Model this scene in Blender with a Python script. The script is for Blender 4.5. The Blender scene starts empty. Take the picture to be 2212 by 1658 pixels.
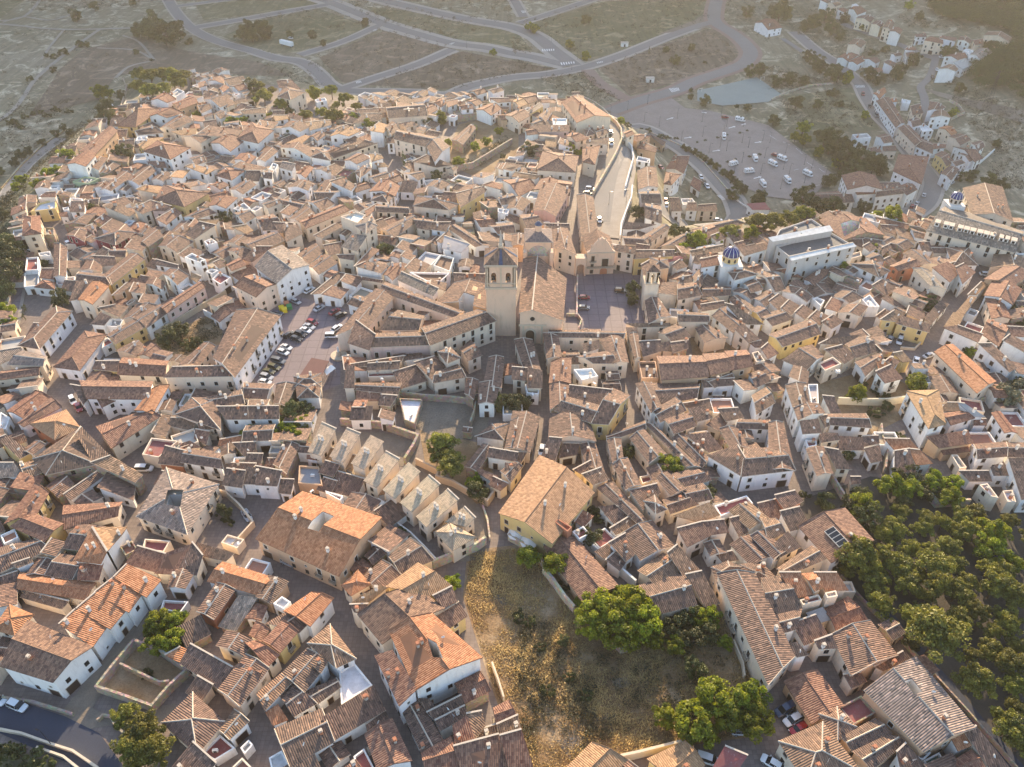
import bpy, bmesh, math, random
import numpy as np
from mathutils import Vector, Matrix
from mathutils.geometry import delaunay_2d_cdt
random.seed(7)
R = math.radians
S = bpy.context.scene
COL = S.collection
# ---------------------------------------------------------------- camera
CAM_H, PITCH, FPX = 150.0, R(40.3), 2921.0
cd = bpy.data.cameras.new('camera'); cam = bpy.data.objects.new('camera', cd); COL.objects.link(cam)
cd.sensor_width = 36.0; cd.sensor_fit = 'HORIZONTAL'; cd.lens = FPX / 3840 * 36.0
cd.clip_start = 1.0; cd.clip_end = 20000.0
cam.location = (0, 0, CAM_H); cam.rotation_euler = (math.pi / 2 - PITCH, 0, 0)
S.camera = cam
# ---------------------------------------------------------------- light
SUN_EL, SUN_AZ = R(19.0), R(8.0)          # azimuth measured from +Y (away from the camera) towards +X
W = bpy.data.worlds.new("World"); S.world = W; W.use_nodes = True
wn = W.node_tree; wn.nodes.clear()
sky = wn.nodes.new('ShaderNodeTexSky'); sky.sky_type = 'NISHITA'; sky.sun_disc = False
sky.sun_elevation = SUN_EL; sky.sun_rotation = SUN_AZ; sky.air_density = 1.0; sky.dust_density = 1.6; sky.altitude = 500
bg = wn.nodes.new('ShaderNodeBackground'); bg.inputs['Strength'].default_value = 0.15
wo = wn.nodes.new('ShaderNodeOutputWorld')
wn.links.new(sky.outputs[0], bg.inputs[0]); wn.links.new(bg.outputs[0], wo.inputs[0])
sl = bpy.data.lights.new('sun', 'SUN'); sun = bpy.data.objects.new('sun', sl); COL.objects.link(sun)
sl.energy = 4.6; sl.angle = R(0.6); sl.color = (1.0, 0.76, 0.48)
sd = Vector((math.sin(SUN_AZ) * math.cos(SUN_EL), math.cos(SUN_AZ) * math.cos(SUN_EL), math.sin(SUN_EL)))
sun.rotation_euler = sd.to_track_quat('Z', 'Y').to_euler(); sun.location = (0, 0, 400)
S.view_settings.view_transform = 'Standard'; S.view_settings.look = 'None'
S.view_settings.exposure = 1.5; S.view_settings.gamma = 1.0
S.cycles.max_bounces = 5; S.cycles.diffuse_bounces = 3; S.cycles.transparent_max_bounces = 4
S.cycles.volume_bounces = 0
S.render.film_transparent = False
# ---------------------------------------------------------------- surveyed plan of the town
# one line per roof: type roof-colour wall-colour wall-height then the roof corners (survey sheet units)
# types: g gable (ridge along first edge)  h hip  s lean-to (high edge first)  f flat with parapet  a gable with given ridge
# "+" = another wing of the house before it, "o" = open patio cut in the house before it
T = {}
T[3,0] = """
g c w 8 15 785 455 920 790 620 250 400
s o w 7 520 425 655 300 935 425 800 615
s o w 7 670 290 830 155 1095 290 950 465
s o w 7 825 150 980 30 1225 160 1110 320
s o w 7 990 20 1100 -90 1390 40 1260 190
h o c 6 -60 470 85 260 290 345 130 520
g o c 4 160 120 740 215 820 70 190 -20
s t c 3 225 135 590 225 530 295 180 195
g o w 5 1800 55 2230 170 2350 20 1930 -110
g b r 5 1705 310 1870 70 2030 130 1850 380
s g s 3 2060 180 2220 200 2040 480 1890 440
g b w 5 1450 110 1500 -60 1680 -20 1600 120
f m w 3 1400 200 1650 215 1560 340 1370 300
s b c 4 1650 600 2010 800 1885 980 1560 765
g b c 6 1890 985 2120 690 2320 810 2075 1130
g b c 6 1870 610 1960 480 2190 570 2100 700
s o s 3 1430 690 1560 620 1630 640 1560 760
h b c 5 1405 1275 1665 1020 1935 1265 1705 1545
g t w 5 1900 1340 2020 1160 2150 1265 1985 1420
f m w 3 1900 1350 2060 1490 1850 1620 1710 1540
f e w 3 2060 1490 2150 1405 2200 1460 2110 1560
"""
T[3,1] = """
g d p 5 0 190 100 10 280 60 130 245
g o w 6 470 440 665 205 480 150 245 310
f w w 5 125 245 225 165 320 225 240 305
g b w 5 90 420 280 310 450 420 370 500
g k y 6 60 570 230 395 365 490 210 670
g k w 5 -60 520 0 400 120 470 50 580
g k c 6 -120 560 0 570 200 690 100 790
g k c 6 -60 740 80 790 0 930 -200 800
h t w 6 450 590 640 430 860 720 690 800
g d w 5 225 850 440 640 620 760 420 1010
s d w 6 470 760 550 690 620 750 560 850
f w w 4 700 820 850 730 1030 950 720 1140
g t w 5 10 1020 220 850 310 930 80 1170
g b w 4 210 1050 320 930 520 1110 330 1220
g d w 4 420 1010 690 890 730 970 540 1110
s o w 3 85 1190 190 1120 275 1250 150 1300
g d w 5 170 1330 560 1160 670 1440 300 1650
s b w 5 580 1230 1010 960 1110 1170 670 1430
s d w 4 950 1290 1110 1170 1150 1240 970 1370
g k w 6 1050 1680 945 1385 1175 1245 1345 1600
f m w 4 820 1560 940 1470 1050 1680 880 1720
f w w 4 90 1570 230 1490 330 1680 120 1700
g o w 10.5 1385 980 1160 490 1520 340 1940 710
o 1480 560 1560 600 1620 740 1530 720
+s k w 9.5 1180 655 1385 980 1235 1125 1030 705
g c c 8 1095 590 890 340 1350 90 1620 290
s c c 7 810 255 970 250 900 330 850 320
s l c 7 1060 90 1130 110 960 250 810 250
g l y 8 1130 100 1400 -100 1690 100 1420 210
s c w 8 1530 180 1690 100 1740 230 1620 280
s c y 6 1560 350 1750 235 1820 355 1640 480
h o c 6 740 90 880 -40 990 80 820 180
g d w 5 1460 1600 1250 1150 1390 1060 1620 1430
s d w 5 1390 1065 1490 1070 1560 1140 1480 1180
s d w 5 1480 1185 1770 1040 1800 1130 1550 1255
s b w 5 1550 1255 1800 1130 1820 1220 1590 1350
s k w 6 1700 1300 1820 1220 1890 1420 1720 1480
s t w 6 1820 1200 1950 1175 1980 1300 1890 1420
g k w 6 2050 1150 2180 1080 2260 1250 2080 1290
s t w 5 1950 1330 2070 1290 2090 1380 1900 1420
g k w 6 1430 1540 1680 1400 1770 1670 1470 1700
s k w 6 1715 1480 2090 1380 2180 1680 1780 1700
s k w 7 2110 1390 2290 1340 2400 1690 2190 1690
s t w 6 2080 1290 2260 1210 2290 1350 2110 1390
g l p 6 2600 1750 2900 1450 3200 1600 3000 1800
g l y 5 3385 1590 3700 1440 3870 1640 3700 1900
"""  # sun on the duplex roof is put into its orange; near wing stays red-brown
T[3,2] = """
g d c 5 1300 330 1590 255 1480 -20 1080 100
s t c 4 1500 0 1640 -30 1790 240 1665 270
s m p 4 1840 1480 2030 1560 1920 1720 1720 1690
"""
T[3,3] = """
g d c 8 -430 0 -5 930 220 690 -110 0
+g d w 7 -60 30 120 10 290 290 0 350
+g b w 7 0 360 290 290 240 470 60 520
+s d w 7 120 600 250 580 350 690 250 710
s o c 7 100 -20 280 -20 380 165 230 200
g o c 8 290 -10 400 -20 465 110 400 140
s o c 7 400 -20 590 -20 690 130 490 130
f w c 8 480 145 590 120 615 185 510 205
f m c 7 260 205 440 155 480 220 300 265
s e c 4 330 330 470 280 545 385 400 425
g k c 4 480 300 690 190 870 410 590 480
s b c 6 400 570 550 515 600 635 440 640
g b c 6 550 520 720 860 1110 690 880 400
s d w 5 920 790 1160 660 1240 720 1000 830
s b c 4 650 860 800 840 850 920 720 980
g g p 7 845 1000 1340 1515 1775 1315 1275 720
o 1160 940 1235 905 1330 1020 1250 1060
g k p 4 375 1280 145 925 430 830 650 1130
h t p 5 440 1200 595 1140 760 1310 600 1430
h t c 6 100 1440 470 1280 800 1700 330 1800
g d p 5 630 1400 920 1240 1060 1370 720 1510
g d p 5 730 1520 1040 1380 1190 1450 900 1680
s d w 5 1110 1530 1190 1455 1370 1660 1150 1700
f e w 4 1230 1460 1420 1530 1350 1600 1300 1590
s o w 5 1580 1410 1690 1355 1755 1475 1640 1520
s d c 4 1690 1350 1800 1310 2080 1660 1900 1660
g k c 4 1510 1660 1750 1510 1880 1680 1600 1760
f n w 3 1330 1590 1480 1510 1560 1640 1380 1700
"""
T[2,0] = """
g k w 5 60 245 300 70 435 130 200 300
g k w 5 150 350 440 125 530 210 210 375
f w w 4 0 230 100 290 60 400 -60 420
h l r 6 265 355 570 235 690 385 475 490
s b y 5 -20 480 60 450 270 600 170 650
f e s 2 300 540 390 470 480 490 290 610
h d s 6 290 655 690 385 835 700 400 790
s t s 6 660 440 710 385 960 640 800 680
s t s 6 790 690 960 630 1230 790 1160 860
g t y 5 175 700 310 670 370 770 230 830
g b s 4 400 900 540 780 640 870 500 990
s b w 4 555 960 860 750 900 800 620 1010
s b w 4 845 900 940 760 1170 850 1150 1010
s g w 5 0 690 120 690 210 800 0 820
g k y 6 40 1215 300 870 420 950 310 1145
+g k y 6 95 1240 390 1370 545 1215 310 1135
g k c 5 560 1265 1010 1150 1050 1030 560 1060
h g c 6 1190 1150 1615 1300 1880 880 1440 740
o 1455 945 1595 945 1565 1085 1430 1060
s b c 4 1400 760 1600 800 1560 880 1330 880
s b w 6 610 15 700 30 760 135 720 185
+g k w 7 760 135 1290 140 1310 -10 700 -20
+g o w 7 1320 265 1460 20 1310 55 1165 235
+s k w 6 830 120 985 70 1045 130 880 210
g k c 6 970 560 1380 290 1250 240 840 375
s d c 4 1310 430 1400 275 1520 285 1430 460
s t c 4 1480 300 1720 310 1650 410 1460 370
f m c 5 1300 460 1560 490 1370 650 1210 620
h b c 6 1520 270 1660 130 1900 130 1900 400
g b c 6 1760 130 2080 60 2110 180 1880 200
s d w 6 1880 205 2400 200 2400 310 1960 315
s t c 5 1710 330 1860 330 1850 400 1720 400
s k c 4 1690 400 1810 420 1780 530 1680 480
s o c 3 1900 490 2085 455 2060 560 1885 540
s b r 5 1430 545 1610 590 1580 720 1370 695
g b w 6 1565 685 1920 740 1900 610 1610 565
s b c 4 1550 530 1640 500 1740 560 1600 570
s b s 4 2010 520 2211 510 2211 620 2110 630
s d w 5 1960 740 2120 760 2090 905 1920 880
s d w 5 2120 725 2300 740 2330 880 2095 870
s t c 5 2000 690 2211 695 2150 760 1970 740
s o w 7 800 1250 925 1450 870 1560 640 1530
+s l w 7 805 1248 930 1450 1060 1300 1095 1245
f m c 5 1240 1330 1490 1350 1420 1470 1210 1440
s k c 5 1190 1410 1440 1480 1340 1630 1090 1560
s k c 5 1440 1470 1670 1390 1520 1650 1340 1640
s b c 5 1660 1380 1750 1490 1700 1658 1520 1660
s t c 4 1705 1380 2020 1470 1950 1540 1760 1500
g b c 5 0 1640 430 1430 290 1350 -60 1440
s t w 5 105 1560 260 1510 290 1545 150 1600
g b w 4 220 1658 330 1510 490 1540 400 1658
s k c 5 690 1555 890 1560 850 1700 670 1700
f w c 3 1890 1380 1960 1290 2130 1340 2050 1440
"""
T[2,1] = """
g b w 5 -100 0 150 10 90 140 -100 130
g d w 6 -60 150 115 145 80 300 -60 300
g d s 5 150 180 180 10 350 10 260 200
h b w 5 360 130 340 0 560 -10 545 125
g b s 5 750 0 1250 0 1220 100 860 60
s k c 4 870 55 1085 55 1060 155 870 150
s b s 4 1080 100 1220 110 1160 200 1060 190
f w s 3 1225 120 1450 130 1380 360 1270 320
s a c 7 570 345 690 400 565 625 450 590
s a c 7 785 393 900 440 755 680 640 630
s a c 7 990 455 1100 510 940 745 825 690
s a c 7 1120 595 1235 660 1045 900 935 840
s a c 7 1315 690 1415 770 1205 995 1100 920
s a c 7 1490 800 1585 880 1350 1110 1250 1030
s a c 7 1650 920 1745 1010 1475 1240 1390 1150
h a c 6 1550 1290 1670 1210 1895 1330 1700 1445
+s a c 6 1800 1070 1895 1165 1810 1240 1640 1200
s l w 3 625 560 700 570 650 690 590 680
s l w 3 820 620 885 630 830 760 775 740
s l w 3 1000 690 1060 690 1030 770 970 760
s l w 3 1100 870 1160 840 1110 960 1055 970
s l w 3 1290 950 1360 900 1300 1030 1245 1050
s l w 3 1430 1080 1500 1030 1440 1140 1385 1160
s l w 3 1580 1180 1650 1130 1600 1250 1510 1290
g o p 7 20 1345 710 1655 1065 1165 410 950
o 450 1280 580 1120 680 1165 550 1310
s b w 6 0 720 220 760 180 890 0 880
s b w 4 215 830 330 835 300 960 200 950
g b s 5 150 700 250 510 375 540 265 780
s k c 3 100 650 180 650 150 730 70 720
f e p 4 360 700 555 710 590 890 350 870
s k w 4 440 620 555 630 545 670 440 655
f m w 5 590 920 760 970 730 1020 600 950
s g s 3 720 830 790 850 760 910 680 880
g b s 4 940 1490 1030 1390 1140 1460 1010 1570
g d c 5 1150 1500 1330 1340 1530 1530 1250 1650
g b c 5 900 1700 1090 1530 1250 1658 1100 1800
g b s 5 1800 90 1820 -40 1920 -20 1880 140
g b w 6 1920 180 1930 0 2110 0 2060 180
h b w 4 1895 460 2040 355 2185 350 2140 495
g b s 4 1800 720 1960 525 2050 560 1910 760
s b w 5 2020 560 2260 600 2250 680 2000 640
s k w 4 1930 740 2090 800 2050 860 1900 770
g b c 5 2110 760 2230 680 2300 720 2200 860
s k c 4 2050 810 2180 870 2110 930 2010 880
s b s 3 1790 380 1870 390 1860 430 1780 420
g b s 5 2150 560 2200 330 2330 300 2260 560
"""
T[2,2] = """
g b c 5 155 595 240 295 10 250 -60 560
s t c 4 -60 590 125 600 75 690 -60 670
s d c 5 -60 690 60 700 10 790 -60 800
f l w 5 100 0 250 0 240 100 120 90
g b y 7 690 345 835 355 1015 115 870 50
+g b y 7 370 240 700 350 780 200 490 120
+g b c 7 330 230 325 20 490 0 500 140
+s b y 7 500 20 860 60 760 190 500 130
g b c 6 320 480 335 265 665 330 720 500
s b c 6 320 470 430 480 375 670 250 640
s b w 4 440 520 580 525 560 620 400 650
g b w 5 640 720 590 530 720 525 800 770
s b c 5 530 750 680 670 760 740 600 790
s t c 6 605 790 770 730 840 830 700 880
g l y 7 -100 1120 240 640 695 950 345 1375
g b c 5 1080 1210 740 915 880 860 1160 1180
s b w 4 750 1070 930 1050 1010 1120 810 1130
s b w 4 800 1130 980 1060 1070 1130 880 1215
s t w 4 845 1255 1010 1155 1100 1210 900 1310
g b w 5 1110 1530 960 1300 1210 1195 1400 1410
s b w 5 840 1380 980 1300 1060 1480 980 1540
s t c 4 710 1460 840 1380 900 1450 800 1520
s b w 4 810 1530 900 1450 990 1540 930 1620
s t c 5 1345 1470 1430 1400 1650 1650 1500 1700
g t c 5 1090 1620 1300 1470 1490 1600 1240 1750
g b w 7 1200 255 1070 10 1200 0 1290 200
g b w 6 1210 240 1410 125 1500 240 1280 340
g b c 5 1200 0 1610 10 1590 130 1250 190
g b c 6 1310 310 1520 260 1590 370 1400 440
s b c 6 1520 220 1640 200 1730 300 1600 335
s t c 5 1460 180 1700 140 1730 240 1520 220
g b c 5 825 500 1150 400 1140 330 820 450
g b c 6 870 700 820 490 940 480 960 640
g b c 5 1500 720 1150 350 1260 390 1620 720
g b c 5 1180 690 1020 480 1140 400 1330 610
g b c 6 980 920 865 700 1000 650 1115 880
f m c 3 1090 800 1240 770 1260 830 1120 880
g b c 6 1370 975 1245 815 1340 770 1505 915
g b w 5 1350 790 1590 740 1720 840 1510 900
s b c 5 1010 930 1250 870 1280 950 1140 1020
s b c 5 1020 930 1110 930 1200 1010 1130 1100
h b c 7 1135 1020 1230 970 1340 1090 1240 1130
g b c 5 1300 1010 1450 960 1610 1050 1370 1130
g b c 5 1640 730 1390 480 1480 430 1700 650
s b c 5 1500 450 1700 430 1820 570 1700 600
f m c 5 1510 420 1690 400 1720 450 1560 470
s b w 7 1945 540 2010 650 1985 805 1685 625
+g b w 7 1985 805 2440 750 2300 560 2010 570
+g b w 7 2220 740 2215 350 2340 350 2440 750
+g b w 6 1930 395 2220 400 2220 320 1960 315
+g b s 6 1880 555 1795 395 1940 380 2050 560
s b w 5 1640 -30 1915 -40 1915 20 1660 40
s b w 3 1730 110 1830 110 1840 150 1740 155
s t w 5 1780 225 1950 215 2000 300 1850 330
s b c 4 1680 360 1800 260 1860 340 1800 420
g t w 6 2070 110 2190 40 2270 170 2110 270
s l c 7 1400 1145 1700 1035 1790 1140 1620 1200
+s k c 7 1640 1200 1830 1180 1870 1290 1720 1310
+s k c 7 1430 1255 1640 1200 1715 1315 1515 1415
f m w 5 1730 1050 2030 955 2100 1040 1800 1160
g t w 5 2050 1260 1870 1100 2050 1030 2230 1180
g b w 6 2260 1520 2060 1320 2180 1270 2360 1450
s t w 4 1760 1480 1900 1450 1955 1530 1820 1550
h d c 5 1720 1590 1860 1540 1990 1590 1780 1750
h d w 5 1970 1570 2150 1545 2330 1740 2020 1760
s d w 4 1880 1170 1960 1150 2040 1290 1960 1330
s k w 4 540 1200 610 1100 705 1150 620 1240
f p r 8 350 1190 400 1165 530 1240 480 1290
g k p 4 620 1900 285 1425 545 1335 915 1750
"""  # three-wing red roof: sunlight on its far slope is put in as golden tan
T[2,3] = """
g d w 8 215 210 150 20 325 5 360 180
f e w 6 330 0 440 0 450 180 365 180
g b w 8 260 320 220 205 430 180 490 260
s b w 8 275 330 430 310 460 430 300 440
s b w 6 470 110 570 120 630 260 540 260
s t c 6 440 290 510 275 530 370 490 385
g b w 6 540 362 885 388 835 265 500 270
s b c 6 430 430 600 435 620 490 460 515
s b w 4 610 460 810 470 825 580 600 580
s b w 4 815 460 950 455 960 520 830 550
s b w 4 830 570 960 540 985 670 890 690
f m w 6 310 480 430 490 430 540 340 560
g b c 7 420 800 330 575 480 555 560 780
s b c 6 490 560 610 580 720 745 590 740
h l w 9 1385 390 1195 75 1470 65 1530 350
s l w 6 1545 168 1635 170 1655 245 1475 240
s e w 6 1635 170 1700 180 1870 290 1780 290
g k w 6 1490 265 1660 245 1780 305 1580 365
s k w 4 1780 310 1880 310 1885 365 1775 365
g k w 6 2040 430 1930 262 2010 250 2150 430
s k p 5 1375 465 1720 410 1770 520 1480 560
g b w 6 1780 530 2050 510 2060 635 1810 655
g b w 5 2060 515 2300 520 2300 640 2070 640
s d w 6 2080 655 2330 650 2330 1000 2190 1000
s d w 5 1920 730 2030 680 2100 800 1950 800
s b w 4 1650 760 1900 760 1930 850 1740 850
f w c 6 1810 870 1900 855 2010 1000 1920 980
f w c 5 2010 920 2120 910 2160 1035 2060 1030
s o w 5 1005 480 1220 485 1300 580 1090 575
s b w 5 1095 590 1220 570 1280 780 1095 760
s o w 5 1220 570 1310 580 1420 695 1280 710
g k w 6 550 1545 270 1240 660 1085 905 1360
s b r 5 60 970 230 930 300 1020 150 1100
g t c 6 -60 1170 60 1170 150 1290 0 1370
s d c 6 60 1380 170 1285 280 1420 110 1500
g t c 7 80 1600 370 1410 500 1520 180 1660
s b c 3 710 810 800 810 800 870 720 880
s k p 3 1480 560 1720 540 1740 590 1520 620
f e c 4 1570 610 1640 610 1730 730 1650 740
"""
T[1,3] = """
f v e 10 60 470 530 340 750 470 205 590
+f v e 11 95 325 375 230 480 300 40 420
+s w e 12 15 400 520 300 550 345 50 435
+s w e 12 190 565 720 450 750 480 215 600
+f v e 6 220 615 430 590 440 620 290 660
f e c 4 440 600 810 510 820 560 480 650
g g c 9 1380 345 2120 525 2190 350 1560 130
g d c 9 1760 200 1690 -20 2020 -30 2110 260
+s d w 7 1560 130 1720 120 1700 190 1560 180
g b w 6 370 20 600 0 660 90 380 80
s d w 6 620 30 720 20 745 95 650 100
s k w 8 730 -40 930 -40 950 20 770 30
g d w 8 930 50 1170 20 1170 -40 950 -10
g k w 7 1170 20 1320 -60 1280 -100 1150 -50
g k s 5 440 255 660 420 1000 380 840 240
o 620 290 790 275 780 350 660 385
s k c 4 935 225 1225 290 1200 330 950 270
s k c 4 970 290 1120 300 1110 380 1000 340
g b w 5 1230 320 1500 400 1470 440 1270 400
s b w 5 1300 440 1390 440 1430 520 1330 520
h b c 4 660 420 790 380 1000 430 830 500
s b c 4 980 490 1060 450 1080 490 990 540
g d w 5 840 570 910 530 1010 600 900 620
h d w 6 720 630 900 600 1050 690 960 745
g k r 6 1050 650 1215 575 1330 640 1130 690
g b c 6 1310 640 1170 540 1310 510 1480 640
s k w 7 1420 660 1550 615 1680 680 1570 785
+s k w 7 1620 660 1690 625 1790 700 1680 800
g g c 8 1400 820 1250 670 1390 690 1545 860
h t w 6 1540 490 1730 490 1810 640 1600 640
g t c 6 1920 660 1960 530 2200 580 2300 690
g k p 7 1870 760 2060 640 2260 720 2100 830
g k w 7 1870 900 1950 760 2190 850 2110 980
s l w 5 1725 895 1840 785 1900 805 1800 895
s l w 6 1620 1050 1740 910 1800 920 1700 1060
s l w 6 1520 1170 1600 1050 1690 1070 1640 1180
s k w 7 1640 1160 1850 1235 1810 1305 1515 1180
g k c 6 1930 1100 1870 900 2010 920 2100 1100
g k w 6 1990 1340 1840 1230 1900 1110 2080 1170
s k w 6 2070 1170 2300 1180 2300 1270 2110 1250
s d w 5 2030 1290 2090 1240 2300 1350 2280 1430
g o c 7 1800 1740 1445 1395 1600 1330 1960 1640
s t w 6 1820 1320 1930 1320 2150 1520 2080 1560
s t y 6 970 1110 1090 1030 1190 1050 1110 1130
+s b y 6 1160 1080 1400 1150 1385 1220 1110 1145
s d w 4 1350 1100 1480 950 1560 980 1410 1150
g b c 6 600 1050 690 980 860 1000 790 1080
s k w 5 490 1010 550 920 650 960 600 1040
g b w 5 560 920 620 850 820 920 700 970
g b w 5 120 870 180 820 380 910 330 960
s b w 5 180 800 250 760 350 830 320 860
g b w 5 -100 700 40 700 150 850 60 870
s b w 5 5 950 90 890 170 940 90 1030
s b w 5 110 1010 180 940 270 990 200 1070
s b w 5 230 1050 300 985 390 1035 320 1110
s b w 5 345 1100 420 1030 520 1080 450 1160
s b w 5 465 1130 560 1070 650 1130 550 1190
g b w 5 -80 1080 80 1030 215 1105 40 1165
g b y 6 130 1345 450 1235 360 1110 10 1240
s k w 5 -60 1360 0 1310 90 1400 0 1450
g b w 6 330 1550 130 1460 380 1330 480 1430
f m c 6 420 1480 560 1420 650 1490 490 1560
s b c 5 490 1370 640 1330 760 1430 660 1490
g b c 5 640 1310 840 1250 960 1380 760 1440
g b w 5 750 1480 960 1400 990 1460 840 1600
s t c 5 440 1320 520 1280 800 1240 660 1330
s o w 5 940 1480 1030 1460 1080 1500 950 1530
s k w 6 930 1560 1060 1500 1160 1620 1010 1658
s b w 5 1010 1470 1060 1430 1140 1470 1080 1530
s l y 5 1080 1400 1160 1385 1240 1470 1160 1480
g d w 6 180 1600 220 1510 350 1560 340 1700
g k w 5 310 760 420 690 540 690 400 820
s k c 4 80 680 180 670 300 750 200 740
s b w 4 980 930 1030 900 1180 1000 1160 1030
f s s 5 650 740 690 710 830 760 800 800
s b w 4 930 1080 1010 1020 1080 1050 980 1110
f w w 5 800 930 880 880 980 1000 860 1000
f e w 5 370 920 430 910 500 940 460 1000
"""
T[1,2] = """
g b c 8 600 430 560 45 700 55 745 400
s b c 9 910 465 1075 490 1055 550 885 515
s b y 8 1075 512 1400 510 1390 560 1055 585
g b q 7 380 215 500 -10 260 -60 185 165
g b w 6 -40 150 0 50 160 90 90 170
g b c 10 370 490 345 340 480 330 555 550
g b p 8 0 470 0 380 110 370 100 470
s b p 9 280 280 490 285 500 340 350 340
g b p 7 60 210 170 200 280 290 130 330
s b c 7 1115 640 1185 600 1190 760 1150 830
h b p 9 1190 575 1340 590 1360 660 1190 690
s m w 6 1300 580 1450 560 1480 580 1330 620
s b w 5 1380 640 1450 590 1520 650 1430 680
s k w 9 1625 590 1775 558 1822 630 1640 660
s t w 7 1540 515 1820 465 1830 520 1560 560
s b w 7 1580 560 1700 540 1640 640 1560 620
h b w 8 1870 700 2000 660 2120 720 1920 770
s b w 7 1960 500 2211 440 2211 500 2010 560
s t w 8 1870 620 1950 600 2080 690 1980 700
g b w 6 2000 800 2080 760 2170 850 2060 880
g b w 5 1900 870 1960 840 2120 900 2060 940
g b w 5 2010 1090 1880 940 1950 900 2110 1020
g b w 5 2090 930 2200 860 2290 930 2180 1000
g b y 5 2060 1030 2130 990 2250 1080 2160 1120
g b w 6 1910 1225 1730 1080 1850 1000 2020 1150
s t w 6 1840 970 1920 990 2170 1150 2000 1150
s b c 6 1920 1190 2000 1150 2140 1280 2040 1310
g b c 7 1430 1040 1690 1060 1700 1130 1440 1130
g b c 7 1180 1145 1150 950 1260 920 1370 1080
s b c 6 1260 880 1300 790 1430 790 1430 900
g b c 6 1430 810 1560 790 1640 900 1430 940
g b w 6 1560 740 1640 650 1650 800 1600 860
g b c 5 1650 820 1890 830 1880 900 1640 920
s b w 5 1630 980 1830 950 1830 1010 1640 1040
s b w 6 1440 750 1540 730 1560 800 1450 790
s t c 6 985 1145 1360 1140 1360 1170 1080 1180
s b c 6 985 1180 1080 1180 1090 1240 1000 1260
g b c 6 1060 1450 1000 1240 1090 1230 1110 1440
s b c 5 1100 1300 1280 1290 1300 1380 1130 1430
g b c 6 1260 1220 1420 1150 1540 1260 1380 1300
s b c 5 1290 1310 1400 1300 1390 1390 1300 1380
s b s 6 1370 1310 1520 1290 1520 1360 1390 1400
f k p 5 1080 1460 1250 1460 1280 1620 1110 1620
g k p 7 1295 1630 1695 1600 1640 1425 1255 1430
g k p 7 1715 1590 1895 1545 1830 1400 1645 1410
g k p 7 1905 1545 2080 1510 2020 1375 1835 1385
f e c 6 2060 1390 2130 1370 2200 1470 2100 1480
g b c 5 1660 1310 1585 1190 1700 1160 1860 1270
s k w 5 2050 1310 2150 1290 2211 1350 2100 1350
g t w 5 1640 1620 1870 1560 1920 1620 1750 1700
g b w 5 2040 1580 2130 1550 2240 1640 2100 1700
g b c 7 330 1265 950 1270 970 1215 330 1200
+g b c 7 300 1450 270 1230 400 1260 430 1440
+g b c 7 870 1490 760 1290 950 1250 1005 1480
+g b c 7 560 1430 840 1380 900 1490 700 1490
+s b w 7 610 1320 750 1290 755 1360 620 1400
g k c 7 320 1660 340 1480 510 1440 505 1660
f w w 8 515 1530 700 1520 760 1600 600 1640
g b c 6 110 1550 20 1290 180 1290 245 1540
s b c 6 0 1520 130 1530 120 1640 0 1630
s b c 6 130 1530 260 1550 260 1700 130 1700
s b w 6 1360 60 1440 60 1470 170 1380 170
s b w 6 1520 100 1590 100 1600 170 1500 165
s b c 6 1610 120 1760 110 1770 175 1600 170
f e w 6 1450 60 1560 55 1600 110 1470 120
g d q 7 1100 10 1260 0 1290 110 1120 100
g b w 6 1150 100 1280 130 1290 280 1150 230
s b w 5 1000 270 1240 290 1100 330 950 330
g b c 6 1110 400 1300 290 1360 320 1180 460
g b w 6 950 390 1100 400 1160 470 980 460
g b c 5 1280 480 1450 380 1610 360 1420 470
g k c 5 1560 350 1720 290 1790 370 1680 410
g b c 4 1540 330 1870 250 2000 280 1750 340
s m w 5 2030 110 2180 100 2230 160 2080 160
"""
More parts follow.
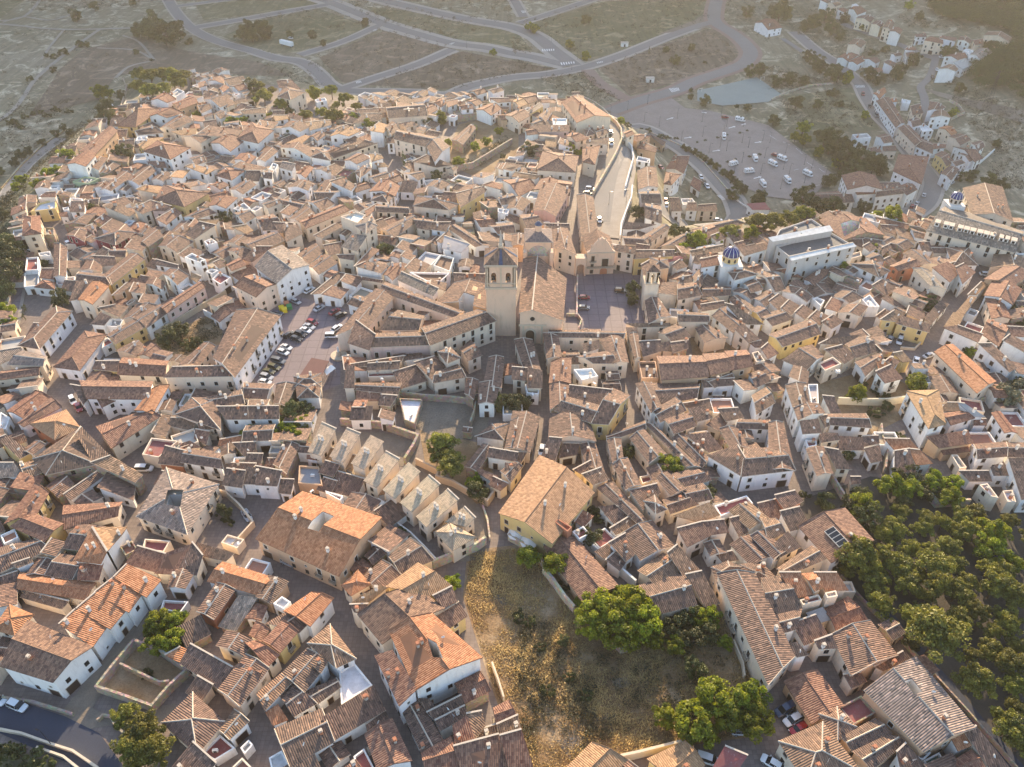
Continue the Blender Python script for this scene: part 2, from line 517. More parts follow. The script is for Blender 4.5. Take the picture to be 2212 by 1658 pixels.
T[1,1] = """
g g w 10 180 795 0 655 230 475 455 640
g k c 9 -180 820 0 915 185 800 -20 720
g b p 7 0 540 245 425 130 360 -120 440
s b c 7 240 290 360 300 400 370 260 440
g b w 5 360 550 510 450 575 530 450 640
g b w 5 545 720 705 620 590 550 450 650
g b w 6 285 240 430 130 510 190 390 280
s k w 6 210 185 290 120 370 150 290 210
g k c 7 440 320 800 170 720 120 380 260
s b c 6 500 385 690 280 745 310 570 405
f w c 11 715 220 860 170 960 200 880 280
+h g c 12 860 300 1000 200 1045 300 950 370
+s g c 9 830 370 955 390 870 520 740 480
+s b c 7 700 550 850 550 840 600 720 580
s k w 6 850 650 1000 490 1070 510 940 620
+s b w 6 860 650 950 610 1140 640 1080 710
s b c 5 580 470 740 440 720 540 640 560
s b c 5 1050 380 1230 400 1200 470 1060 430
g b c 6 1070 330 1340 210 1400 260 1200 400
g b c 6 1040 180 1320 190 1310 140 1040 120
s k w 6 940 170 1040 110 1080 120 960 220
h b w 6 990 80 1060 10 1200 30 1140 100
h b c 8 1362 130 1400 45 1745 115 1665 165
s b y 8 1730 20 1960 -40 1975 10 1770 140
g b c 6 1350 230 1540 240 1500 340 1390 320
s b w 6 1520 270 1680 270 1640 350 1510 330
g b w 5 1890 480 1670 330 1730 290 2020 470
s e w 6 1630 390 1840 460 1770 530 1610 490
s b w 5 1560 430 1660 340 1690 380 1600 450
f k w 5 1590 540 1720 570 1680 700 1520 640
s b w 5 1250 560 1290 520 1380 560 1360 610
g k w 5 1100 720 1180 630 1330 640 1180 770
s g w 8 1260 700 1570 840 1525 905 1225 770
f k w 6 1300 690 1690 700 1600 780 1470 780
s b p 7 1710 710 1975 720 1980 800 1720 790
g b p 7 1560 970 1710 800 1990 810 1990 1020
o 1740 970 1790 900 1890 910 1870 1010
g b c 8 695 1240 1030 850 1180 930 960 1190
+g b c 8 1080 870 1700 1090 1790 1040 1130 790
+s k c 8 865 1120 1030 1240 975 1370 795 1310
+g d q 8 980 1350 1500 1330 1450 1220 1030 1230
+g d c 8 1080 1200 1400 1200 1450 1080 1230 1030
g d c 9 1510 1330 2065 1125 1900 1030 1440 1180
s k w 4 570 890 660 820 800 850 730 930
+s b w 4 480 890 690 720 760 730 600 880
s k c 4 690 700 1090 770 1080 790 740 740
s t c 6 790 1500 1270 1425 1250 1470 830 1530
+s d c 6 970 1490 1240 1470 1230 1540 960 1550
+s b c 6 780 1510 850 1510 850 1700 760 1700
+f m c 5 955 1560 1230 1520 1230 1600 960 1610
s b c 5 1370 1480 1540 1430 1640 1510 1530 1640
+h b c 8 1570 1390 1680 1350 1770 1440 1650 1490
+g b c 6 1560 1560 1740 1500 1810 1610 1530 1660
g b c 6 1760 1370 1850 1290 1950 1420 1830 1470
g b c 6 1960 1700 2010 1440 2140 1440 2120 1700
h b c 5 330 1600 560 1575 560 1690 340 1690
g b c 7 50 110 180 70 230 100 100 150
g b c 6 140 50 420 110 380 150 200 110
g b w 6 440 90 560 60 680 110 560 170
g b w 7 500 0 730 0 640 70 520 70
g b w 6 0 230 150 200 240 330 60 340
s b c 6 150 270 350 280 380 350 200 360
g k w 5 1880 240 2010 230 2080 300 1940 310
g b w 5 2010 300 2211 270 2240 360 2090 370
f w w 6 2080 140 2200 150 2180 200 2080 180
g b w 6 2090 60 2211 20 2260 100 2120 120
"""
T[1,0] = """
g k c 6 -60 1640 330 1590 345 1510 -60 1570
g g c 7 70 1500 370 1510 405 1430 200 1380
s g w 6 0 1380 180 1350 200 1400 0 1500
h b w 6 345 1360 620 1045 480 1000 160 1330
h k w 5 690 1545 915 1245 730 1215 470 1515
f m w 4 880 1290 930 1255 1000 1300 870 1365
g b y 6 1000 1320 1260 1170 1190 1090 930 1240
g b w 6 1270 1180 1450 1050 1380 980 1150 1090
g k q 7 1450 1050 1770 830 1720 785 1390 1000
s b y 5 830 1470 1030 1470 1030 1560 800 1540
g k c 6 1025 1585 1420 1600 1450 1470 1070 1440
g k w 5 1190 1420 1310 1310 1400 1380 1310 1440
g b c 5 1000 1380 1170 1290 1240 1330 1180 1430
s b w 5 870 1050 960 1090 900 1160 780 1150
s b c 5 850 1010 1000 980 1110 1000 1030 1090
f e w 4 910 1170 960 1090 1080 1100 1040 1180
g b c 5 1060 1110 1180 980 1400 1000 1210 1110
g o c 8 800 978 940 822 800 778 675 940
s b w 6 660 780 800 770 680 930 600 950
s b w 5 560 770 680 780 620 870 530 850
g b y 7 965 810 1245 590 1130 540 900 720
+g b y 7 660 770 960 810 930 720 690 700
g b w 5 690 690 760 590 880 640 880 700
s b w 5 800 560 990 570 1010 640 870 650
s b w 5 890 480 950 510 900 570 830 540
g b c 5 940 500 1110 500 1080 570 950 570
g b w 5 465 740 470 455 580 485 570 735
f m w 3 470 740 660 730 650 800 480 810
h k w 4 300 830 370 770 475 790 470 850
s k w 4 360 670 465 670 465 760 345 750
f m w 5 205 690 220 570 340 560 340 680
f e w 4 200 700 350 690 340 820 195 830
f e w 4 320 530 440 510 450 560 330 560
h k c 10 195 385 210 220 345 215 355 365
f e s 6 370 380 380 310 475 310 475 380
f w y 6 250 180 330 100 490 60 490 150
s k c 8 400 10 480 5 480 50 340 50
f m w 5 530 140 600 130 600 165 540 165
s b w 6 620 90 730 90 730 180 605 180
f m w 6 580 100 600 50 720 60 720 100
s k w 4 510 190 580 180 590 220 520 220
g b s 5 540 290 640 250 830 200 740 290
s k y 5 820 260 900 200 1000 250 900 300
s t c 6 890 130 1020 100 1170 190 1110 220
s b w 7 950 90 1080 50 1130 100 1040 140
h b c 6 1100 60 1210 50 1230 90 1150 110
s b c 7 1150 150 1300 80 1310 170 1230 200
s k q 7 1300 80 1480 130 1420 170 1310 170
s k w 6 1350 240 1510 150 1570 190 1440 290
h b x 6 820 410 1080 290 1175 360 1000 465
g b x 6 570 380 640 340 750 350 730 440
s b q 6 735 310 810 280 830 310 800 350
g b c 6 1190 370 1260 290 1330 330 1270 390
g b s 7 1200 430 1320 320 1410 390 1280 480
s b c 7 1080 490 1140 420 1270 460 1230 520
s b s 6 1110 400 1180 380 1240 410 1170 440
h k y 8 1345 75 1420 -50 1800 20 1590 135
g b w 6 1580 230 1740 150 1870 190 1700 240
s b c 7 1720 265 1860 295 1680 415 1600 375
s l c 8 1700 240 1890 250 1860 290 1720 260
g b c 6 1370 480 1450 390 1670 440 1520 530
g b c 5 1480 350 1570 260 1690 290 1560 370
s b w 5 1540 550 1640 480 1770 530 1620 590
f e w 9 1580 570 1660 525 1790 590 1720 620
g k w 7 1800 130 1860 60 2050 60 1950 150
f e w 6 2000 150 2110 90 2180 150 2060 170
g b w 6 2020 190 2130 170 2211 220 2110 280
g b c 6 1970 440 2050 380 2170 430 2090 500
s l c 6 2000 310 2130 290 2190 340 2130 370
g b c 6 1970 520 2000 490 2211 530 2090 590
s k q 7 2211 480 2350 480 2180 610 2090 590
g k c 7 1950 640 2060 580 2130 640 2000 690
f m w 6 1820 760 1890 690 2010 740 1900 810
f e w 6 1760 690 1830 660 1900 680 1830 720
s b c 5 1260 730 1290 680 1420 700 1360 760
g b w 6 1260 800 1290 750 1430 790 1400 850
g b w 7 1410 720 1470 670 1630 730 1530 810
s b c 6 1120 870 1160 790 1260 800 1250 890
s b p 6 970 900 1100 790 1150 800 1040 890
s b w 5 1200 960 1240 890 1380 900 1310 1000
f k c 4 1080 970 1140 920 1180 940 1100 990
s b w 6 1350 590 1540 640 1530 670 1350 640
s l w 6 1650 700 1740 740 1700 790 1650 760
g k w 4 1900 1130 1830 1080 2060 950 2130 1020
s b w 6 1840 620 1900 590 1950 650 1890 670
f m w 7 1750 430 1830 400 1890 440 1790 470
g b w 9 2030 1600 2415 1085 2040 1040 1850 1440
+s b c 8 1500 1520 1975 1510 2030 1600 1425 1610
+g b c 6 1540 1510 1760 1310 1860 1340 1720 1510
"""
T[0,0] = """
g k w 10 575 1420 730 1310 825 1345 740 1440
g k p 8 690 1310 940 1100 1010 1140 830 1330
g b w 6 745 1450 830 1370 930 1370 850 1470
g b s 5 850 1510 930 1410 1040 1430 930 1500
s o s 3 920 1370 1080 1355 1110 1380 940 1410
h k y 6 1175 1100 1015 1090 1245 905 1395 945
g k w 7 1290 1010 1400 940 1580 980 1440 1020
g k w 8 1300 870 1400 810 1520 860 1440 890
f e w 7 1450 820 1530 760 1600 790 1520 840
g k p 7 1490 900 1650 840 1710 890 1550 950
g b w 6 1160 1140 1290 1090 1410 1150 1200 1170
g b c 6 1380 1110 1530 1010 1680 1040 1500 1120
h k w 9 1240 1310 1360 1220 1640 1280 1470 1380
s b c 7 1700 1170 1810 1090 2080 1130 2040 1190
g b c 8 1580 1180 1700 1160 1820 1190 1730 1240
g k w 7 1820 1240 1880 1190 2120 1210 1990 1310
h k w 7 1870 1520 1950 1450 2110 1480 2000 1560
h k w 8 2050 1200 2170 1060 2360 1130 2230 1240
g b w 6 1100 1560 1270 1430 1350 1480 1200 1600
g b w 6 870 1640 1060 1480 1150 1520 960 1650
f e n 5 610 1570 730 1520 870 1540 760 1590
s k w 6 1270 1400 1420 1400 1440 1450 1360 1450
s l w 6 1600 1440 1660 1420 1850 1470 1780 1510
s l w 7 1470 1530 1520 1480 1640 1470 1580 1540
s l y 6 1190 1250 1290 1200 1420 1190 1240 1290
g b w 5 1640 1370 1750 1340 1780 1400 1690 1430
g k w 6 2020 1380 2080 1330 2211 1360 2150 1420
s b w 6 2010 1440 2080 1400 2300 1450 2211 1500
g b w 6 1700 910 1800 900 1830 940 1740 980
g b w 6 1760 860 1830 840 1970 900 1900 930
s b c 5 1880 850 1960 830 2030 900 1960 930
s k w 5 1710 720 1770 700 1790 740 1720 760
g k w 5 1790 700 1850 670 1940 690 1930 730
g k w 5 1890 770 1930 740 1980 760 1930 800
g k w 5 1990 750 2080 730 2140 770 2060 790
g b w 5 1840 990 1900 960 1990 1000 1900 1030
s t c 6 2080 960 2300 930 2290 980 2110 990
s l c 6 1480 1140 1700 1110 1690 1160 1560 1170
g k w 6 1800 1600 1880 1580 1980 1600 1900 1640
g k w 6 1420 1640 1530 1590 1640 1640 1500 1700
g b w 6 1980 1640 2120 1560 2211 1600 2100 1680
s l c 6 1180 1640 1260 1600 1420 1620 1400 1680
f w w 6 1180 1180 1280 1170 1270 1210 1160 1220
"""
T[0,1] = """
g b w 8 215 1110 290 1050 460 1100 380 1140
s t w 7 430 1060 640 1040 650 1080 470 1130
g k w 6 465 1180 560 1130 600 1170 530 1220
g l w 7 640 1180 720 1110 890 1140 800 1180
s b w 8 700 1110 790 1080 830 1120 740 1140
s l w 8 980 1130 1060 1060 1160 1090 1100 1150
g b c 8 1110 1100 1180 1050 1240 1120 1170 1170
g b c 9 1195 1205 1460 1270 1570 1190 1240 1130
+g b w 9 1545 1400 1470 1260 1580 1200 1675 1270
+s b c 6 1355 1400 1480 1340 1700 1430 1560 1450
g b c 8 1150 1025 1475 1000 1440 900 1130 930
s b c 6 870 950 1110 935 1120 980 900 985
s b c 6 930 985 1080 985 1080 1040 840 1070
h b c 9 185 840 250 745 425 800 300 865
+s k w 9 180 700 300 690 380 770 200 760
f w w 6 500 860 600 840 620 870 520 890
g b w 6 210 1280 270 1240 490 1300 470 1360
h b w 7 475 1360 520 1290 650 1330 640 1390
s b c 6 640 1330 800 1260 1050 1240 680 1370
g k w 8 760 1390 870 1330 980 1370 870 1420
s l w 8 980 1330 1080 1340 1100 1370 1000 1400
h b w 7 855 1490 930 1430 1000 1460 900 1540
s l w 6 1020 1410 1110 1410 1140 1440 1060 1450
g k w 6 350 1500 430 1440 500 1450 430 1540
g b w 6 500 1470 560 1440 650 1480 620 1500
f e w 7 105 1460 140 1400 200 1420 170 1480
s g w 7 230 1400 340 1420 310 1480 200 1450
g b w 7 0 1390 110 1270 190 1310 80 1400
g b w 7 40 1480 150 1480 140 1550 60 1540
g b w 7 270 1620 370 1560 480 1590 450 1650
s b w 7 640 1570 740 1540 860 1600 820 1650
g b w 6 520 1658 600 1560 720 1600 680 1700
g k w 6 980 1658 1080 1560 1240 1610 1200 1700
g k w 6 1080 1570 1200 1500 1280 1560 1150 1600
g b w 6 1270 1500 1430 1480 1460 1530 1400 1560
g b w 6 1460 1620 1540 1560 1680 1590 1600 1640
g b w 6 1740 1658 1820 1600 1990 1640 1950 1700
s k w 6 1960 1600 2040 1570 2130 1600 2110 1640
s b w 6 2130 1460 2160 1410 2300 1430 2211 1480
h k w 6 1540 890 1600 850 1660 880 1600 930
g k w 6 1820 880 1890 860 1960 890 1900 920
g k w 6 1900 950 2020 900 2120 940 2030 1000
s k w 6 2020 850 2180 850 2211 880 2090 890
g k w 6 1450 930 1520 910 1570 950 1500 990
s k w 6 1640 880 1740 860 1740 900 1660 930
g k w 6 1750 920 1850 900 1880 940 1780 950
f s s 4 1690 960 1890 940 1940 980 1720 1000
g k p 5 2080 1000 2180 990 2211 1040 2120 1040
g b s 5 1690 1210 1850 1080 1900 1110 1790 1250
s b c 6 1230 1070 1340 1050 1400 1080 1300 1110
s b w 6 1130 1200 1190 1180 1200 1240 1130 1240
s l w 6 150 1000 260 1000 280 1030 170 1050
s b w 6 280 980 400 1010 380 1050 290 1020
s b w 6 0 1100 40 1040 190 1060 150 1110
s l c 6 260 1240 420 1170 470 1180 400 1240
"""
T[0,2] = """
g k c 7 -60 1000 60 950 160 1000 60 1060
s g y 7 110 980 240 890 270 920 150 990
g b w 7 230 1000 330 930 350 960 290 1060
g l c 6 0 880 60 850 140 900 60 930
g k c 6 60 840 180 830 230 870 140 900
s k w 6 250 860 320 860 330 890 260 890
g k c 9 560 1060 430 890 620 860 850 1010
f w w 7 340 1020 480 1020 480 1080 350 1080
g b c 6 160 1070 250 1020 330 1080 200 1110
s b q 6 160 1090 490 1085 490 1140 180 1145
g k w 6 110 1130 170 1115 235 1160 130 1170
h b c 6 620 1120 690 1100 720 1160 640 1180
g b c 6 710 1130 780 1110 840 1150 740 1190
s b c 6 650 1210 830 1190 820 1250 640 1240
g k c 6 470 1180 510 1150 660 1200 550 1230
h k c 7 610 1400 610 1290 760 1260 715 1425
h k c 8 220 1470 270 1310 570 1350 540 1490
s l w 5 30 1490 240 1520 200 1550 0 1530
g k w 5 -80 1560 100 1550 210 1620 60 1700
g k c 6 190 1640 250 1550 400 1560 380 1680
g k c 6 400 1560 520 1580 500 1690 390 1680
g k c 6 960 1150 1010 1130 1060 1160 990 1190
h k p 6 1000 1180 1110 1160 1200 1180 1080 1230
s k p 8 1130 1230 1250 1280 1240 1320 1080 1280
s b p 5 1190 1160 1330 1230 1300 1260 1210 1190
f e w 6 1065 1390 1080 1345 1200 1370 1200 1410
g b w 6 1090 1640 1085 1480 1240 1450 1260 1620
h k w 7 1310 1590 1330 1490 1460 1510 1380 1600
g k w 7 1330 1460 1370 1400 1520 1400 1480 1500
s k w 6 1400 1350 1530 1350 1520 1400 1380 1380
s k w 4 1570 1530 1640 1570 1620 1658 1540 1600
s l c 5 290 1200 380 1210 380 1270 290 1270
g k w 6 2100 200 2190 165 2330 240 2211 260
"""
T[0,3] = """
g o w 7 910 810 1000 760 1020 800 960 860
g b w 7 940 880 1100 1100 1180 1060 1050 850
g b c 8 1125 1110 1270 1260 1350 1220 1220 1090
g b w 7 1275 1265 1420 1330 1410 1230 1355 1210
s k w 6 1400 1240 1540 1250 1530 1280 1430 1290
g b w 8 930 1180 1010 1160 1080 1230 1000 1240
f e w 8 720 1160 860 1150 900 1190 760 1200
s b w 5 870 1280 960 1270 980 1320 900 1320
s b c 5 990 1270 1100 1260 1110 1310 1000 1310
h k w 10 1085 1480 1130 1340 1385 1360 1320 1590
g k w 10 690 1640 640 1520 920 1520 990 1640
s b w 7 960 1580 1130 1580 1180 1658 1000 1658
s b w 8 1140 1630 1230 1590 1290 1640 1200 1690
g b w 7 1490 1500 1560 1440 1650 1470 1580 1560
g b y 7 1440 1340 1500 1310 1600 1400 1540 1440
g b w 7 1550 1390 1620 1380 1700 1410 1620 1440
g b w 6 1650 1330 1740 1320 1800 1370 1740 1400
g k w 6 1600 1270 1710 1290 1850 1370 1780 1400
g b c 7 1560 1180 1650 1160 1750 1210 1660 1260
g o c 7 1470 1110 1540 1090 1630 1150 1580 1170
g b w 6 1750 1240 1830 1220 1870 1270 1810 1310
g b w 7 1380 960 1400 880 1530 930 1480 960
g t w 7 1400 1020 1440 960 1540 970 1580 1020
s b c 6 1230 920 1310 900 1340 980 1250 1000
f w w 5 1150 850 1240 870 1230 900 1160 890
f w w 6 1300 1090 1340 1060 1440 1130 1330 1140
g b w 7 1210 1040 1280 1020 1330 1080 1250 1100
s o w 6 1020 860 1100 850 1120 880 1030 890
g k w 5 600 500 650 470 780 480 690 530
g k w 5 695 535 790 490 850 520 770 560
g k w 5 810 510 900 500 970 530 930 550
g t c 8 690 390 740 340 850 370 800 420
s k w 4 840 590 980 590 990 620 860 630
s b w 5 1000 540 1040 520 1110 550 1080 580
g b w 5 1060 470 1120 450 1160 480 1100 490
s k w 6 1180 430 1220 400 1280 420 1270 440
s b w 6 1190 460 1260 450 1270 480 1200 490
h k c 9 1350 350 1400 320 1510 340 1510 380
s k w 6 1480 330 1500 310 1630 330 1620 360
s k w 6 1270 300 1360 290 1370 320 1280 320
g b w 6 1640 350 1660 320 1760 350 1740 380
s k c 6 1770 350 1850 340 1870 380 1790 390
g t c 8 1870 310 1900 280 2100 330 2080 370
g k w 9 1050 270 1080 240 1160 260 1140 300
g t c 9 990 240 1040 170 1090 200 1070 270
g b c 8 890 210 940 180 1000 210 970 240
g b c 8 760 160 800 140 920 160 880 200
g k w 7 700 80 740 60 850 100 770 130
s k w 6 600 80 650 70 690 90 660 110
g t c 7 520 30 560 20 640 40 580 60
s b w 7 450 0 480 -10 540 20 510 30
f w w 4 720 40 760 30 790 50 760 60
g k w 6 1520 490 1640 460 1750 490 1640 520
f w w 7 1680 430 1740 420 1800 450 1750 480
g g w 7 1750 470 1830 420 1940 450 1830 510
s e w 5 1600 540 1700 510 1770 560 1680 600
g t w 8 1470 600 1560 560 1640 600 1620 620
"""
# ---------------------------------------------------------------- survey sheet -> world
K = 960 / 2211.0
OY = (0, 718, 1438, 2158)
SP, CP = math.sin(PITCH), math.cos(PITCH)
def tpx(r, c, x, y): return (c * 960 + x * K, OY[r] + y * K)       # sheet units -> survey pixels
def ov(x, y): return (x * 3840 / 2212.0, y * 3840 / 2212.0)          # overview units -> survey pixels
def ray(px, py):
    X = (px - 1920) / FPX; Y = (py - 1439) / FPX
    return X, CP - Y * SP, -SP - Y * CP                                 # direction with depth 1
def flat_at(px, py, z=0.0):
    dx, dy, dz = ray(px, py); t = (z - CAM_H) / dz
    return dx * t, dy * t
# ---------------------------------------------------------------- terrain
PLATEAU = [(-500, 1900), (-300, 1000), (15, 700), (40, 480), (125, 375), (250, 250), (400, 165), (640, 182), (790, 215), (1000, 212),
           (1240, 218), (1330, 262), (1350, 420), (1440, 500), (1560, 488), (1640, 475), (2350, 480), (3000, 1900)]
PLW = np.array([flat_at(*ov(x, y)) for x, y in PLATEAU])
XS = np.concatenate([[-6000, -3000, -1500, -1000], np.arange(-720, 741, 4.0), [1000, 1500, 3000, 6000]])
YS = np.concatenate([[-1500, -400, -100], np.arange(0, 1001, 4.0), [1100, 1300, 1700, 2500, 4500, 7000]])
def smooth(t): t = np.clip(t, 0, 1); return t * t * (3 - 2 * t)
def _terrain(X, Y):
    inside = np.zeros(X.shape, bool); d = np.full(X.shape, 1e9)
    n = len(PLW)
    for i in range(n):
        ax, ay = PLW[i]; bx, by = PLW[(i + 1) % n]
        cond = ((ay > Y) != (by > Y)) & (X < (bx - ax) * (Y - ay) / (by - ay + 1e-12) + ax)
        inside ^= cond
        vx, vy = bx - ax, by - ay
        t = np.clip(((X - ax) * vx + (Y - ay) * vy) / (vx * vx + vy * vy), 0, 1)
        d = np.minimum(d, np.hypot(X - ax - t * vx, Y - ay - t * vy))
    d = np.where(inside, 0, d)
    left = smooth((-60 - X) / 120)
    drop = (24 + 4 * left) * smooth(d / (34 + 26 * left))
    hill = 0.17 * np.clip(X - 225 - 0.05 * (Y - 400), 0, 330) * smooth((Y - 330) / 160)
    roll = 1.6 * np.sin(X / 47.0) * np.cos(Y / 61.0) * smooth((d - 40) / 120)
    crest = 202 + 22 * smooth((X - 150) / 80) + 5 * np.sin(X / 90.0)          # unseen mountain across the valley, inferred from its shade; crest shaped to cast it
    mount = crest * smooth((Y - 745) / 185)
    return -drop + hill * (1 - smooth((Y - 720) / 80)) + roll + mount
GX, GY = np.meshgrid(XS, YS)
HF = _terrain(GX, GY)
def ground(x, y):
    i = min(max(np.searchsorted(XS, x) - 1, 0), len(XS) - 2); j = min(max(np.searchsorted(YS, y) - 1, 0), len(YS) - 2)
    u = min(max((x - XS[i]) / (XS[i + 1] - XS[i]), 0), 1); v = min(max((y - YS[j]) / (YS[j + 1] - YS[j]), 0), 1)
    return float((HF[j, i] * (1 - u) + HF[j, i + 1] * u) * (1 - v) + (HF[j + 1, i] * (1 - u) + HF[j + 1, i + 1] * u) * v)
def at(px, py, h=0.0):
    """world point seen at survey pixel (px, py) that stands h above the ground"""
    dx, dy, dz = ray(px, py)
    lo = 60.0; f = lambda t: CAM_H + dz * t - ground(dx * t, dy * t) - h
    t = lo
    step = 8.0
    while f(t + step) > 0 and t < 3000: t += step
    a, b = t, t + step
    for _ in range(14):
        m = (a + b) / 2
        if f(m) > 0: a = m
        else: b = m
    m = (a + b) / 2
    return Vector((dx * m, dy * m, CAM_H + dz * m))
def atz(px, py, z):
    x, y = flat_at(px, py, z); return Vector((x, y, z))
def depth_of(p): return p.y * CP - (p.z - CAM_H) * SP
def to_px(p):
    d = depth_of(p); v = -(p.y * SP + (p.z - CAM_H) * CP) / d
    return 1920 + FPX * p.x / d, 1439 + FPX * v
# ---------------------------------------------------------------- materials
def s2l(c): return tuple(((v / 255) / 12.92 if v / 255 <= 0.04045 else ((v / 255 + 0.055) / 1.055) ** 2.4) for v in c)
MATS = {}
def nodes(name):
    m = bpy.data.materials.new(name); m.use_nodes = True; nt = m.node_tree; nt.nodes.clear()
    out = nt.nodes.new('ShaderNodeOutputMaterial'); b = nt.nodes.new('ShaderNodeBsdfPrincipled')
    nt.links.new(b.outputs[0], out.inputs[0]); MATS[name] = m
    return m, nt, b
def N(nt, t, **kw):
    n = nt.nodes.new('ShaderNode' + t)
    for k, v in kw.items():
        if k.startswith('i_'): n.inputs[int(k[2:]) if k[2:].isdigit() else k[2:].replace('_', ' ')].default_value = v
        else: setattr(n, k, v)
    return n
def L(nt, a, b): nt.links.new(a, b)
def mixc(nt, fac, a, b, mode='MIX'):
    n = nt.nodes.new('ShaderNodeMix'); n.data_type = 'RGBA'; n.blend_type = mode
    for s, v in ((n.inputs[0], fac), (n.inputs[6], a), (n.inputs[7], b)):
        if hasattr(v, 'is_linked'): nt.links.new(v, s)
        else: s.default_value = v if not isinstance(v, tuple) or len(v) == 4 else (*v, 1)
    return n.outputs[2]
def ramp(nt, fac, stops):
    n = nt.nodes.new('ShaderNodeValToRGB'); cr = n.color_ramp
    while len(cr.elements) > 1: cr.elements.remove(cr.elements[-1])
    cr.elements[0].position = stops[0][0]; cr.elements[0].color = (*stops[0][1], 1) if len(stops[0][1]) == 3 else stops[0][1]
    for p, c in stops[1:]:
        e = cr.elements.new(p); e.color = (*c, 1) if len(c) == 3 else c
    nt.links.new(fac, n.inputs[0]); return n.outputs[0]
def math_(nt, op, a, b=None, c=None):
    n = nt.nodes.new('ShaderNodeMath'); n.operation = op
    for i, v in enumerate((a, b, c)):
        if v is None: continue
        if hasattr(v, 'is_linked'): nt.links.new(v, n.inputs[i])
        else: n.inputs[i].default_value = v
    return n.outputs[0]
def noise(nt, vec, scale, detail=3.0, rough=0.55, dist=0.0):
    n = N(nt, 'TexNoise'); n.inputs['Scale'].default_value = scale; n.inputs['Detail'].default_value = detail
    n.inputs['Roughness'].default_value = rough; n.inputs['Distortion'].default_value = dist
    if vec is not None: nt.links.new(vec, n.inputs['Vector'])
    return n.outputs['Fac']
def posn(nt): return N(nt, 'NewGeometry').outputs['Position']
def grey(v): return (v, v, v)
def simple(name, rgb, rough=0.85, var=0.12, scale=0.6, metal=0.0, bump=0.0):
    m, nt, b = nodes(name); p = posn(nt)
    f = noise(nt, p, scale, 4)
    c = mixc(nt, f, tuple(max(0, v * (1 - var * 1.6)) for v in rgb), tuple(min(1, v * (1 + var * 1.6)) for v in rgb))
    L(nt, c, b.inputs['Base Color']); b.inputs['Roughness'].default_value = rough; b.inputs['Metallic'].default_value = metal
    if bump:
        bn = N(nt, 'Bump'); bn.inputs['Distance'].default_value = bump; L(nt, noise(nt, p, scale * 6, 4), bn.inputs['Height']); L(nt, bn.outputs[0], b.inputs['Normal'])
    return m
def build_tile_material(name, old):
    """curved clay tiles; UV in metres, u along the eave, v down the slope; colour attribute = clay of this roof"""
    m, nt, b = nodes(name)
    uv = N(nt, 'UVMap').outputs[0]; sx = N(nt, 'SeparateXYZ'); L(nt, uv, sx.inputs[0])
    at_ = N(nt, 'VertexColor'); at_.layer_name = 'Col'; base = at_.outputs[0]
    pw, pl = (0.42, 0.75) if old else (0.40, 0.65)
    iu = math_(nt, 'FLOOR', math_(nt, 'DIVIDE', sx.outputs[0], pw)); iv = math_(nt, 'FLOOR', math_(nt, 'DIVIDE', sx.outputs[1], pl))
    cb = N(nt, 'CombineXYZ'); L(nt, iu, cb.inputs[0]); L(nt, iv, cb.inputs[1])
    wnz = N(nt, 'TexWhiteNoise', noise_dimensions='3D'); L(nt, cb.outputs[0], wnz.inputs['Vector'])
    p = posn(nt)
    big = noise(nt, p, 0.35, 5, 0.65); fine = noise(nt, p, 2.2, 4, 0.7)
    if old:
        c1 = mixc(nt, ramp(nt, wnz.outputs[0], [(0.0, grey(0.0)), (0.25, grey(0.35)), (0.72, grey(0.5)), (0.86, grey(0.95)), (1.0, grey(1.0))]), mixc(nt, 0.75, base, (0.03, 0.022, 0.02)), mixc(nt, 0.40, base, (0.58, 0.36, 0.24)))
        c2 = mixc(nt, ramp(nt, big, [(0.38, grey(0)), (0.62, grey(0.55))]), c1, mixc(nt, 0.6, c1, (0.12, 0.075, 0.06)))
        c3 = mixc(nt, ramp(nt, fine, [(0.50, grey(0)), (0.72, grey(0.55))]), c2, mixc(nt, 0.35, c2, (0.34, 0.20, 0.13)))
    else:
        c1 = mixc(nt, wnz.outputs[0], mixc(nt, 0.32, base, (0.05, 0.03, 0.02)), mixc(nt, 0.26, base, (0.8, 0.5, 0.3)))
        c2 = mixc(nt, ramp(nt, big, [(0.42, grey(0)), (0.66, grey(0.35))]), c1, mixc(nt, 0.5, c1, (0.12, 0.08, 0.06)))
        c3 = mixc(nt, ramp(nt, fine, [(0.55, grey(0)), (0.75, grey(0.25))]), c2, mixc(nt, 0.5, c2, (0.42, 0.33, 0.25)))
    # channel between the rows of tiles
    tri = math_(nt, 'PINGPONG', math_(nt, 'DIVIDE', sx.outputs[0], pw), 0.5)
    ch = ramp(nt, tri, [(0.0, grey(1)), (0.13, grey(0.0))])
    c4 = mixc(nt, math_(nt, 'MULTIPLY', ch, 0.6), c3, mixc(nt, 0.8, c3, (0.02, 0.014, 0.012)))
    L(nt, c4, b.inputs['Base Color']); b.inputs['Roughness'].default_value = 0.82
    fv = math_(nt, 'FRACT', math_(nt, 'DIVIDE', sx.outputs[1], pl))
    hgt = math_(nt, 'ADD', math_(nt, 'SINE', math_(nt, 'MULTIPLY', tri, math.pi)), math_(nt, 'MULTIPLY', fv, 0.35))
    if old: hgt = math_(nt, 'ADD', hgt, math_(nt, 'MULTIPLY', wnz.outputs[0], 0.8))
    bn = N(nt, 'Bump'); bn.inputs['Distance'].default_value = 0.13 if old else 0.09; bn.inputs['Strength'].default_value = 0.9
    L(nt, hgt, bn.inputs['Height']); L(nt, bn.outputs[0], b.inputs['Normal'])
    return m
build_tile_material('old_tiles', True)
build_tile_material('new_tiles', False)
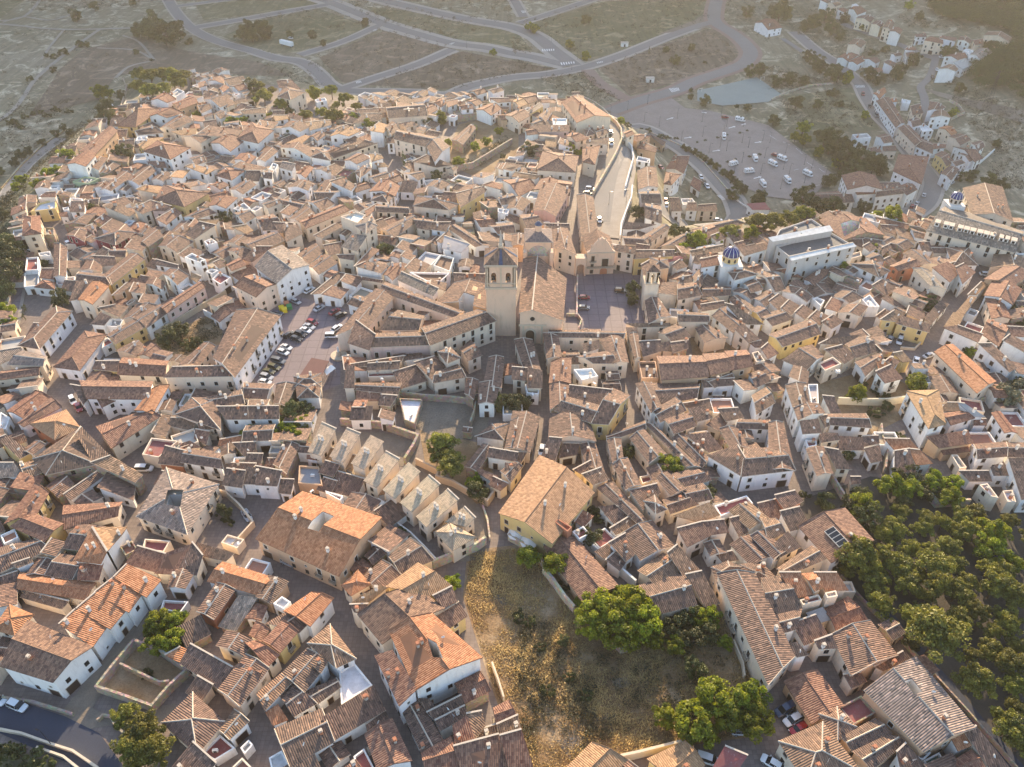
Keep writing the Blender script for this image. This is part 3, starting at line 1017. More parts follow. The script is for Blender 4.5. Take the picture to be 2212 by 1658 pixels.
def build_wall():
    m, nt, b = nodes('render_wall'); at_ = N(nt, 'VertexColor'); at_.layer_name = 'Col'; base = at_.outputs[0]
    p = posn(nt)
    mp = N(nt, 'Mapping'); mp.inputs['Scale'].default_value = (1, 1, 0.25); L(nt, p, mp.inputs[0])
    st = noise(nt, mp.outputs[0], 0.9, 5, 0.65)
    c1 = mixc(nt, ramp(nt, st, [(0.5, grey(0)), (0.75, grey(0.5))]), base, mixc(nt, 0.6, base, (0.22, 0.17, 0.12)))
    pt = noise(nt, p, 0.25, 3)
    c2 = mixc(nt, ramp(nt, pt, [(0.3, grey(0.3)), (0.5, grey(0))]), c1, mixc(nt, 0.5, c1, (0.5, 0.44, 0.36)))
    L(nt, c2, b.inputs['Base Color']); b.inputs['Roughness'].default_value = 0.9
    bn = N(nt, 'Bump'); bn.inputs['Distance'].default_value = 0.03; L(nt, noise(nt, p, 4, 4), bn.inputs['Height']); L(nt, bn.outputs[0], b.inputs['Normal'])
    return m
build_wall()
def build_stone():
    m, nt, b = nodes('stone_wall'); at_ = N(nt, 'VertexColor'); at_.layer_name = 'Col'; base = at_.outputs[0]
    p = posn(nt); v = N(nt, 'TexVoronoi'); v.inputs['Scale'].default_value = 1.5; L(nt, p, v.inputs['Vector'])
    c1 = mixc(nt, 0.35, base, v.outputs['Color'], 'MULTIPLY')
    c2 = mixc(nt, ramp(nt, noise(nt, p, 0.5, 5), [(0.4, grey(0)), (0.7, grey(0.6))]), c1, mixc(nt, 0.5, c1, (0.16, 0.12, 0.09)))
    L(nt, c2, b.inputs['Base Color']); b.inputs['Roughness'].default_value = 0.95
    bn = N(nt, 'Bump'); bn.inputs['Distance'].default_value = 0.15; L(nt, v.outputs['Distance'], bn.inputs['Height']); L(nt, bn.outputs[0], b.inputs['Normal'])
build_stone()
def build_flat():
    m, nt, b = nodes('flat_roof'); at_ = N(nt, 'VertexColor'); at_.layer_name = 'Col'; base = at_.outputs[0]
    p = posn(nt)
    c1 = mixc(nt, ramp(nt, noise(nt, p, 0.7, 5, 0.7), [(0.42, grey(0)), (0.68, grey(0.55))]), base, mixc(nt, 0.6, base, (0.2, 0.17, 0.15)))
    c2 = mixc(nt, ramp(nt, noise(nt, p, 3.0, 3), [(0.6, grey(0)), (0.7, grey(0.35))]), c1, mixc(nt, 0.6, c1, (0.6, 0.56, 0.5)))
    L(nt, c2, b.inputs['Base Color']); b.inputs['Roughness'].default_value = 0.8
build_flat()
simple('mortar', (0.50, 0.43, 0.35), var=0.15, scale=1.5)
simple('whitewash', (0.74, 0.71, 0.66), var=0.06)
simple('dark_wood', (0.045, 0.024, 0.016), rough=0.6)
simple('iron', (0.015, 0.015, 0.017), rough=0.5)
simple('frame_paint', (0.62, 0.56, 0.47), var=0.08)
simple('clay_pot', (0.42, 0.17, 0.09))
simple('stone_trim', (0.52, 0.42, 0.31), var=0.12, scale=0.8, bump=0.03)
simple('blue_tiles', (0.06, 0.075, 0.13), rough=0.3, var=0.5, scale=1.2)
simple('blue_glaze', (0.02, 0.025, 0.14), rough=0.2, var=0.3)
simple('trunk_bark', (0.12, 0.08, 0.055), var=0.25, scale=4, bump=0.05)
simple('rubber', (0.012, 0.012, 0.012), rough=0.7)
simple('steel', (0.45, 0.45, 0.45), rough=0.4, metal=0.6)
simple('white_sheet', (0.80, 0.78, 0.74), rough=0.6, var=0.05)
simple('shade_net', (0.10, 0.035, 0.035), rough=0.8, var=0.25, scale=2)
simple('bin_yellow', (0.62, 0.50, 0.02), rough=0.4); simple('bin_green', (0.03, 0.22, 0.07), rough=0.4); simple('bin_blue', (0.02, 0.08, 0.3), rough=0.4)
simple('lamp_metal', (0.03, 0.03, 0.033), rough=0.4, metal=0.5)
m, nt, b = nodes('glass_dark'); b.inputs['Base Color'].default_value = (0.018, 0.02, 0.024, 1); b.inputs['Roughness'].default_value = 0.12
m, nt, b = nodes('lamp_glass'); b.inputs['Base Color'].default_value = (0.75, 0.75, 0.72, 1); b.inputs['Roughness'].default_value = 0.25
CARCOL = {'w': (0.72, 0.73, 0.74), 's': (0.38, 0.40, 0.43), 'k': (0.018, 0.018, 0.022), 'r': (0.26, 0.012, 0.02), 'b': (0.03, 0.05, 0.10), 'o': (0.12, 0.11, 0.05), 'g': (0.16, 0.17, 0.18)}
CARNAME = {'w': 'white', 's': 'silver', 'k': 'black', 'r': 'red', 'b': 'dark blue', 'o': 'olive', 'g': 'grey'}
for k_, v_ in CARCOL.items():
    m, nt, b = nodes('paint_' + CARNAME[k_].replace(' ', '_')); b.inputs['Base Color'].default_value = (*v_, 1); b.inputs['Roughness'].default_value = 0.28
    b.inputs['Coat Weight'].default_value = 0.5; b.inputs['Coat Roughness'].default_value = 0.08
def leafmat(name, dark, light, trans=0.25):
    m, nt, b = nodes(name); at_ = N(nt, 'VertexColor'); at_.layer_name = 'Col'
    sp = N(nt, 'SeparateColor'); L(nt, at_.outputs[0], sp.inputs[0])
    oi = N(nt, 'ObjectInfo')
    c = mixc(nt, sp.outputs[0], dark, light)
    hs = N(nt, 'HueSaturation'); L(nt, c, hs.inputs['Color'])
    L(nt, math_(nt, 'ADD', math_(nt, 'MULTIPLY', oi.outputs['Random'], 0.5), 0.78), hs.inputs['Value'])
    L(nt, math_(nt, 'ADD', math_(nt, 'MULTIPLY', oi.outputs['Random'], 0.03), 0.485), hs.inputs['Hue'])
    L(nt, hs.outputs[0], b.inputs['Base Color']); b.inputs['Roughness'].default_value = 0.6
    tr = N(nt, 'BsdfTranslucent'); L(nt, hs.outputs[0], tr.inputs[0]); mx = N(nt, 'MixShader'); mx.inputs[0].default_value = trans
    out = [n for n in nt.nodes if n.type == 'OUTPUT_MATERIAL'][0]
    L(nt, b.outputs[0], mx.inputs[1]); L(nt, tr.outputs[0], mx.inputs[2]); L(nt, mx.outputs[0], out.inputs[0])
leafmat('pine_leaf', (0.035, 0.050, 0.012), (0.30, 0.28, 0.035), 0.35)
leafmat('broad_leaf', (0.05, 0.085, 0.010), (0.36, 0.38, 0.02), 0.45)
leafmat('dark_leaf', (0.025, 0.036, 0.012), (0.12, 0.125, 0.03), 0.25)
leafmat('olive_leaf', (0.09, 0.10, 0.06), (0.22, 0.22, 0.13), 0.2)
leafmat('dry_grass', (0.30, 0.20, 0.09), (0.80, 0.66, 0.34), 0.5)
leafmat('weed', (0.028, 0.030, 0.012), (0.10, 0.09, 0.035), 0.2)
leafmat('wood_leaf', (0.02, 0.034, 0.010), (0.085, 0.105, 0.02), 0.2)
leafmat('stones', (0.12, 0.105, 0.09), (0.42, 0.38, 0.33), 0.0)
def groundmat(name, cols, s1, s2, bump=0.1, rough=0.95, furrow=0):
    m, nt, b = nodes(name); p = posn(nt)
    f1 = noise(nt, p, s1, 6, 0.62, 0.4); f2 = noise(nt, p, s2, 5, 0.7); f3 = noise(nt, p, s2 * 4.5, 3, 0.7)
    n = len(cols); c = ramp(nt, f1, [(0.30 + 0.42 * i / max(1, n - 1), cols[i]) for i in range(n)])
    c = mixc(nt, ramp(nt, f2, [(0.36, grey(0)), (0.64, grey(0.8))]), mixc(nt, 0.45, c, cols[0]), c)
    c = mixc(nt, ramp(nt, f3, [(0.3, grey(0.55)), (0.55, grey(0))]), c, mixc(nt, 0.55, c, (0.02, 0.018, 0.012)))
    if furrow:
        mp = N(nt, 'Mapping'); mp.inputs['Rotation'].default_value = (0, 0, furrow); mp.inputs['Scale'].default_value = (1, 0.06, 1); L(nt, p, mp.inputs[0])
        c = mixc(nt, ramp(nt, noise(nt, mp.outputs[0], 0.35, 4, 0.6), [(0.42, grey(0)), (0.6, grey(0.55))]), c, mixc(nt, 0.5, c, (0.02, 0.02, 0.012)))
        c = mixc(nt, ramp(nt, noise(nt, p, 0.06, 6, 0.75, 1.5), [(0.52, grey(0)), (0.66, grey(0.7))]), c, (cols[-1][0] * 1.7, cols[-1][1] * 1.7, cols[-1][2] * 1.65))
    L(nt, c, b.inputs['Base Color']); b.inputs['Roughness'].default_value = rough
    bn = N(nt, 'Bump'); bn.inputs['Distance'].default_value = bump; L(nt, f2, bn.inputs['Height']); L(nt, bn.outputs[0], b.inputs['Normal'])
groundmat('dry_ground', [(0.13, 0.125, 0.065), (0.22, 0.192, 0.12), (0.28, 0.24, 0.165), (0.38, 0.33, 0.245)], 0.012, 0.22, 0.35, furrow=0.5)
groundmat('field_brown', [(0.125, 0.092, 0.060), (0.175, 0.132, 0.09), (0.23, 0.178, 0.128)], 0.02, 0.35, 0.25, furrow=1.2)
groundmat('field_green', [(0.105, 0.108, 0.044), (0.16, 0.148, 0.078), (0.225, 0.195, 0.125)], 0.02, 0.3, 0.3, furrow=-0.6)
groundmat('chalk_earth', [(0.15, 0.125, 0.095), (0.24, 0.20, 0.155), (0.32, 0.28, 0.22)], 0.05, 0.5, 0.2)
groundmat('dirt_track', [(0.27, 0.24, 0.195), (0.36, 0.32, 0.265)], 0.1, 0.8, 0.05)
groundmat('lot_earth', [(0.17, 0.10, 0.052), (0.30, 0.205, 0.11), (0.46, 0.37, 0.25)], 0.08, 0.7, 0.3)
groundmat('park_earth', [(0.055, 0.048, 0.04), (0.09, 0.078, 0.066)], 0.06, 0.5, 0.1)
def paving(name, base, joint, w, l, var=0.25, rough=0.8, mortar=0.03):
    m, nt, b = nodes(name); p = posn(nt); br = N(nt, 'TexBrick'); br.inputs['Scale'].default_value = 1.0
    br.inputs['Brick Width'].default_value = w; br.inputs['Row Height'].default_value = l; br.inputs['Mortar Size'].default_value = mortar; br.offset = 0.0
    br.inputs['Color1'].default_value = (*[v * (1 - var / 2) for v in base], 1); br.inputs['Color2'].default_value = (*[v * (1 + var / 2) for v in base], 1); br.inputs['Mortar'].default_value = (*joint, 1)
    L(nt, p, br.inputs['Vector'])
    c = mixc(nt, ramp(nt, noise(nt, p, 0.13, 5), [(0.4, grey(0)), (0.7, grey(0.4))]), br.outputs['Color'], mixc(nt, 0.5, br.outputs['Color'], (0.06, 0.05, 0.05)))
    c = mixc(nt, ramp(nt, noise(nt, p, 1.2, 4), [(0.45, grey(0)), (0.7, grey(0.3))]), c, mixc(nt, 0.4, c, (0.35, 0.3, 0.27)))
    L(nt, c, b.inputs['Base Color']); b.inputs['Roughness'].default_value = rough
paving('square_paving', (0.175, 0.14, 0.155), (0.125, 0.10, 0.11), 3.6, 3.6, 0.12, mortar=0.16)
paving('street_paving', (0.185, 0.145, 0.125), (0.12, 0.09, 0.08), 0.9, 0.9, 0.3)
paving('carpark_paving', (0.25, 0.21, 0.185), (0.19, 0.16, 0.14), 1.0, 1.0, 0.12)
groundmat('cobbles', [(0.17, 0.14, 0.11), (0.27, 0.225, 0.175)], 0.3, 1.6, 0.15)
groundmat('asphalt', [(0.21, 0.195, 0.18), (0.255, 0.237, 0.22)], 0.05, 0.8, 0.02)
groundmat('asphalt_dark', [(0.038, 0.046, 0.072), (0.055, 0.064, 0.092)], 0.08, 1.5, 0.02)
groundmat('sidewalk', [(0.36, 0.315, 0.265), (0.47, 0.415, 0.355)], 0.1, 1.2, 0.03)
groundmat('sidewalk_red', [(0.24, 0.17, 0.14), (0.30, 0.21, 0.175)], 0.1, 1.2, 0.03)
groundmat('court_green', [(0.24, 0.28, 0.255), (0.28, 0.32, 0.29)], 0.1, 1.0, 0.01)
groundmat('concrete', [(0.27, 0.24, 0.21), (0.38, 0.34, 0.30)], 0.2, 1.2, 0.04)
simple('road_paint', (0.72, 0.70, 0.66), var=0.08, scale=2)
# ---------------------------------------------------------------- mesh builder
class MB:
    def __init__(s): s.v = []; s.f = []; s.uv = []; s.c = []; s.m = []; s.mats = []
    def mi(s, mat):
        if mat not in s.mats: s.mats.append(mat)
        return s.mats.index(mat)
    def face(s, pts, mat, col=(1, 1, 1), uv=None):
        n = len(s.v); s.v.extend([tuple(p) for p in pts]); s.f.append(list(range(n, n + len(pts))))
        s.uv.append(uv if uv else [(0, 0)] * len(pts)); s.c.append(col); s.m.append(s.mi(mat))
    def box(s, c, sz, mat, col=(1, 1, 1), rot=0.0, bottom=False, M=None):
        hx, hy, hz = sz[0] / 2, sz[1] / 2, sz[2] / 2; cr, sr = math.cos(rot), math.sin(rot)
        P = []
        for z in (-hz, hz):
            for x, y in ((-hx, -hy), (hx, -hy), (hx, hy), (-hx, hy)):
                q = Vector((c[0] + x * cr - y * sr, c[1] + x * sr + y * cr, c[2] + z))
                P.append(M @ q if M else q)
        for q in ((4, 5, 6, 7), (0, 1, 5, 4), (1, 2, 6, 5), (2, 3, 7, 6), (3, 0, 4, 7)) + (((3, 2, 1, 0),) if bottom else ()):
            s.face([P[i] for i in q], mat, col)
    def prism(s, poly, z0, z1, mat, col=(1, 1, 1), top=None, topcol=None, bottom=False):
        """poly counter-clockwise xy; z1 a number or a list"""
        n = len(poly); zt = z1 if isinstance(z1, (list, tuple)) else [z1] * n
        for i in range(n):
            j = (i + 1) % n
            s.face([(poly[i][0], poly[i][1], z0), (poly[j][0], poly[j][1], z0), (poly[j][0], poly[j][1], zt[j]), (poly[i][0], poly[i][1], zt[i])], mat, col)
        s.face([(poly[i][0], poly[i][1], zt[i]) for i in range(n)], top or mat, topcol or col)
        if bottom: s.face([(poly[i][0], poly[i][1], z0) for i in reversed(range(n))], mat, col)
    def tube(s, c, r0, r1, z0, z1, n, mat, col=(1, 1, 1), cap=True):
        a = [(c[0] + r0 * math.cos(2 * math.pi * i / n), c[1] + r0 * math.sin(2 * math.pi * i / n), z0) for i in range(n)]
        b_ = [(c[0] + r1 * math.cos(2 * math.pi * i / n), c[1] + r1 * math.sin(2 * math.pi * i / n), z1) for i in range(n)]
        for i in range(n):
            j = (i + 1) % n; s.face([a[i], a[j], b_[j], b_[i]], mat, col)
        if cap and r1 > 0.01: s.face(b_, mat, col)
    def add(s, o, off=(0, 0, 0)):
        for f, uv, c, m in zip(o.f, o.uv, o.c, o.m): s.face([(o.v[i][0] + off[0], o.v[i][1] + off[1], o.v[i][2] + off[2]) for i in f], o.mats[m], c, uv)
    def mesh(s, name, weld=False):
        me = bpy.data.meshes.new(name); me.from_pydata(s.v, [], s.f)
        for m in s.mats: me.materials.append(MATS[m])
        me.polygons.foreach_set('material_index', s.m)
        ul = me.uv_layers.new(name='UVMap'); ul.data.foreach_set('uv', [x for u in s.uv for p in u for x in p])
        ca = me.color_attributes.new(name='Col', type='FLOAT_COLOR', domain='CORNER')
        ca.data.foreach_set('color', [x for f, c in zip(s.f, s.c) for _ in f for x in (c[0], c[1], c[2], 1.0)])
        me.update(); return me
    def obj(s, name, parent=None, loc=(0, 0, 0)):
        return link(name, s.mesh(name), parent, loc)
def link(name, data, parent=None, loc=(0, 0, 0)):
    o = bpy.data.objects.new(name, data); COL.objects.link(o); o.location = loc
    if parent is not None: o.parent = parent
    return o
def tag(o, label=None, cat=None, group=None, kind=None):
    if label: o['label'] = label
    if cat: o['category'] = cat
    if group: o['group'] = group
    if kind: o['kind'] = kind
    return o
def empty(name, loc, rz=0.0):
    o = bpy.data.objects.new(name, None); COL.objects.link(o); o.location = loc; o.rotation_euler = (0, 0, rz); o.empty_display_size = 0.5
    return o
def ccw(poly):
    a = sum(poly[i][0] * poly[(i + 1) % len(poly)][1] - poly[(i + 1) % len(poly)][0] * poly[i][1] for i in range(len(poly)))
    return poly if a > 0 else poly[::-1]
def in_poly(x, y, poly):
    c = False; n = len(poly)
    for i in range(n):
        ax, ay = poly[i][0], poly[i][1]; bx, by = poly[(i + 1) % n][0], poly[(i + 1) % n][1]
        if (ay > y) != (by > y) and x < (bx - ax) * (y - ay) / (by - ay) + ax: c = not c
    return c
# ---------------------------------------------------------------- ground and sheets
def ground_obj():
    me = bpy.data.meshes.new('ground'); nx, ny = len(XS), len(YS)
    co = np.stack([GX, GY, HF], -1).reshape(-1, 3)
    i = np.arange(ny - 1)[:, None] * nx + np.arange(nx - 1)[None, :]
    fc = np.stack([i, i + 1, i + nx + 1, i + nx], -1).reshape(-1, 4)
    me.from_pydata(co.tolist(), [], fc.tolist()); me.materials.append(MATS['dry_ground'])
    me.polygons.foreach_set('use_smooth', [True] * len(me.polygons))
    return tag(link('ground', me), kind='structure')
ground_obj()
def clip_ok(x, y): return True
def drape(name, poly, off, mat, kind='structure', cell=5.0, offz=None):
    """flat-lying sheet following the terrain; poly = world xy points"""
    poly = ccw([tuple(p[:2]) for p in poly])
    # densify the outline
    out = []
    for i in range(len(poly)):
        a, b_ = Vector(poly[i]), Vector(poly[(i + 1) % len(poly)]); n = max(1, int((b_ - a).length / cell))
        out += [a.lerp(b_, k / n) for k in range(n)]
    xs = [p[0] for p in out]; ys = [p[1] for p in out]
    verts = list(out); edges = [(i, (i + 1) % len(out)) for i in range(len(out))]
    flat = max(abs(ground(p[0], p[1])) for p in out) < 0.02
    if not flat or cell < 4:
        x = math.floor(min(xs) / cell) * cell
        while x < max(xs):
            y = math.floor(min(ys) / cell) * cell
            while y < max(ys):
                if in_poly(x, y, poly): verts.append(Vector((x, y)))
                y += cell
            x += cell
    r = delaunay_2d_cdt(verts, edges, [list(range(len(out)))], 1, 1e-5)
    me = bpy.data.meshes.new(name); me.from_pydata([(p.x, p.y, ground(p.x, p.y) + off) for p in r[0]], [], [f for f in r[2]])
    me.materials.append(MATS[mat]); me.update()
    if me.polygons and me.polygons[0].normal.z < 0: me.flip_normals()
    return tag(link(name, me), kind=kind) if kind else link(name, me)
def resample(pts, step):
    # smooth by Catmull-Rom then resample
    P = [Vector(p[:2]) for p in pts]; P = [P[0] * 2 - P[1]] + P + [P[-1] * 2 - P[-2]]; out = []
    for i in range(1, len(P) - 2):
        n = max(1, int((P[i + 1] - P[i]).length / step))
        for k in range(n):
            t = k / n; a, b_, c, d = P[i - 1:i + 3]
            out.append(0.5 * ((2 * b_) + (c - a) * t + (2 * a - 5 * b_ + 4 * c - d) * t * t + (3 * b_ - a - 3 * c + d) * t ** 3))
    out.append(P[-2]); return out
def strip(name, pts, width, off, mat, step=4.0, shift=0.0, parent=None, kind='structure'):
    C = resample(pts, step); m = MB(); prev = None; nw = max(1, int(width / 3))
    for i, p in enumerate(C):
        d = (C[min(i + 1, len(C) - 1)] - C[max(i - 1, 0)]).normalized(); nrm = Vector((-d.y, d.x))
        row = []
        for k in range(nw + 1):
            q = p + nrm * (shift + width * (k / nw - 0.5)); row.append((q.x, q.y, ground(q.x, q.y) + off))
        if prev:
            for k in range(nw): m.face([prev[k + 1], prev[k], row[k], row[k + 1]][::-1], mat)
        prev = row
    o = m.obj(name, parent)
    return tag(o, kind=kind) if kind else o
def OV(*c): return [at(*ov(x, y)) for x, y in zip(c[::2], c[1::2])]
def TP(r, c, *q, h=0.0): return [at(*tpx(r, c, x, y), h) for x, y in zip(q[::2], q[1::2])]
# ---------------------------------------------------------------- houses
ROOF = {'b': ('old_tiles', (0.165, 0.072, 0.050), 'brown'), 'd': ('old_tiles', (0.098, 0.055, 0.044), 'dark grey-brown'), 't': ('old_tiles', (0.31, 0.175, 0.095), 'pale sandy'),
        'k': ('new_tiles', (0.20, 0.062, 0.036), 'red-brown'), 'o': ('new_tiles', (0.42, 0.155, 0.06), 'orange'), 'l': ('new_tiles', (0.40, 0.225, 0.105), 'golden tan'),
        'c': ('new_tiles', (0.125, 0.06, 0.048), 'chocolate-brown'), 'g': ('old_tiles', (0.33, 0.32, 0.29), 'grey mottled'), 'a': ('new_tiles', (0.50, 0.40, 0.28), 'pale grey-cream'),
        'm': ('flat_roof', (0.27, 0.075, 0.07), 'maroon'), 'e': ('flat_roof', (0.36, 0.345, 0.33), 'light grey'), 'w': ('flat_roof', (0.70, 0.69, 0.67), 'white'),
        'v': ('flat_roof', (0.10, 0.105, 0.11), 'dark grey'), 's': ('flat_roof', (0.30, 0.25, 0.19), 'stone-grey'), 'n': ('flat_roof', (0.06, 0.16, 0.13), 'green'), 'p': ('flat_roof', (0.38, 0.16, 0.10), 'terracotta')}
WALL = {'w': ('render_wall', (0.82, 0.80, 0.77), 'white'), 'c': ('render_wall', (0.74, 0.61, 0.47), 'cream'), 'p': ('render_wall', (0.60, 0.39, 0.24), 'ochre'),
        'y': ('render_wall', (0.66, 0.48, 0.20), 'yellow'), 's': ('stone_wall', (0.42, 0.33, 0.24), 'bare stone'), 'r': ('render_wall', (0.40, 0.155, 0.085), 'brick-red'),
        'e': ('render_wall', (0.50, 0.48, 0.45), 'grey'), 'q': ('render_wall', (0.62, 0.44, 0.38), 'pink'), 'n': ('render_wall', (0.42, 0.50, 0.30), 'green'),
        'x': ('render_wall', (0.26, 0.045, 0.055), 'dark red')}
PIT = 0.27
HOUSES = []
def grow(q, k):
    cx = sum(p[0] for p in q) / 4; cy = sum(p[1] for p in q) / 4
    return [(cx + (x - cx) * k, cy + (y - cy) * k) for x, y in q]
for (r_, c_), txt in T.items():
    for ln in txt.strip().split('\n'):
        tk = ln.split()
        if tk[0] == 'o':
            n = [float(v) for v in tk[1:]]; HOUSES[-1]['holes'].append([tpx(r_, c_, n[i], n[i + 1]) for i in range(0, 8, 2)]); continue
        if tk[0].startswith('+'): wing = True; ty = tk[0][1:]
        else: wing = False; ty = tk[0]
        fl = [t for t in tk if t.startswith('@')]; n = [float(v) for v in tk[3:] if not v.startswith('@')]
        w = dict(ty=ty, rf=tk[1], wl=tk[2], h=n[0] * 0.86, px=grow([tpx(r_, c_, n[i], n[i + 1]) for i in range(1, 9, 2)], 1.0 if 'f' in ty else 1.05))
        if wing: HOUSES[-1]['w'].append(w)
        else: HOUSES.append(dict(w=[w], holes=[], flags=fl, tile=(r_, c_)))
def mauve(c, k): return tuple(v * (1 - k) + m * k for v, m in zip(c, (0.105, 0.064, 0.060)))
def jit(col, a=0.10):
    f = 1 + random.uniform(-a, a); return tuple(min(0.9, max(0, v * f * (1 + random.uniform(-a, a) * 0.35))) for v in col)
def inset(P, d):
    """inset a ccw convex quad (Vector2) by d"""
    n = len(P); out = []
    for i in range(n):
        a, b_, c = P[i - 1], P[i], P[(i + 1) % n]
        e1 = (b_ - a); e2 = (c - b_)
        if e1.length < 1e-3 or e2.length < 1e-3: return None
        n1 = Vector((-e1.y, e1.x)).normalized(); n2 = Vector((-e2.y, e2.x)).normalized()
        k = n1 + n2; 
        if k.length < 0.2: return None
        k = k / k.dot(n1)
        if k.length > 3: k = k.normalized() * 3
        out.append(b_ + k * d)
    return out
def solve_wing(w, zg=None):
    cx = sum(p[0] for p in w['px']) / 4; cy = sum(p[1] for p in w['px']) / 4
    if zg is None: zg = at(cx, cy, w['h']).z - w['h']
    z = zg + w['h']; P = [atz(*p, z) for p in w['px']]
    rise = 0.0
    if w['ty'] == 's':
        wd = ((P[0] + P[1]) / 2 - (P[2] + P[3]) / 2).length; rise = min(2.4, (0.09 if w['rf'] == 'a' else 0.24) * wd)
        wd = ((atz(*w['px'][0], z + rise) + atz(*w['px'][1], z + rise)) / 2 - (P[2] + P[3]) / 2); wd = Vector((wd.x, wd.y)).length; rise = max(0.4, min(2.4, (0.09 if w['rf'] == 'a' else 0.24) * wd))
        P[0] = atz(*w['px'][0], z + rise); P[1] = atz(*w['px'][1], z + rise)
    Q = [Vector((p.x, p.y)) for p in P]
    a = sum(Q[i].x * Q[(i + 1) % 4].y - Q[(i + 1) % 4].x * Q[i].y for i in range(4))
    if a < 0: Q = [Q[1], Q[0], Q[3], Q[2]]
    if w['ty'] in 'gh':
        m1, m2 = (Q[0] + Q[3]) / 2, (Q[1] + Q[2]) / 2; d = (m2 - m1).normalized(); nn = Vector((-d.y, d.x))
        half = (abs((Q[3] - Q[0]).dot(nn)) + abs((Q[2] - Q[1]).dot(nn))) / 4; rise = min(3.6, max(0.5, PIT * half)); w['half'] = half
    w['Q'] = Q; w['rise'] = rise; w['zg'] = zg; w['area'] = abs(a) / 2
    return zg
for H in HOUSES:
    z = None
    for w in H['w']: z = solve_wing(w, z)
    H['zg'] = z; H['c'] = sum((sum(w['Q'], Vector((0, 0))) / 4 for w in H['w']), Vector((0, 0))) / len(H['w'])
    H['cpx'] = (sum(p[0] for w in H['w'] for p in w['px']) / 4 / len(H['w']), sum(p[1] for w in H['w'] for p in w['px']) / 4 / len(H['w']))
    def pa(w):
        q = [(min(max(x, 0), 3840), min(max(y, 0), 2878)) for x, y in w['px']]
        return abs(sum(q[i][0] * q[(i + 1) % 4][1] - q[(i + 1) % 4][0] * q[i][1] for i in range(4))) / 2
    H['parea'] = sum(pa(w) for w in H['w'])
    w0 = H['w'][0]
    H['kind'] = 'flat' if w0['ty'] == 'f' else ('shed' if (w0['ty'] == 's' and w0['h'] <= 3.5) else 'house')
HOUSES = [H for H in HOUSES if H['parea'] > 30]
GRID = {}
for H in HOUSES:
    for w in H['w']:
        xs = [q.x for q in w['Q']]; ys = [q.y for q in w['Q']]
        for i in range(int(min(xs) // 10), int(max(xs) // 10) + 1):
            for j in range(int(min(ys) // 10), int(max(ys) // 10) + 1): GRID.setdefault((i, j), []).append((w, H))
def blocked(x, y, H):
    top = -99
    for w, h2 in GRID.get((int(x // 10), int(y // 10)), ()):
        if h2 is H:
            continue
        if in_poly(x, y, w['Q']): top = max(top, w['zg'] + w['h'] + (w['rise'] * 0.5))
    return top
def own_inside(x, y, H, me):
    return any(w is not me and in_poly(x, y, w['Q']) for w in H['w'])
# ---------------------------------------------------------------- open ground that stays free of roofs
OPENL = [(2, 2, 5, (290, -60, 250, 300, 200, 620, 60, 820, -120, 1010)), (1, 2, 5, (1010, 1200, 1020, 1450, 1050, 1700)), (2, 2, 5, (770, 520, 850, 850, 990, 1000, 1130, 1190, 1270, 1250, 1440, 1400)),
 (2, 2, 4, (1050, 0, 1010, 300, 780, 500)), (2, 3, 5, (130, 300, 200, 560, 260, 800, 0, 950, -200, 930)), (3, 2, 6, (1820, 270, 1950, 520, 2080, 800, 2180, 1050, 2100, 1300, 1900, 1600)),
 (1, 3, 6, (1850, 600, 1790, 800, 1650, 950, 1500, 1150, 1400, 1290, 1200, 1450)), (1, 3, 5, (60, 1500, 450, 1300, 700, 1200, 950, 1190)), (3, 1, 6, (620, 50, 720, 300, 900, 700, 1100, 1100, 1300, 1500, 1430, 1700)),
 (3, 1, 4, (-60, 1060, 230, 830, 440, 620, 660, 350)), (3, 0, 5, (1330, 250, 1000, 620, 800, 850, 600, 1150)), (2, 0, 5, (600, 60, 800, 330, 980, 620, 1200, 720, 1320, 800, 1230, 950, 1180, 1200, 1130, 1290, 1500, 1330, 1700, 1370)),
 (1, 0, 5, (1850, 860, 1600, 700, 1300, 560)), (1, 0, 5, (1960, 900, 1290, 1300, 870, 1450, 800, 1500)), (1, 0, 5, (1300, 560, 1180, 700, 1000, 880, 850, 1070, 600, 1350, 440, 1530)), (1, 0, 5, (490, 180, 520, 460)),
 (1, 1, 5, (420, 430, 560, 620, 700, 680, 1050, 770, 1180, 800)), (1, 1, 4, (1280, 110, 1340, 230)), (0, 2, 6, (850, 1060, 870, 1200, 800, 1400, 690, 1658)), (1, 2, 8, (560, 0, 500, 250, 560, 560)),
 (3, 3, 7, (-60, 900, 60, 1150, 100, 1350, 0, 1500)), (2, 0, 9, (1850, 1000, 2000, 1100, 2150, 1150, 2211, 1050, 2000, 950)), (2, 1, 5, (1900, 850, 1990, 1100, 2080, 1300, 2150, 1000)), (0, 1, 8, (1150, 1300, 1180, 1500)),
 (2, 3, 6, (1330, 560, 1600, 800, 1800, 1040, 2211, 1140)), (1, 3, 8, (1100, 1300, 1500, 1350)), (1, 2, 6, (1300, 60, 1320, 220, 1450, 290, 1700, 300, 1900, 230)), (1, 1, 6, (1960, 1440, 1960, 1660))]
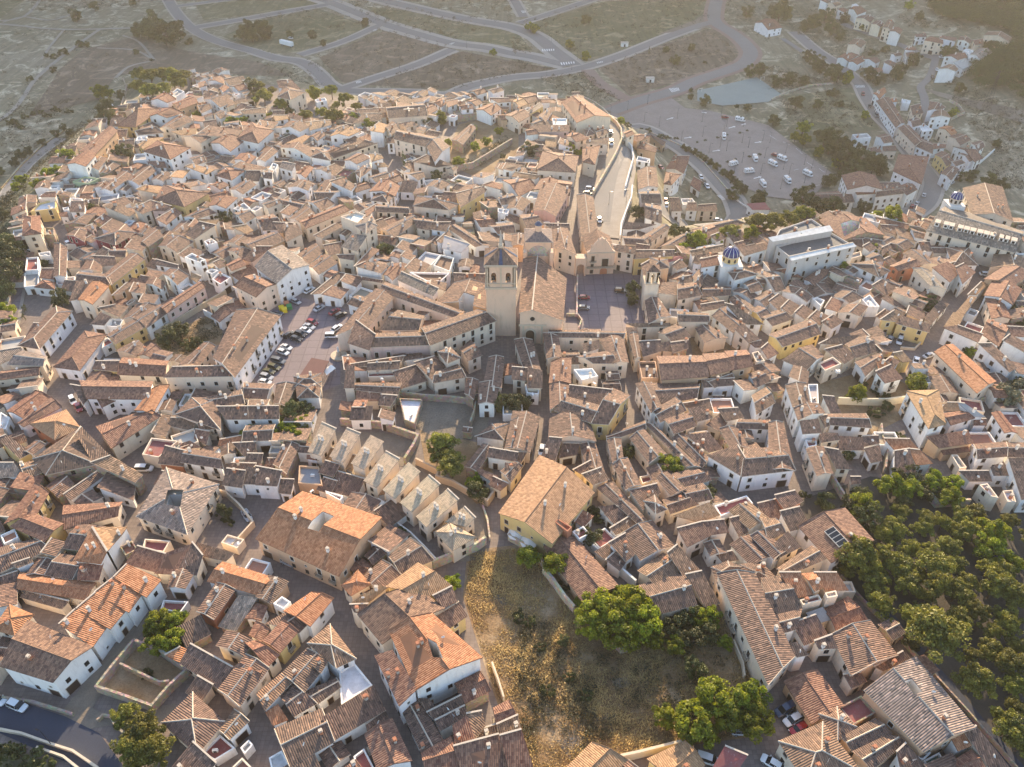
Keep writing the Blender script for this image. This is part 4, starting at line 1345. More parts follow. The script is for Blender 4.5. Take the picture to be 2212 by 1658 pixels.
OPENP = [OV(540, 672, 640, 636, 700, 640, 765, 690, 735, 760, 735, 935, 690, 935, 690, 850, 540, 850), OV(1215, 590, 1400, 590, 1405, 720, 1205, 720), OV(318, 740, 445, 680, 490, 700, 478, 750, 390, 785, 345, 765),
 OV(1000, 1185, 1190, 1170, 1250, 1290, 1560, 1330, 1640, 1480, 1660, 1600, 1420, 1630, 1200, 1700, 1140, 1700, 1050, 1480, 990, 1290), OV(880, 850, 1060, 870, 1090, 1080, 1050, 1220, 930, 1220, 860, 1000, 690, 1000, 690, 930, 900, 940),
 OV(1740, 810, 1900, 790, 1970, 830, 1960, 900, 1880, 950, 1770, 900), OV(1880, 1010, 2300, 1040, 2500, 1700, 2230, 1750, 2080, 1540, 1870, 1300, 1700, 1090, 1720, 1040), OV(960, 280, 1120, 250, 1125, 330, 1040, 395, 950, 365),
 OV(-400, 1470, 0, 1490, 150, 1530, 330, 1330, 400, 1400, 400, 1540, 360, 1720, -300, 1800), OV(1240, 340, 1330, 250, 1380, 300, 1350, 520, 1220, 600, 1225, 480), OV(280, 150, 410, 150, 410, 215, 270, 225),
 OV(1400, 470, 1640, 450, 1700, 520, 1640, 500, 1560, 520, 1480, 560, 1400, 520), OV(530, 170, 720, 170, 780, 240, 700, 270, 560, 240), OV(380, 1010, 560, 1040, 560, 1180, 480, 1170), OV(20, 640, 150, 600, 160, 700, 60, 720), OV(1500, 730, 1640, 740, 1640, 790, 1500, 790),
 OV(1620, 410, 2212, 480, 2212, 380, 1800, 400), OV(1040, 560, 1230, 530, 1230, 780, 1040, 780)]
OPENL = [([at(*tpx(r_, c_, q[i], q[i + 1])) for i in range(0, len(q), 2)], wd) for r_, c_, wd, q in OPENL]
def is_open(x, y):
    for P, wd in OPENL:
        for a, b_ in zip(P, P[1:]):
            vx, vy = b_.x - a.x, b_.y - a.y; t = max(0, min(1, ((x - a.x) * vx + (y - a.y) * vy) / (vx * vx + vy * vy + 1e-9)))
            if (x - a.x - t * vx) ** 2 + (y - a.y - t * vy) ** 2 < (wd * 0.5 + 0.9) ** 2: return True
    return any(in_poly(x, y, P) for P in OPENP)
def near_house(x, y):
    best = None; bd = 1e9
    for di in (-1, 0, 1):
        for dj in (-1, 0, 1):
            for w, H in GRID.get((int(x // 10) + di, int(y // 10) + dj), ()):
                c = sum(w['Q'], Vector((0, 0))) / 4; d = (c.x - x) ** 2 + (c.y - y) ** 2
                if d < bd: bd = d; best = w
    return best
rf = random.Random(99); INF = []
for iy in range(0, 130):
    for ix in range(-80, 80):
        y = 62 + iy * 4.2; x = ix * 4.2; x += rf.uniform(-.8, .8); y += rf.uniform(-.8, .8)
        if ground(x, y) < -1.0 or not in_poly(x, y, [tuple(p) for p in PLW]): continue
        px_, py_ = to_px(Vector((x, y, 3)))
        if not (-60 < px_ < 3900 and 250 < py_ < 2960): continue
        if blocked(x, y, None) > -50 or is_open(x, y): continue
        w0 = near_house(x, y)
        if w0 is None: continue
        e = w0['Q'][1] - w0['Q'][0]; a = math.atan2(e.y, e.x)
        for sx, sy in ((3.6, 3.1), (2.8, 2.5), (2.1, 1.8)):
            sx *= rf.uniform(0.9, 1.15); sy *= rf.uniform(0.9, 1.15)
            cc = [(math.cos(a) * u * sx - math.sin(a) * v * sy + x, math.sin(a) * u * sx + math.cos(a) * v * sy + y) for u, v in ((-1, -1), (1, -1), (1, 1), (-1, 1))]
            t = [((px - x) * 0.62 + x, (py - y) * 0.62 + y) for px, py in cc]
            if any(blocked(px, py, None) > -50 for px, py in t) or any(is_open(px, py) for px, py in cc): continue
            typ = rf.choice('ssggf'); 
            if rf.random() < 0.5: cc = cc[1:] + cc[:1]
            rc_ = rf.choice('bbbbbkd' if typ != 'f' else 'mpse'); h = rf.uniform(2.4, 4.6)
            Q = [Vector(p) for p in cc]; half = min(sx, sy)
            w = dict(ty=typ, rf=rc_, wl=rf.choice('wwwcs'), h=h, px=[(px_, py_)] * 4, Q=Q, rise=0 if typ == 'f' else (0.28 * half * (2 if typ == 's' else 1)), zg=0.0, half=half, area=sx * sy * 4)
            if typ == 's': w['rise'] = 0.25 * (Q[2] - Q[1]).length
            H = dict(w=[w], holes=[], flags=[], tile=(0, 0), zg=ground(x, y), c=Vector((x, y)), cpx=(px_, py_), parea=40, kind='infill'); w['zg'] = H['zg']
            INF.append(H)
            for i in range(int(min(q.x for q in Q) // 10), int(max(q.x for q in Q) // 10) + 1):
                for j in range(int(min(q.y for q in Q) // 10), int(max(q.y for q in Q) // 10) + 1): GRID.setdefault((i, j), []).append((w, H))
            break
HOUSES += INF
print('infill', len(INF))
# window and door prototypes: front faces -Y, origin at the wall plane, bottom centre
def win_proto(w, h, fr, frame='frame_paint', t=0.10, kind='window', leaf='glass_dark', bars=True):
    F = MB(); P = MB()
    F.box((-w / 2 - fr / 2, -0.03, h / 2), (fr, t, h + 2 * fr), frame, bottom=True); F.box((w / 2 + fr / 2, -0.03, h / 2), (fr, t, h + 2 * fr), frame, bottom=True)
    F.box((0, -0.03, h + fr / 2), (w, t, fr), frame, bottom=True); F.box((0, -0.05, -fr / 2), (w + 0.1, t + 0.08, fr), frame, bottom=True)
    if bars: F.box((0, -0.025, h / 2), (0.06, 0.03, h), 'dark_wood')
    P.box((0, 0.0, h / 2), (w, 0.03, h), leaf)
    return F, P
PROTO = {}
def proto(key, F, P):
    J = MB(); J.add(F); J.add(P); PROTO[key] = (F.mesh(key + '_frame'), P.mesh(key + '_pane'), J.mesh(key), F, P)
for key, a in {'win': (1.0, 1.35, 0.14), 'winb': (0.85, 1.05, 0.05), 'wins': (0.55, 0.6, 0.06), 'tall': (1.05, 2.1, 0.15)}.items():
    proto(key, *win_proto(*a, frame='frame_paint' if key != 'winb' else 'dark_wood'))
proto('shutter', *win_proto(1.05, 1.4, 0.10, frame='mortar', leaf='dark_wood', bars=False))
proto('door', *win_proto(1.15, 2.15, 0.14, frame='stone_trim', leaf='dark_wood', bars=False))
proto('garage', *win_proto(2.5, 2.4, 0.12, frame='mortar', leaf='dark_wood', bars=False))
BAL = MB(); BAL.box((0, -0.42, -0.08), (1.7, 0.75, 0.12), 'stone_trim', bottom=True)
for k in range(9): BAL.box((-0.8 + 0.2 * k, -0.76, 0.45), (0.035, 0.035, 0.95), 'iron')
for sx_ in (-0.82, 0.82):
    for k in range(3): BAL.box((sx_, -0.2 - 0.2 * k, 0.45), (0.035, 0.035, 0.95), 'iron')
BAL.box((0, -0.76, 0.95), (1.7, 0.05, 0.05), 'iron', bottom=True); BAL.box((-0.82, -0.42, 0.95), (0.05, 0.7, 0.05), 'iron'); BAL.box((0.82, -0.42, 0.95), (0.05, 0.7, 0.05), 'iron')
BALM = BAL.mesh('balcony')
CH = {}
for nm, mat, cap in (('cw', 'whitewash', 'mortar'), ('cc', 'mortar', 'clay_pot'), ('cr', 'clay_pot', 'mortar')):
    m_ = MB(); m_.box((0, 0, 0.3), (0.6, 0.5, 1.9), mat); m_.box((0, 0, 1.3), (0.8, 0.7, 0.12), cap, bottom=True)
    m_.box((-0.2, 0, 1.46), (0.1, 0.45, 0.22), mat); m_.box((0.2, 0, 1.46), (0.1, 0.45, 0.22), mat); m_.box((0, 0, 1.62), (0.7, 0.6, 0.1), cap, bottom=True)
    CH[nm] = (m_, m_.mesh('chimney'))
ANT = MB(); ANT.box((0, 0, 1.1), (0.05, 0.05, 2.6), 'steel'); ANT.box((0, 0, 2.2), (0.9, 0.04, 0.04), 'steel', bottom=True); ANT.box((0, 0, 1.9), (0.6, 0.04, 0.04), 'steel', bottom=True)
ANTM = ANT.mesh('aerial')
DSH = MB(); DSH.box((0, 0, 0.3), (0.06, 0.06, 0.9), 'steel')
for i in range(10):
    a0, a1 = 2 * math.pi * i / 10, 2 * math.pi * (i + 1) / 10
    DSH.face([(0, 0.06, 0.8), (0.4 * math.cos(a0), -0.08, 0.8 + 0.4 * math.sin(a0)), (0.4 * math.cos(a1), -0.08, 0.8 + 0.4 * math.sin(a1))], 'white_sheet')
DSHM = DSH.mesh('satellite_dish')
AC = MB(); AC.box((0, 0, .45), (1.0, .5, .75), 'whitewash'); AC.box((0, -.27, .45), (.55, .03, .55), 'iron'); ACM = AC.mesh('air_conditioner')
def wing_parts(w, H, ox, oy, seed, HQ=()):
    """returns (wall MB, roof MB, ridge MB or None, wall polygon, roof height function)"""
    rnd = random.Random(seed)
    rmat, rc, _ = ROOF[w['rf']]; wmat, wc, _ = WALL[w['wl']]
    if w['ty'] != 'f' and rmat == 'flat_roof': pass
    rc = jit(rc, 0.20 if w['rf'] in 'bdtg' else 0.10)
    if w['rf'] in 'bk': rc = mauve(rc, random.uniform(0, 0.65)); wc = H.setdefault('wcol_' + w['wl'], jit(wc, 0.07))
    Q = [Vector((q.x - ox, q.y - oy)) for q in w['Q']]; h = w['h']; rise = w['rise']
    mn = min((Q[(i + 1) % 4] - Q[i]).length for i in range(4)); ins = min(0.38, mn * 0.12)
    I = inset(Q, ins) or Q; I2 = inset(Q, ins + 0.28) or I
    wall = MB(); roof = MB(); ridge = MB(); z0 = -2.5 if abs(H['zg']) > 0.3 else -0.3
    TH = 0.16
    P3 = lambda q, z: (q.x, q.y, z)
    if w['ty'] == 'f':
        for i in range(4):
            j = (i + 1) % 4
            wall.face([P3(I[i], z0), P3(I[j], z0), P3(I[j], h), P3(I[i], h)], wmat, wc)
            wall.face([P3(I[i], h), P3(I[j], h), P3(I2[j], h), P3(I2[i], h)], wmat, wc)
            wall.face([P3(I2[j], h - 0.75), P3(I2[i], h - 0.75), P3(I2[i], h), P3(I2[j], h)], wmat, wc)
        roof.face([P3(q, h - 0.72) for q in I2], rmat, rc)
        return wall, roof, None, I, lambda x, y: h - 0.72
    if w['ty'] == 's':
        zt = [h + rise, h + rise, h, h]
        # plane through the roof
        a, b_, c = Vector((*Q[0], zt[0])), Vector((*Q[1], zt[1])), Vector((*Q[2], zt[2])); nrm = (b_ - a).cross(c - a)
        if nrm.z < 0: nrm = -nrm
        pl = lambda q: a.z - (nrm.x * (q[0] - a.x) + nrm.y * (q[1] - a.y)) / max(1e-3, nrm.z)
        pl2 = lambda q: min(max(pl(q), h), h + rise + 0.3)
        ed = (Q[3] - Q[2]).normalized(); up = Vector((-ed.y, ed.x)); 
        sl = math.sqrt(1 + (rise / max(1, abs((Q[0] - Q[3]).dot(up)))) ** 2)
        uv = [((q - Q[2]).dot(ed), abs((q - Q[2]).dot(up)) * sl) for q in Q]
        tops = [P3(q, zt[i] + TH) for i, q in enumerate(Q)]; bots = [P3(q, zt[i]) for i, q in enumerate(Q)]
        roof.face(tops, rmat, rc, uv); roof.face(bots[::-1], rmat, rc)
        for i in range(4):
            j = (i + 1) % 4; roof.face([bots[i], bots[j], tops[j], tops[i]], 'mortar' if rmat == 'old_tiles' else rmat, rc)
        wz = [h + rise - 0.13, h + rise - 0.13, h + 0.02, h + 0.02]
        wall.prism([tuple(q) for q in I], z0, wz, wmat, wc)
        # coping along the high edge
        e = Q[1] - Q[0]
        if rnd.random() < 0.7:
            mid = (Q[0] + Q[1]) / 2 + up * 0.0; ridge.box((mid.x, mid.y, h + rise + TH + 0.05), (e.length, 0.32, 0.16), 'mortar', rot=math.atan2(e.y, e.x))
        return wall, roof, ridge, I, lambda x, y: pl2((x, y))
    R0, R1 = (Q[0] + Q[3]) / 2, (Q[1] + Q[2]) / 2
    L_ = (R1 - R0).length; d = (R1 - R0) / max(L_, 1e-3); k = min(w['half'], L_ * 0.48) if w['ty'] == 'h' else 0
    A, B = R0 + d * k, R1 - d * k; zr = h + rise
    def slope(pts, zs, e0, e1):
        ed = (e1 - e0).normalized(); up = Vector((-ed.y, ed.x))
        run = max(abs((p - e0).dot(up)) for p in pts); sl = math.sqrt(1 + (rise / max(0.5, run)) ** 2)
        uv = [((p - e0).dot(ed), abs((p - e0).dot(up)) * sl) for p in pts]
        roof.face([P3(p, z + TH) for p, z in zip(pts, zs)], rmat, rc, uv); roof.face([P3(p, z) for p, z in zip(pts, zs)][::-1], rmat, rc)
    slope([Q[0], Q[1], B, A], [h, h, zr, zr], Q[0], Q[1]); slope([Q[2], Q[3], A, B], [h, h, zr, zr], Q[2], Q[3])
    if w['ty'] == 'h':
        slope([Q[1], Q[2], B], [h, h, zr], Q[1], Q[2]); slope([Q[3], Q[0], A], [h, h, zr], Q[3], Q[0])
        per = [(Q[0], h), (Q[1], h), (Q[2], h), (Q[3], h)]
    else:
        per = [(Q[0], h), (Q[1], h), (R1, zr), (Q[2], h), (Q[3], h), (R0, zr)]
    n = len(per)
    for i in range(n):
        (p, z), (q, z2) = per[i], per[(i + 1) % n]
        roof.face([P3(p, z), P3(q, z2), P3(q, z2 + TH), P3(p, z + TH)], 'mortar' if rmat == 'old_tiles' else rmat, rc)
    hw = max(0.5, w['half'])
    def rz(x, y):
        q = Vector((x, y)); dist = abs((q - R0).dot(Vector((-d.y, d.x)))); z = zr - rise * dist / hw
        if w['ty'] == 'h':
            t = (q - R0).dot(d); z = min(z, h + rise * min(t, L_ - t) / max(0.5, k))
        return min(max(z, h - 0.02), zr)
    if w['ty'] == 'h':
        wall.prism([tuple(q) for q in I], z0, h + 0.04, wmat, wc)
    else:
        J0, J1 = (I[0] + I[3]) / 2, (I[1] + I[2]) / 2; ze = h + 0.05; zj = zr - 0.04
        wall.face([P3(I[0], z0), P3(I[1], z0), P3(I[1], ze), P3(I[0], ze)], wmat, wc); wall.face([P3(I[2], z0), P3(I[3], z0), P3(I[3], ze), P3(I[2], ze)], wmat, wc)
        wall.face([P3(I[1], z0), P3(I[2], z0), P3(I[2], ze), P3(J1, zj), P3(I[1], ze)], wmat, wc)
        wall.face([P3(I[3], z0), P3(I[0], z0), P3(I[0], ze), P3(J0, zj), P3(I[3], ze)], wmat, wc)
        wall.face([P3(I[0], ze), P3(I[1], ze), P3(J1, zj), P3(J0, zj)], wmat, wc); wall.face([P3(I[2], ze), P3(I[3], ze), P3(J0, zj), P3(J1, zj)], wmat, wc)
        if H['holes']: wall.face([P3(I[3], z0), P3(I[2], z0), P3(I[1], z0), P3(I[0], z0)], wmat, wc)
    if w['ty'] == 'h' and H['holes']: wall.face([P3(I[3], z0), P3(I[2], z0), P3(I[1], z0), P3(I[0], z0)], wmat, wc)
    cols = 'mortar' if rmat == 'old_tiles' else rmat
    def cap(a, za, b_, zb, wd=0.30):
        v = b_ - a
        if v.length < 0.4: return
        if HQ and v.length > 0.8:
            n_ = int(v.length / 0.6) + 1
            for k_ in range(n_):
                p, q = a.lerp(b_, k_ / n_), a.lerp(b_, (k_ + 1) / n_)
                if not (hinside(p.x, p.y, HQ) or hinside(q.x, q.y, HQ)): cap1(p, za + (zb - za) * k_ / n_, q, za + (zb - za) * (k_ + 1) / n_, wd)
            return
        cap1(a, za, b_, zb, wd)
    def cap1(a, za, b_, zb, wd):
        v = b_ - a
        nn = Vector((-v.y, v.x)).normalized() * wd / 2; t = TH + 0.15; e = TH - 0.03
        aT, bT = P3(a, za + t), P3(b_, zb + t)
        cc = tuple(min(0.8, x * 1.25 + 0.03) for x in rc)
        ridge.face([P3(a - nn, za + e), P3(b_ - nn, zb + e), bT, aT], cols, cc); ridge.face([P3(b_ + nn, zb + e), P3(a + nn, za + e), aT, bT], cols, cc)
        ridge.face([P3(a + nn, za + e), P3(a - nn, za + e), aT], cols, cc); ridge.face([P3(b_ - nn, zb + e), P3(b_ + nn, zb + e), bT], cols, cc)
    cap(A, zr, B, zr)
    if w['ty'] == 'h':
        for q, r in ((Q[0], A), (Q[3], A), (Q[1], B), (Q[2], B)): cap(q, h, r, zr)
    elif rnd.random() < 0.6:
        for q, r in ((Q[0], R0), (Q[3], R0), (Q[1], R1), (Q[2], R1)): cap(q.lerp(r, 0.02), h + rise * 0.02, r, zr, 0.22)
    return wall, roof, ridge, I, rz
def cut_holes(mb, name, holes, fill):
    """open patios: the prism of each hole is cut out of the closed solid"""
    me = mb.mesh(name); bm = bmesh.new(); bm.from_mesh(me); bmesh.ops.remove_doubles(bm, verts=bm.verts, dist=0.002); bmesh.ops.recalc_face_normals(bm, faces=bm.faces); bm.to_mesh(me); bm.free()
    o = bpy.data.objects.new('t', me); COL.objects.link(o); cs = []
    for q, z0, z1 in holes:
        c = MB(); c.prism(ccw([tuple(p) for p in q]), z0, z1, fill[0], fill[1], bottom=True); cm = c.mesh('c')
        bm = bmesh.new(); bm.from_mesh(cm); bmesh.ops.remove_doubles(bm, verts=bm.verts, dist=0.002); bm.to_mesh(cm); bm.free()
        co = bpy.data.objects.new('c', cm); COL.objects.link(co); cs.append(co)
        md = o.modifiers.new('b', 'BOOLEAN'); md.operation = 'DIFFERENCE'; md.solver = 'EXACT'; md.object = co
    dg = bpy.context.evaluated_depsgraph_get(); res = bpy.data.meshes.new_from_object(o.evaluated_get(dg)); res.name = name
    for c in cs: bpy.data.objects.remove(c)
    bpy.data.objects.remove(o)
    return res
def hinside(x, y, holes): return any(in_poly(x, y, q) for q, _, _ in holes)
def openings(w, H, I, ox, oy, rnd, depth):
    """list of (key, x, y, z, angle, balcony)"""
    out = []; h = w['h']
    if w['h'] < 3.0 or w['rf'] == 's' or (w['wl'] == 's' and rnd.random() < 0.5): return out
    cam2 = Vector((0 - ox, 0 - oy)); style = H.setdefault('style', rnd.choice(['win', 'win', 'winb', 'shutter']))
    for i in range(4):
        a, b_ = I[i], I[(i + 1) % 4]; e = b_ - a; ln = e.length
        if ln < 2.4: continue
        nrm = Vector((e.y, -e.x)).normalized(); mid = (a + b_) / 2
        if nrm.dot((cam2 - mid).normalized()) < 0.04: continue
        gabl = w['ty'] in 'gs' and i in (1, 3)
        if gabl and rnd.random() < 0.35: continue
        n = max(1, int(ln / rnd.uniform(2.9, 4.0))); ang = math.atan2(e.y, e.x); done_door = False
        for k in range(n):
            p = a + e * ((k + 0.5) / n); t = p + nrm * 1.4
            if own_inside(t.x + ox, t.y + oy, H, w): continue
            base = blocked(t.x + ox, t.y + oy, H) - H['zg']; fl = 0
            while fl * 2.6 + 2.0 < h:
                z = fl * 2.6
                if z + 1.0 > base:
                    if fl == 0:
                        rr = rnd.random()
                        if not done_door and rr < 0.55: key = 'garage' if (rr < 0.12 and ln / n > 3.2) else 'door'; done_door = True; out.append((key, p.x, p.y, 0.0, ang, False))
                        elif rr < 0.85: out.append(('wins' if rr > 0.75 else 'winb', p.x, p.y, 1.1, ang, False))
                    elif h > 4.2 and rnd.random() < 0.9:
                        if style == 'win' and rnd.random() < 0.4 and z + 2.4 < h: out.append(('tall', p.x, p.y, z + 0.05, ang, True))
                        elif z + 2.3 < h + 0.3: out.append((style if rnd.random() < 0.85 else 'wins', p.x, p.y, z + 0.85, ang, False))
                fl += 1
    return out
FAR = {}
def place_open(o, key, x, y, z, ang, bal, near):
    F, P, J, _, _ = PROTO[key]; nm = 'door' if key in ('door', 'garage') else 'window'
    if near:
        q = link(nm, F, o, (x, y, z)); q.rotation_euler = (0, 0, ang); link('leaf' if nm == 'door' else 'pane', P, q)
        if bal: link('balcony', BALM, q)
    else:
        q = link(nm, J, o, (x, y, z)); q.rotation_euler = (0, 0, ang)
def addx(dst, src, x, y, z, ang):
    c, s = math.cos(ang), math.sin(ang)
    for f, uv, col, m in zip(src.f, src.uv, src.c, src.m):
        dst.face([(src.v[i][0] * c - src.v[i][1] * s + x, src.v[i][0] * s + src.v[i][1] * c + y, src.v[i][2] + z) for i in f], src.mats[m], col, uv)
cand = sorted([H for H in HOUSES if H['kind'] == 'house'], key=lambda H: -H['parea'])
NKEEP = 305
keep = set(id(H) for H in cand[:NKEEP]) | set(id(H) for H in HOUSES if H['kind'] in ('flat', 'shed'))
REST = MB(); nrest = 0; THINGS = []
for hi, H in enumerate(HOUSES):
    rnd = random.Random(hi * 31 + 5); ox, oy, zg = H['c'].x, H['c'].y, H['zg']
    depth = depth_of(Vector((ox, oy, zg + 5))); big = id(H) in keep; near = depth < 235
    if big:
        nm = {'house': 'house', 'flat': 'flat_roofed_house', 'shed': 'lean_to_shed'}[H['kind']]
        root = empty(nm, (ox, oy, zg)); H['root'] = root; THINGS.append(H)
    holes = []
    for hq in H['holes']:
        z = zg + H['w'][0]['h'] + 0.8; q = [atz(*p, z) for p in hq]; holes.append(([(p.x - ox, p.y - oy) for p in q], 0.4, 30.0))
    for wi, w in enumerate(H['w']):
        wall, roof, ridge, I, rz = wing_parts(w, H, ox, oy, hi * 7 + wi, holes)
        ops = openings(w, H, I, ox, oy, rnd, depth)
        chs = []
        nch = 0 if (w['h'] < 3.8 or w['rf'] == 's') else rnd.choice([0, 1, 1, 1, 2]) if w['area'] > 35 else rnd.choice([0, 0, 1])
        if w['rf'] == 'a': nch = 2
        if w['area'] > 300: nch += 1
        for _ in range(nch):
            for _try in range(6):
                u, v = (rnd.uniform(0.15, 0.85), rnd.uniform(0.15, 0.85)) if w['rf'] != 'a' else (0.42 + 0.2 * len(chs), 0.52)
                Q = w['Q']; p = Q[0].lerp(Q[1], u).lerp(Q[3].lerp(Q[2], u), v)
                x, y = p.x - ox, p.y - oy
                if not hinside(x, y, holes): chs.append((x, y, rz(x, y), math.atan2((Q[1] - Q[0]).y, (Q[1] - Q[0]).x))); break
        ck = H.setdefault('ck', rnd.choice(['cw', 'cw', 'cc', 'cr']) if w['rf'] != 'a' else 'cw')
        xtra = []
        if w['ty'] != 'f' and depth < 330 and rnd.random() < 0.5:
            Q = w['Q']; p = Q[0].lerp(Q[1], rnd.uniform(.1, .9)).lerp(Q[3].lerp(Q[2], 0.5), 0.75); x, y = p.x - ox, p.y - oy
            if not hinside(x, y, holes): xtra.append((x, y, rz(x, y) + 0.1, rnd.choice(['aerial', 'satellite_dish'])))
        if big:
            if holes:
                wm = cut_holes(wall, 'wall', holes, ('render_wall', (0.8, 0.77, 0.72))); rm = cut_holes(roof, 'roof', holes, (ROOF[w['rf']][0], (0.3, 0.2, 0.15)))
                link('wall', wm, root); ro = link('roof', rm, root)
            else: wall.obj('wall', root); ro = roof.obj('roof' if w['ty'] != 'f' else 'terrace', root)
            if ridge and ridge.f: ridge.obj('ridge_cap', ro)
            for key, x, y, z, ang, bal in ops: place_open(root, key, x, y, z, ang, bal, near)
            for x, y, z, a in chs: q = link('chimney', CH[ck][1], ro, (x, y, z)); q.rotation_euler = (0, 0, a)
            if w['ty'] == 'f' and w['area'] > 14:
                for _ in range(rnd.choice([0, 1, 1, 2])):
                    Q = w['Q']; p = Q[0].lerp(Q[1], rnd.uniform(.25, .75)).lerp(Q[3].lerp(Q[2], .5), rnd.uniform(.4, 1.4)); q = link('air_conditioner', ACM, root, (p.x - ox, p.y - oy, w['h'] - .72)); q.rotation_euler = (0, 0, rnd.uniform(0, 3))
            for x, y, z, k in xtra: q = link(k, ANTM if k == 'aerial' else DSHM, ro, (x, y, z)); q.rotation_euler = (0, 0, rnd.uniform(0, 3))
            w['root'] = root; w['I'] = I
        else:
            REST.add(wall, (ox, oy, zg)); REST.add(roof, (ox, oy, zg)); 
            if ridge: REST.add(ridge, (ox, oy, zg))
            for key, x, y, z, ang, bal in ops:
                addx(REST, PROTO[key][3], x + ox, y + oy, z + zg, ang); addx(REST, PROTO[key][4], x + ox, y + oy, z + zg, ang)
            for x, y, z, a in chs: addx(REST, CH[ck][0], x + ox, y + oy, z + zg, a)
            nrest += 1
if REST.f: tag(REST.obj('small_houses'), 'the many small tiled houses packed between and beyond the larger ones', None, None, 'stuff')
print('houses', len(HOUSES), 'individual', len(THINGS), 'rest', nrest)
# ---------------------------------------------------------------- labels
LM = [('church bell tower', 1082, 600), ('square with two red cars', 1300, 655), ('square full of parked cars', 660, 730), ('motorhome car park', 1640, 340),
      ('row of pale grey-roofed houses', 860, 1030), ('orange hall with a light well', 690, 1150), ('big tan-roofed hall', 1180, 1080), ('dry grass lot', 1250, 1420),
      ('pine park', 1960, 1230), ('big grey roof by the park', 1990, 1530), ('modern flat-roofed building', 1750, 570), ('blue striped dome', 1580, 545),
      ('long block with dormers', 2110, 500), ('dark blue road', 110, 1560), ('old church with a cypress', 1080, 340), ('pine grove on the hilltop', 345, 185), ('far hillside street', 1890, 260),
      ('cliff road on the town edge', 60, 600), ('walled weedy lot', 420, 740), ('white courtyard house', 1640, 950), ('curved ramp wall', 1330, 320), ('white gable above the blue road', 90, 1440),
      ('big orange duplex beside the dry lot', 930, 1420), ('church with long grey roof', 2120, 430), ('hill houses by the far pine wood', 2050, 110), ('cross-shaped skylight roof', 880, 240),
      ('white terrace stepping uphill', 230, 1300), ('grey roof with square light well', 390, 1060), ('tall grey-roofed house on the car square', 610, 570), ('arcaded palace', 900, 720),
      ('yellow-walled gable houses', 100, 1120), ('tower house on the cliff road', 75, 500), ('cream house by the road bend', 2060, 780), ('maroon roof terrace', 360, 960), ('small white bell tower', 1415, 610), ('walled lot of rubble', 950, 870)]
ORD = ['', 'second ', 'third ', 'fourth ', 'fifth ', 'sixth ', 'seventh ', 'eighth ', 'ninth ', 'tenth ', 'eleventh ', 'twelfth ', 'thirteenth ', 'fourteenth ', 'fifteenth ', 'sixteenth ']
def lmof(px, py):
    x, y = px * 2212 / 3840, py * 2212 / 3840
    best = min(LM, key=lambda l: (l[1] - x) ** 2 + ((l[2] - y) * 1.4) ** 2)
    dx, dy = x - best[1], (y - best[2]) * 1.3; d = math.hypot(dx, dy)
    rel = ('beyond' if dy < 0 else 'in front of') if abs(dy) > abs(dx) else ('right of' if dx > 0 else 'left of')
    return best, rel, d
def assign(items, attrs, group=None):
    """items: (obj, px, py); attrs: function item -> phrase.  Makes every label single out one thing."""
    b = {}
    for it in items:
        lm, rel, d = lmof(it[1], it[2]); b.setdefault((attrs(it), rel, lm[0]), []).append((d, it))
    for (ph, rel, lm), l in b.items():
        l.sort(key=lambda t: t[0])
        for i, (d, it) in enumerate(l):
            it[0]['label'] = f"{ph}, {rel} {lm}" if len(l) == 1 else f"{ph}, {ORD[min(i, 15)]}nearest {rel} {lm}"
            if len(it[0]['label'].split()) > 16: it[0]['label'] = it[0]['label'].replace(' the ', ' ').replace(', ', ' ', 1).replace(' house', '', 1)
SH = {'g': 'gabled', 'h': 'hipped', 's': 'sloping', 'f': 'flat'}
def house_phrase(it):
    H = it[3]; w = H['w'][0]; rn = ROOF[w['rf']][2]; wn_ = WALL[w['wl']][2]
    if H['kind'] == 'shed': return f"low {wn_} lean-to, {rn} roof"
    if H['kind'] == 'flat': return f"{wn_} building, {rn} flat roof"
    return f"{wn_} house, {rn} {SH[w['ty']]} roof"
assign([(H['root'], *H['cpx'], H) for H in THINGS], house_phrase)
GRP = {'house': 'tiled houses of the old town', 'flat': 'flat-roofed buildings among the houses', 'shed': 'low lean-to roofs between the houses'}
CAT = {'house': 'house', 'flat': 'flat house', 'shed': 'shed'}
for H in THINGS: H['root']['category'] = CAT[H['kind']]; H['root']['group'] = GRP[H['kind']]
# ---------------------------------------------------------------- ground sheets, streets, squares
inner = [PLAT for PLAT in PLW]
cen = sum((Vector(p) for p in PLW), Vector((0, 0))) / len(PLW)
def shrink(P, d):
    P = ccw([Vector(p) for p in P]); out = []
    for i in range(len(P)):
        a, b_, c = P[i - 1], P[i], P[(i + 1) % len(P)]; n1 = Vector((-(b_ - a).y, (b_ - a).x)).normalized(); n2 = Vector((-(c - b_).y, (c - b_).x)).normalized()
        k = (n1 + n2); k = k / max(0.5, k.dot(n1)); out.append(b_ + k * d)
    return out
drape('street', [tuple(p) for p in shrink(PLW, 4.0) if True], 0.004, 'street_paving', cell=40)
NS = [0]
def S_(name, mat, off, *c, cell=5.0):
    NS[0] += 1; return drape(name, OV(*c), (0.008 + 0.004 * NS[0]) if off < 0.05 else off + 0.004 * NS[0], mat, cell=cell)
S_('square', 'square_paving', 0.012, 555, 672, 640, 640, 745, 668, 760, 690, 735, 760, 735, 830, 690, 850, 560, 850, 540, 790)
S_('square', 'square_paving', 0.012, 1222, 592, 1392, 592, 1400, 715, 1218, 722)
S_('weedy_lot', 'lot_earth', 0.012, 325, 736, 445, 684, 484, 701, 475, 744, 390, 779, 350, 759)
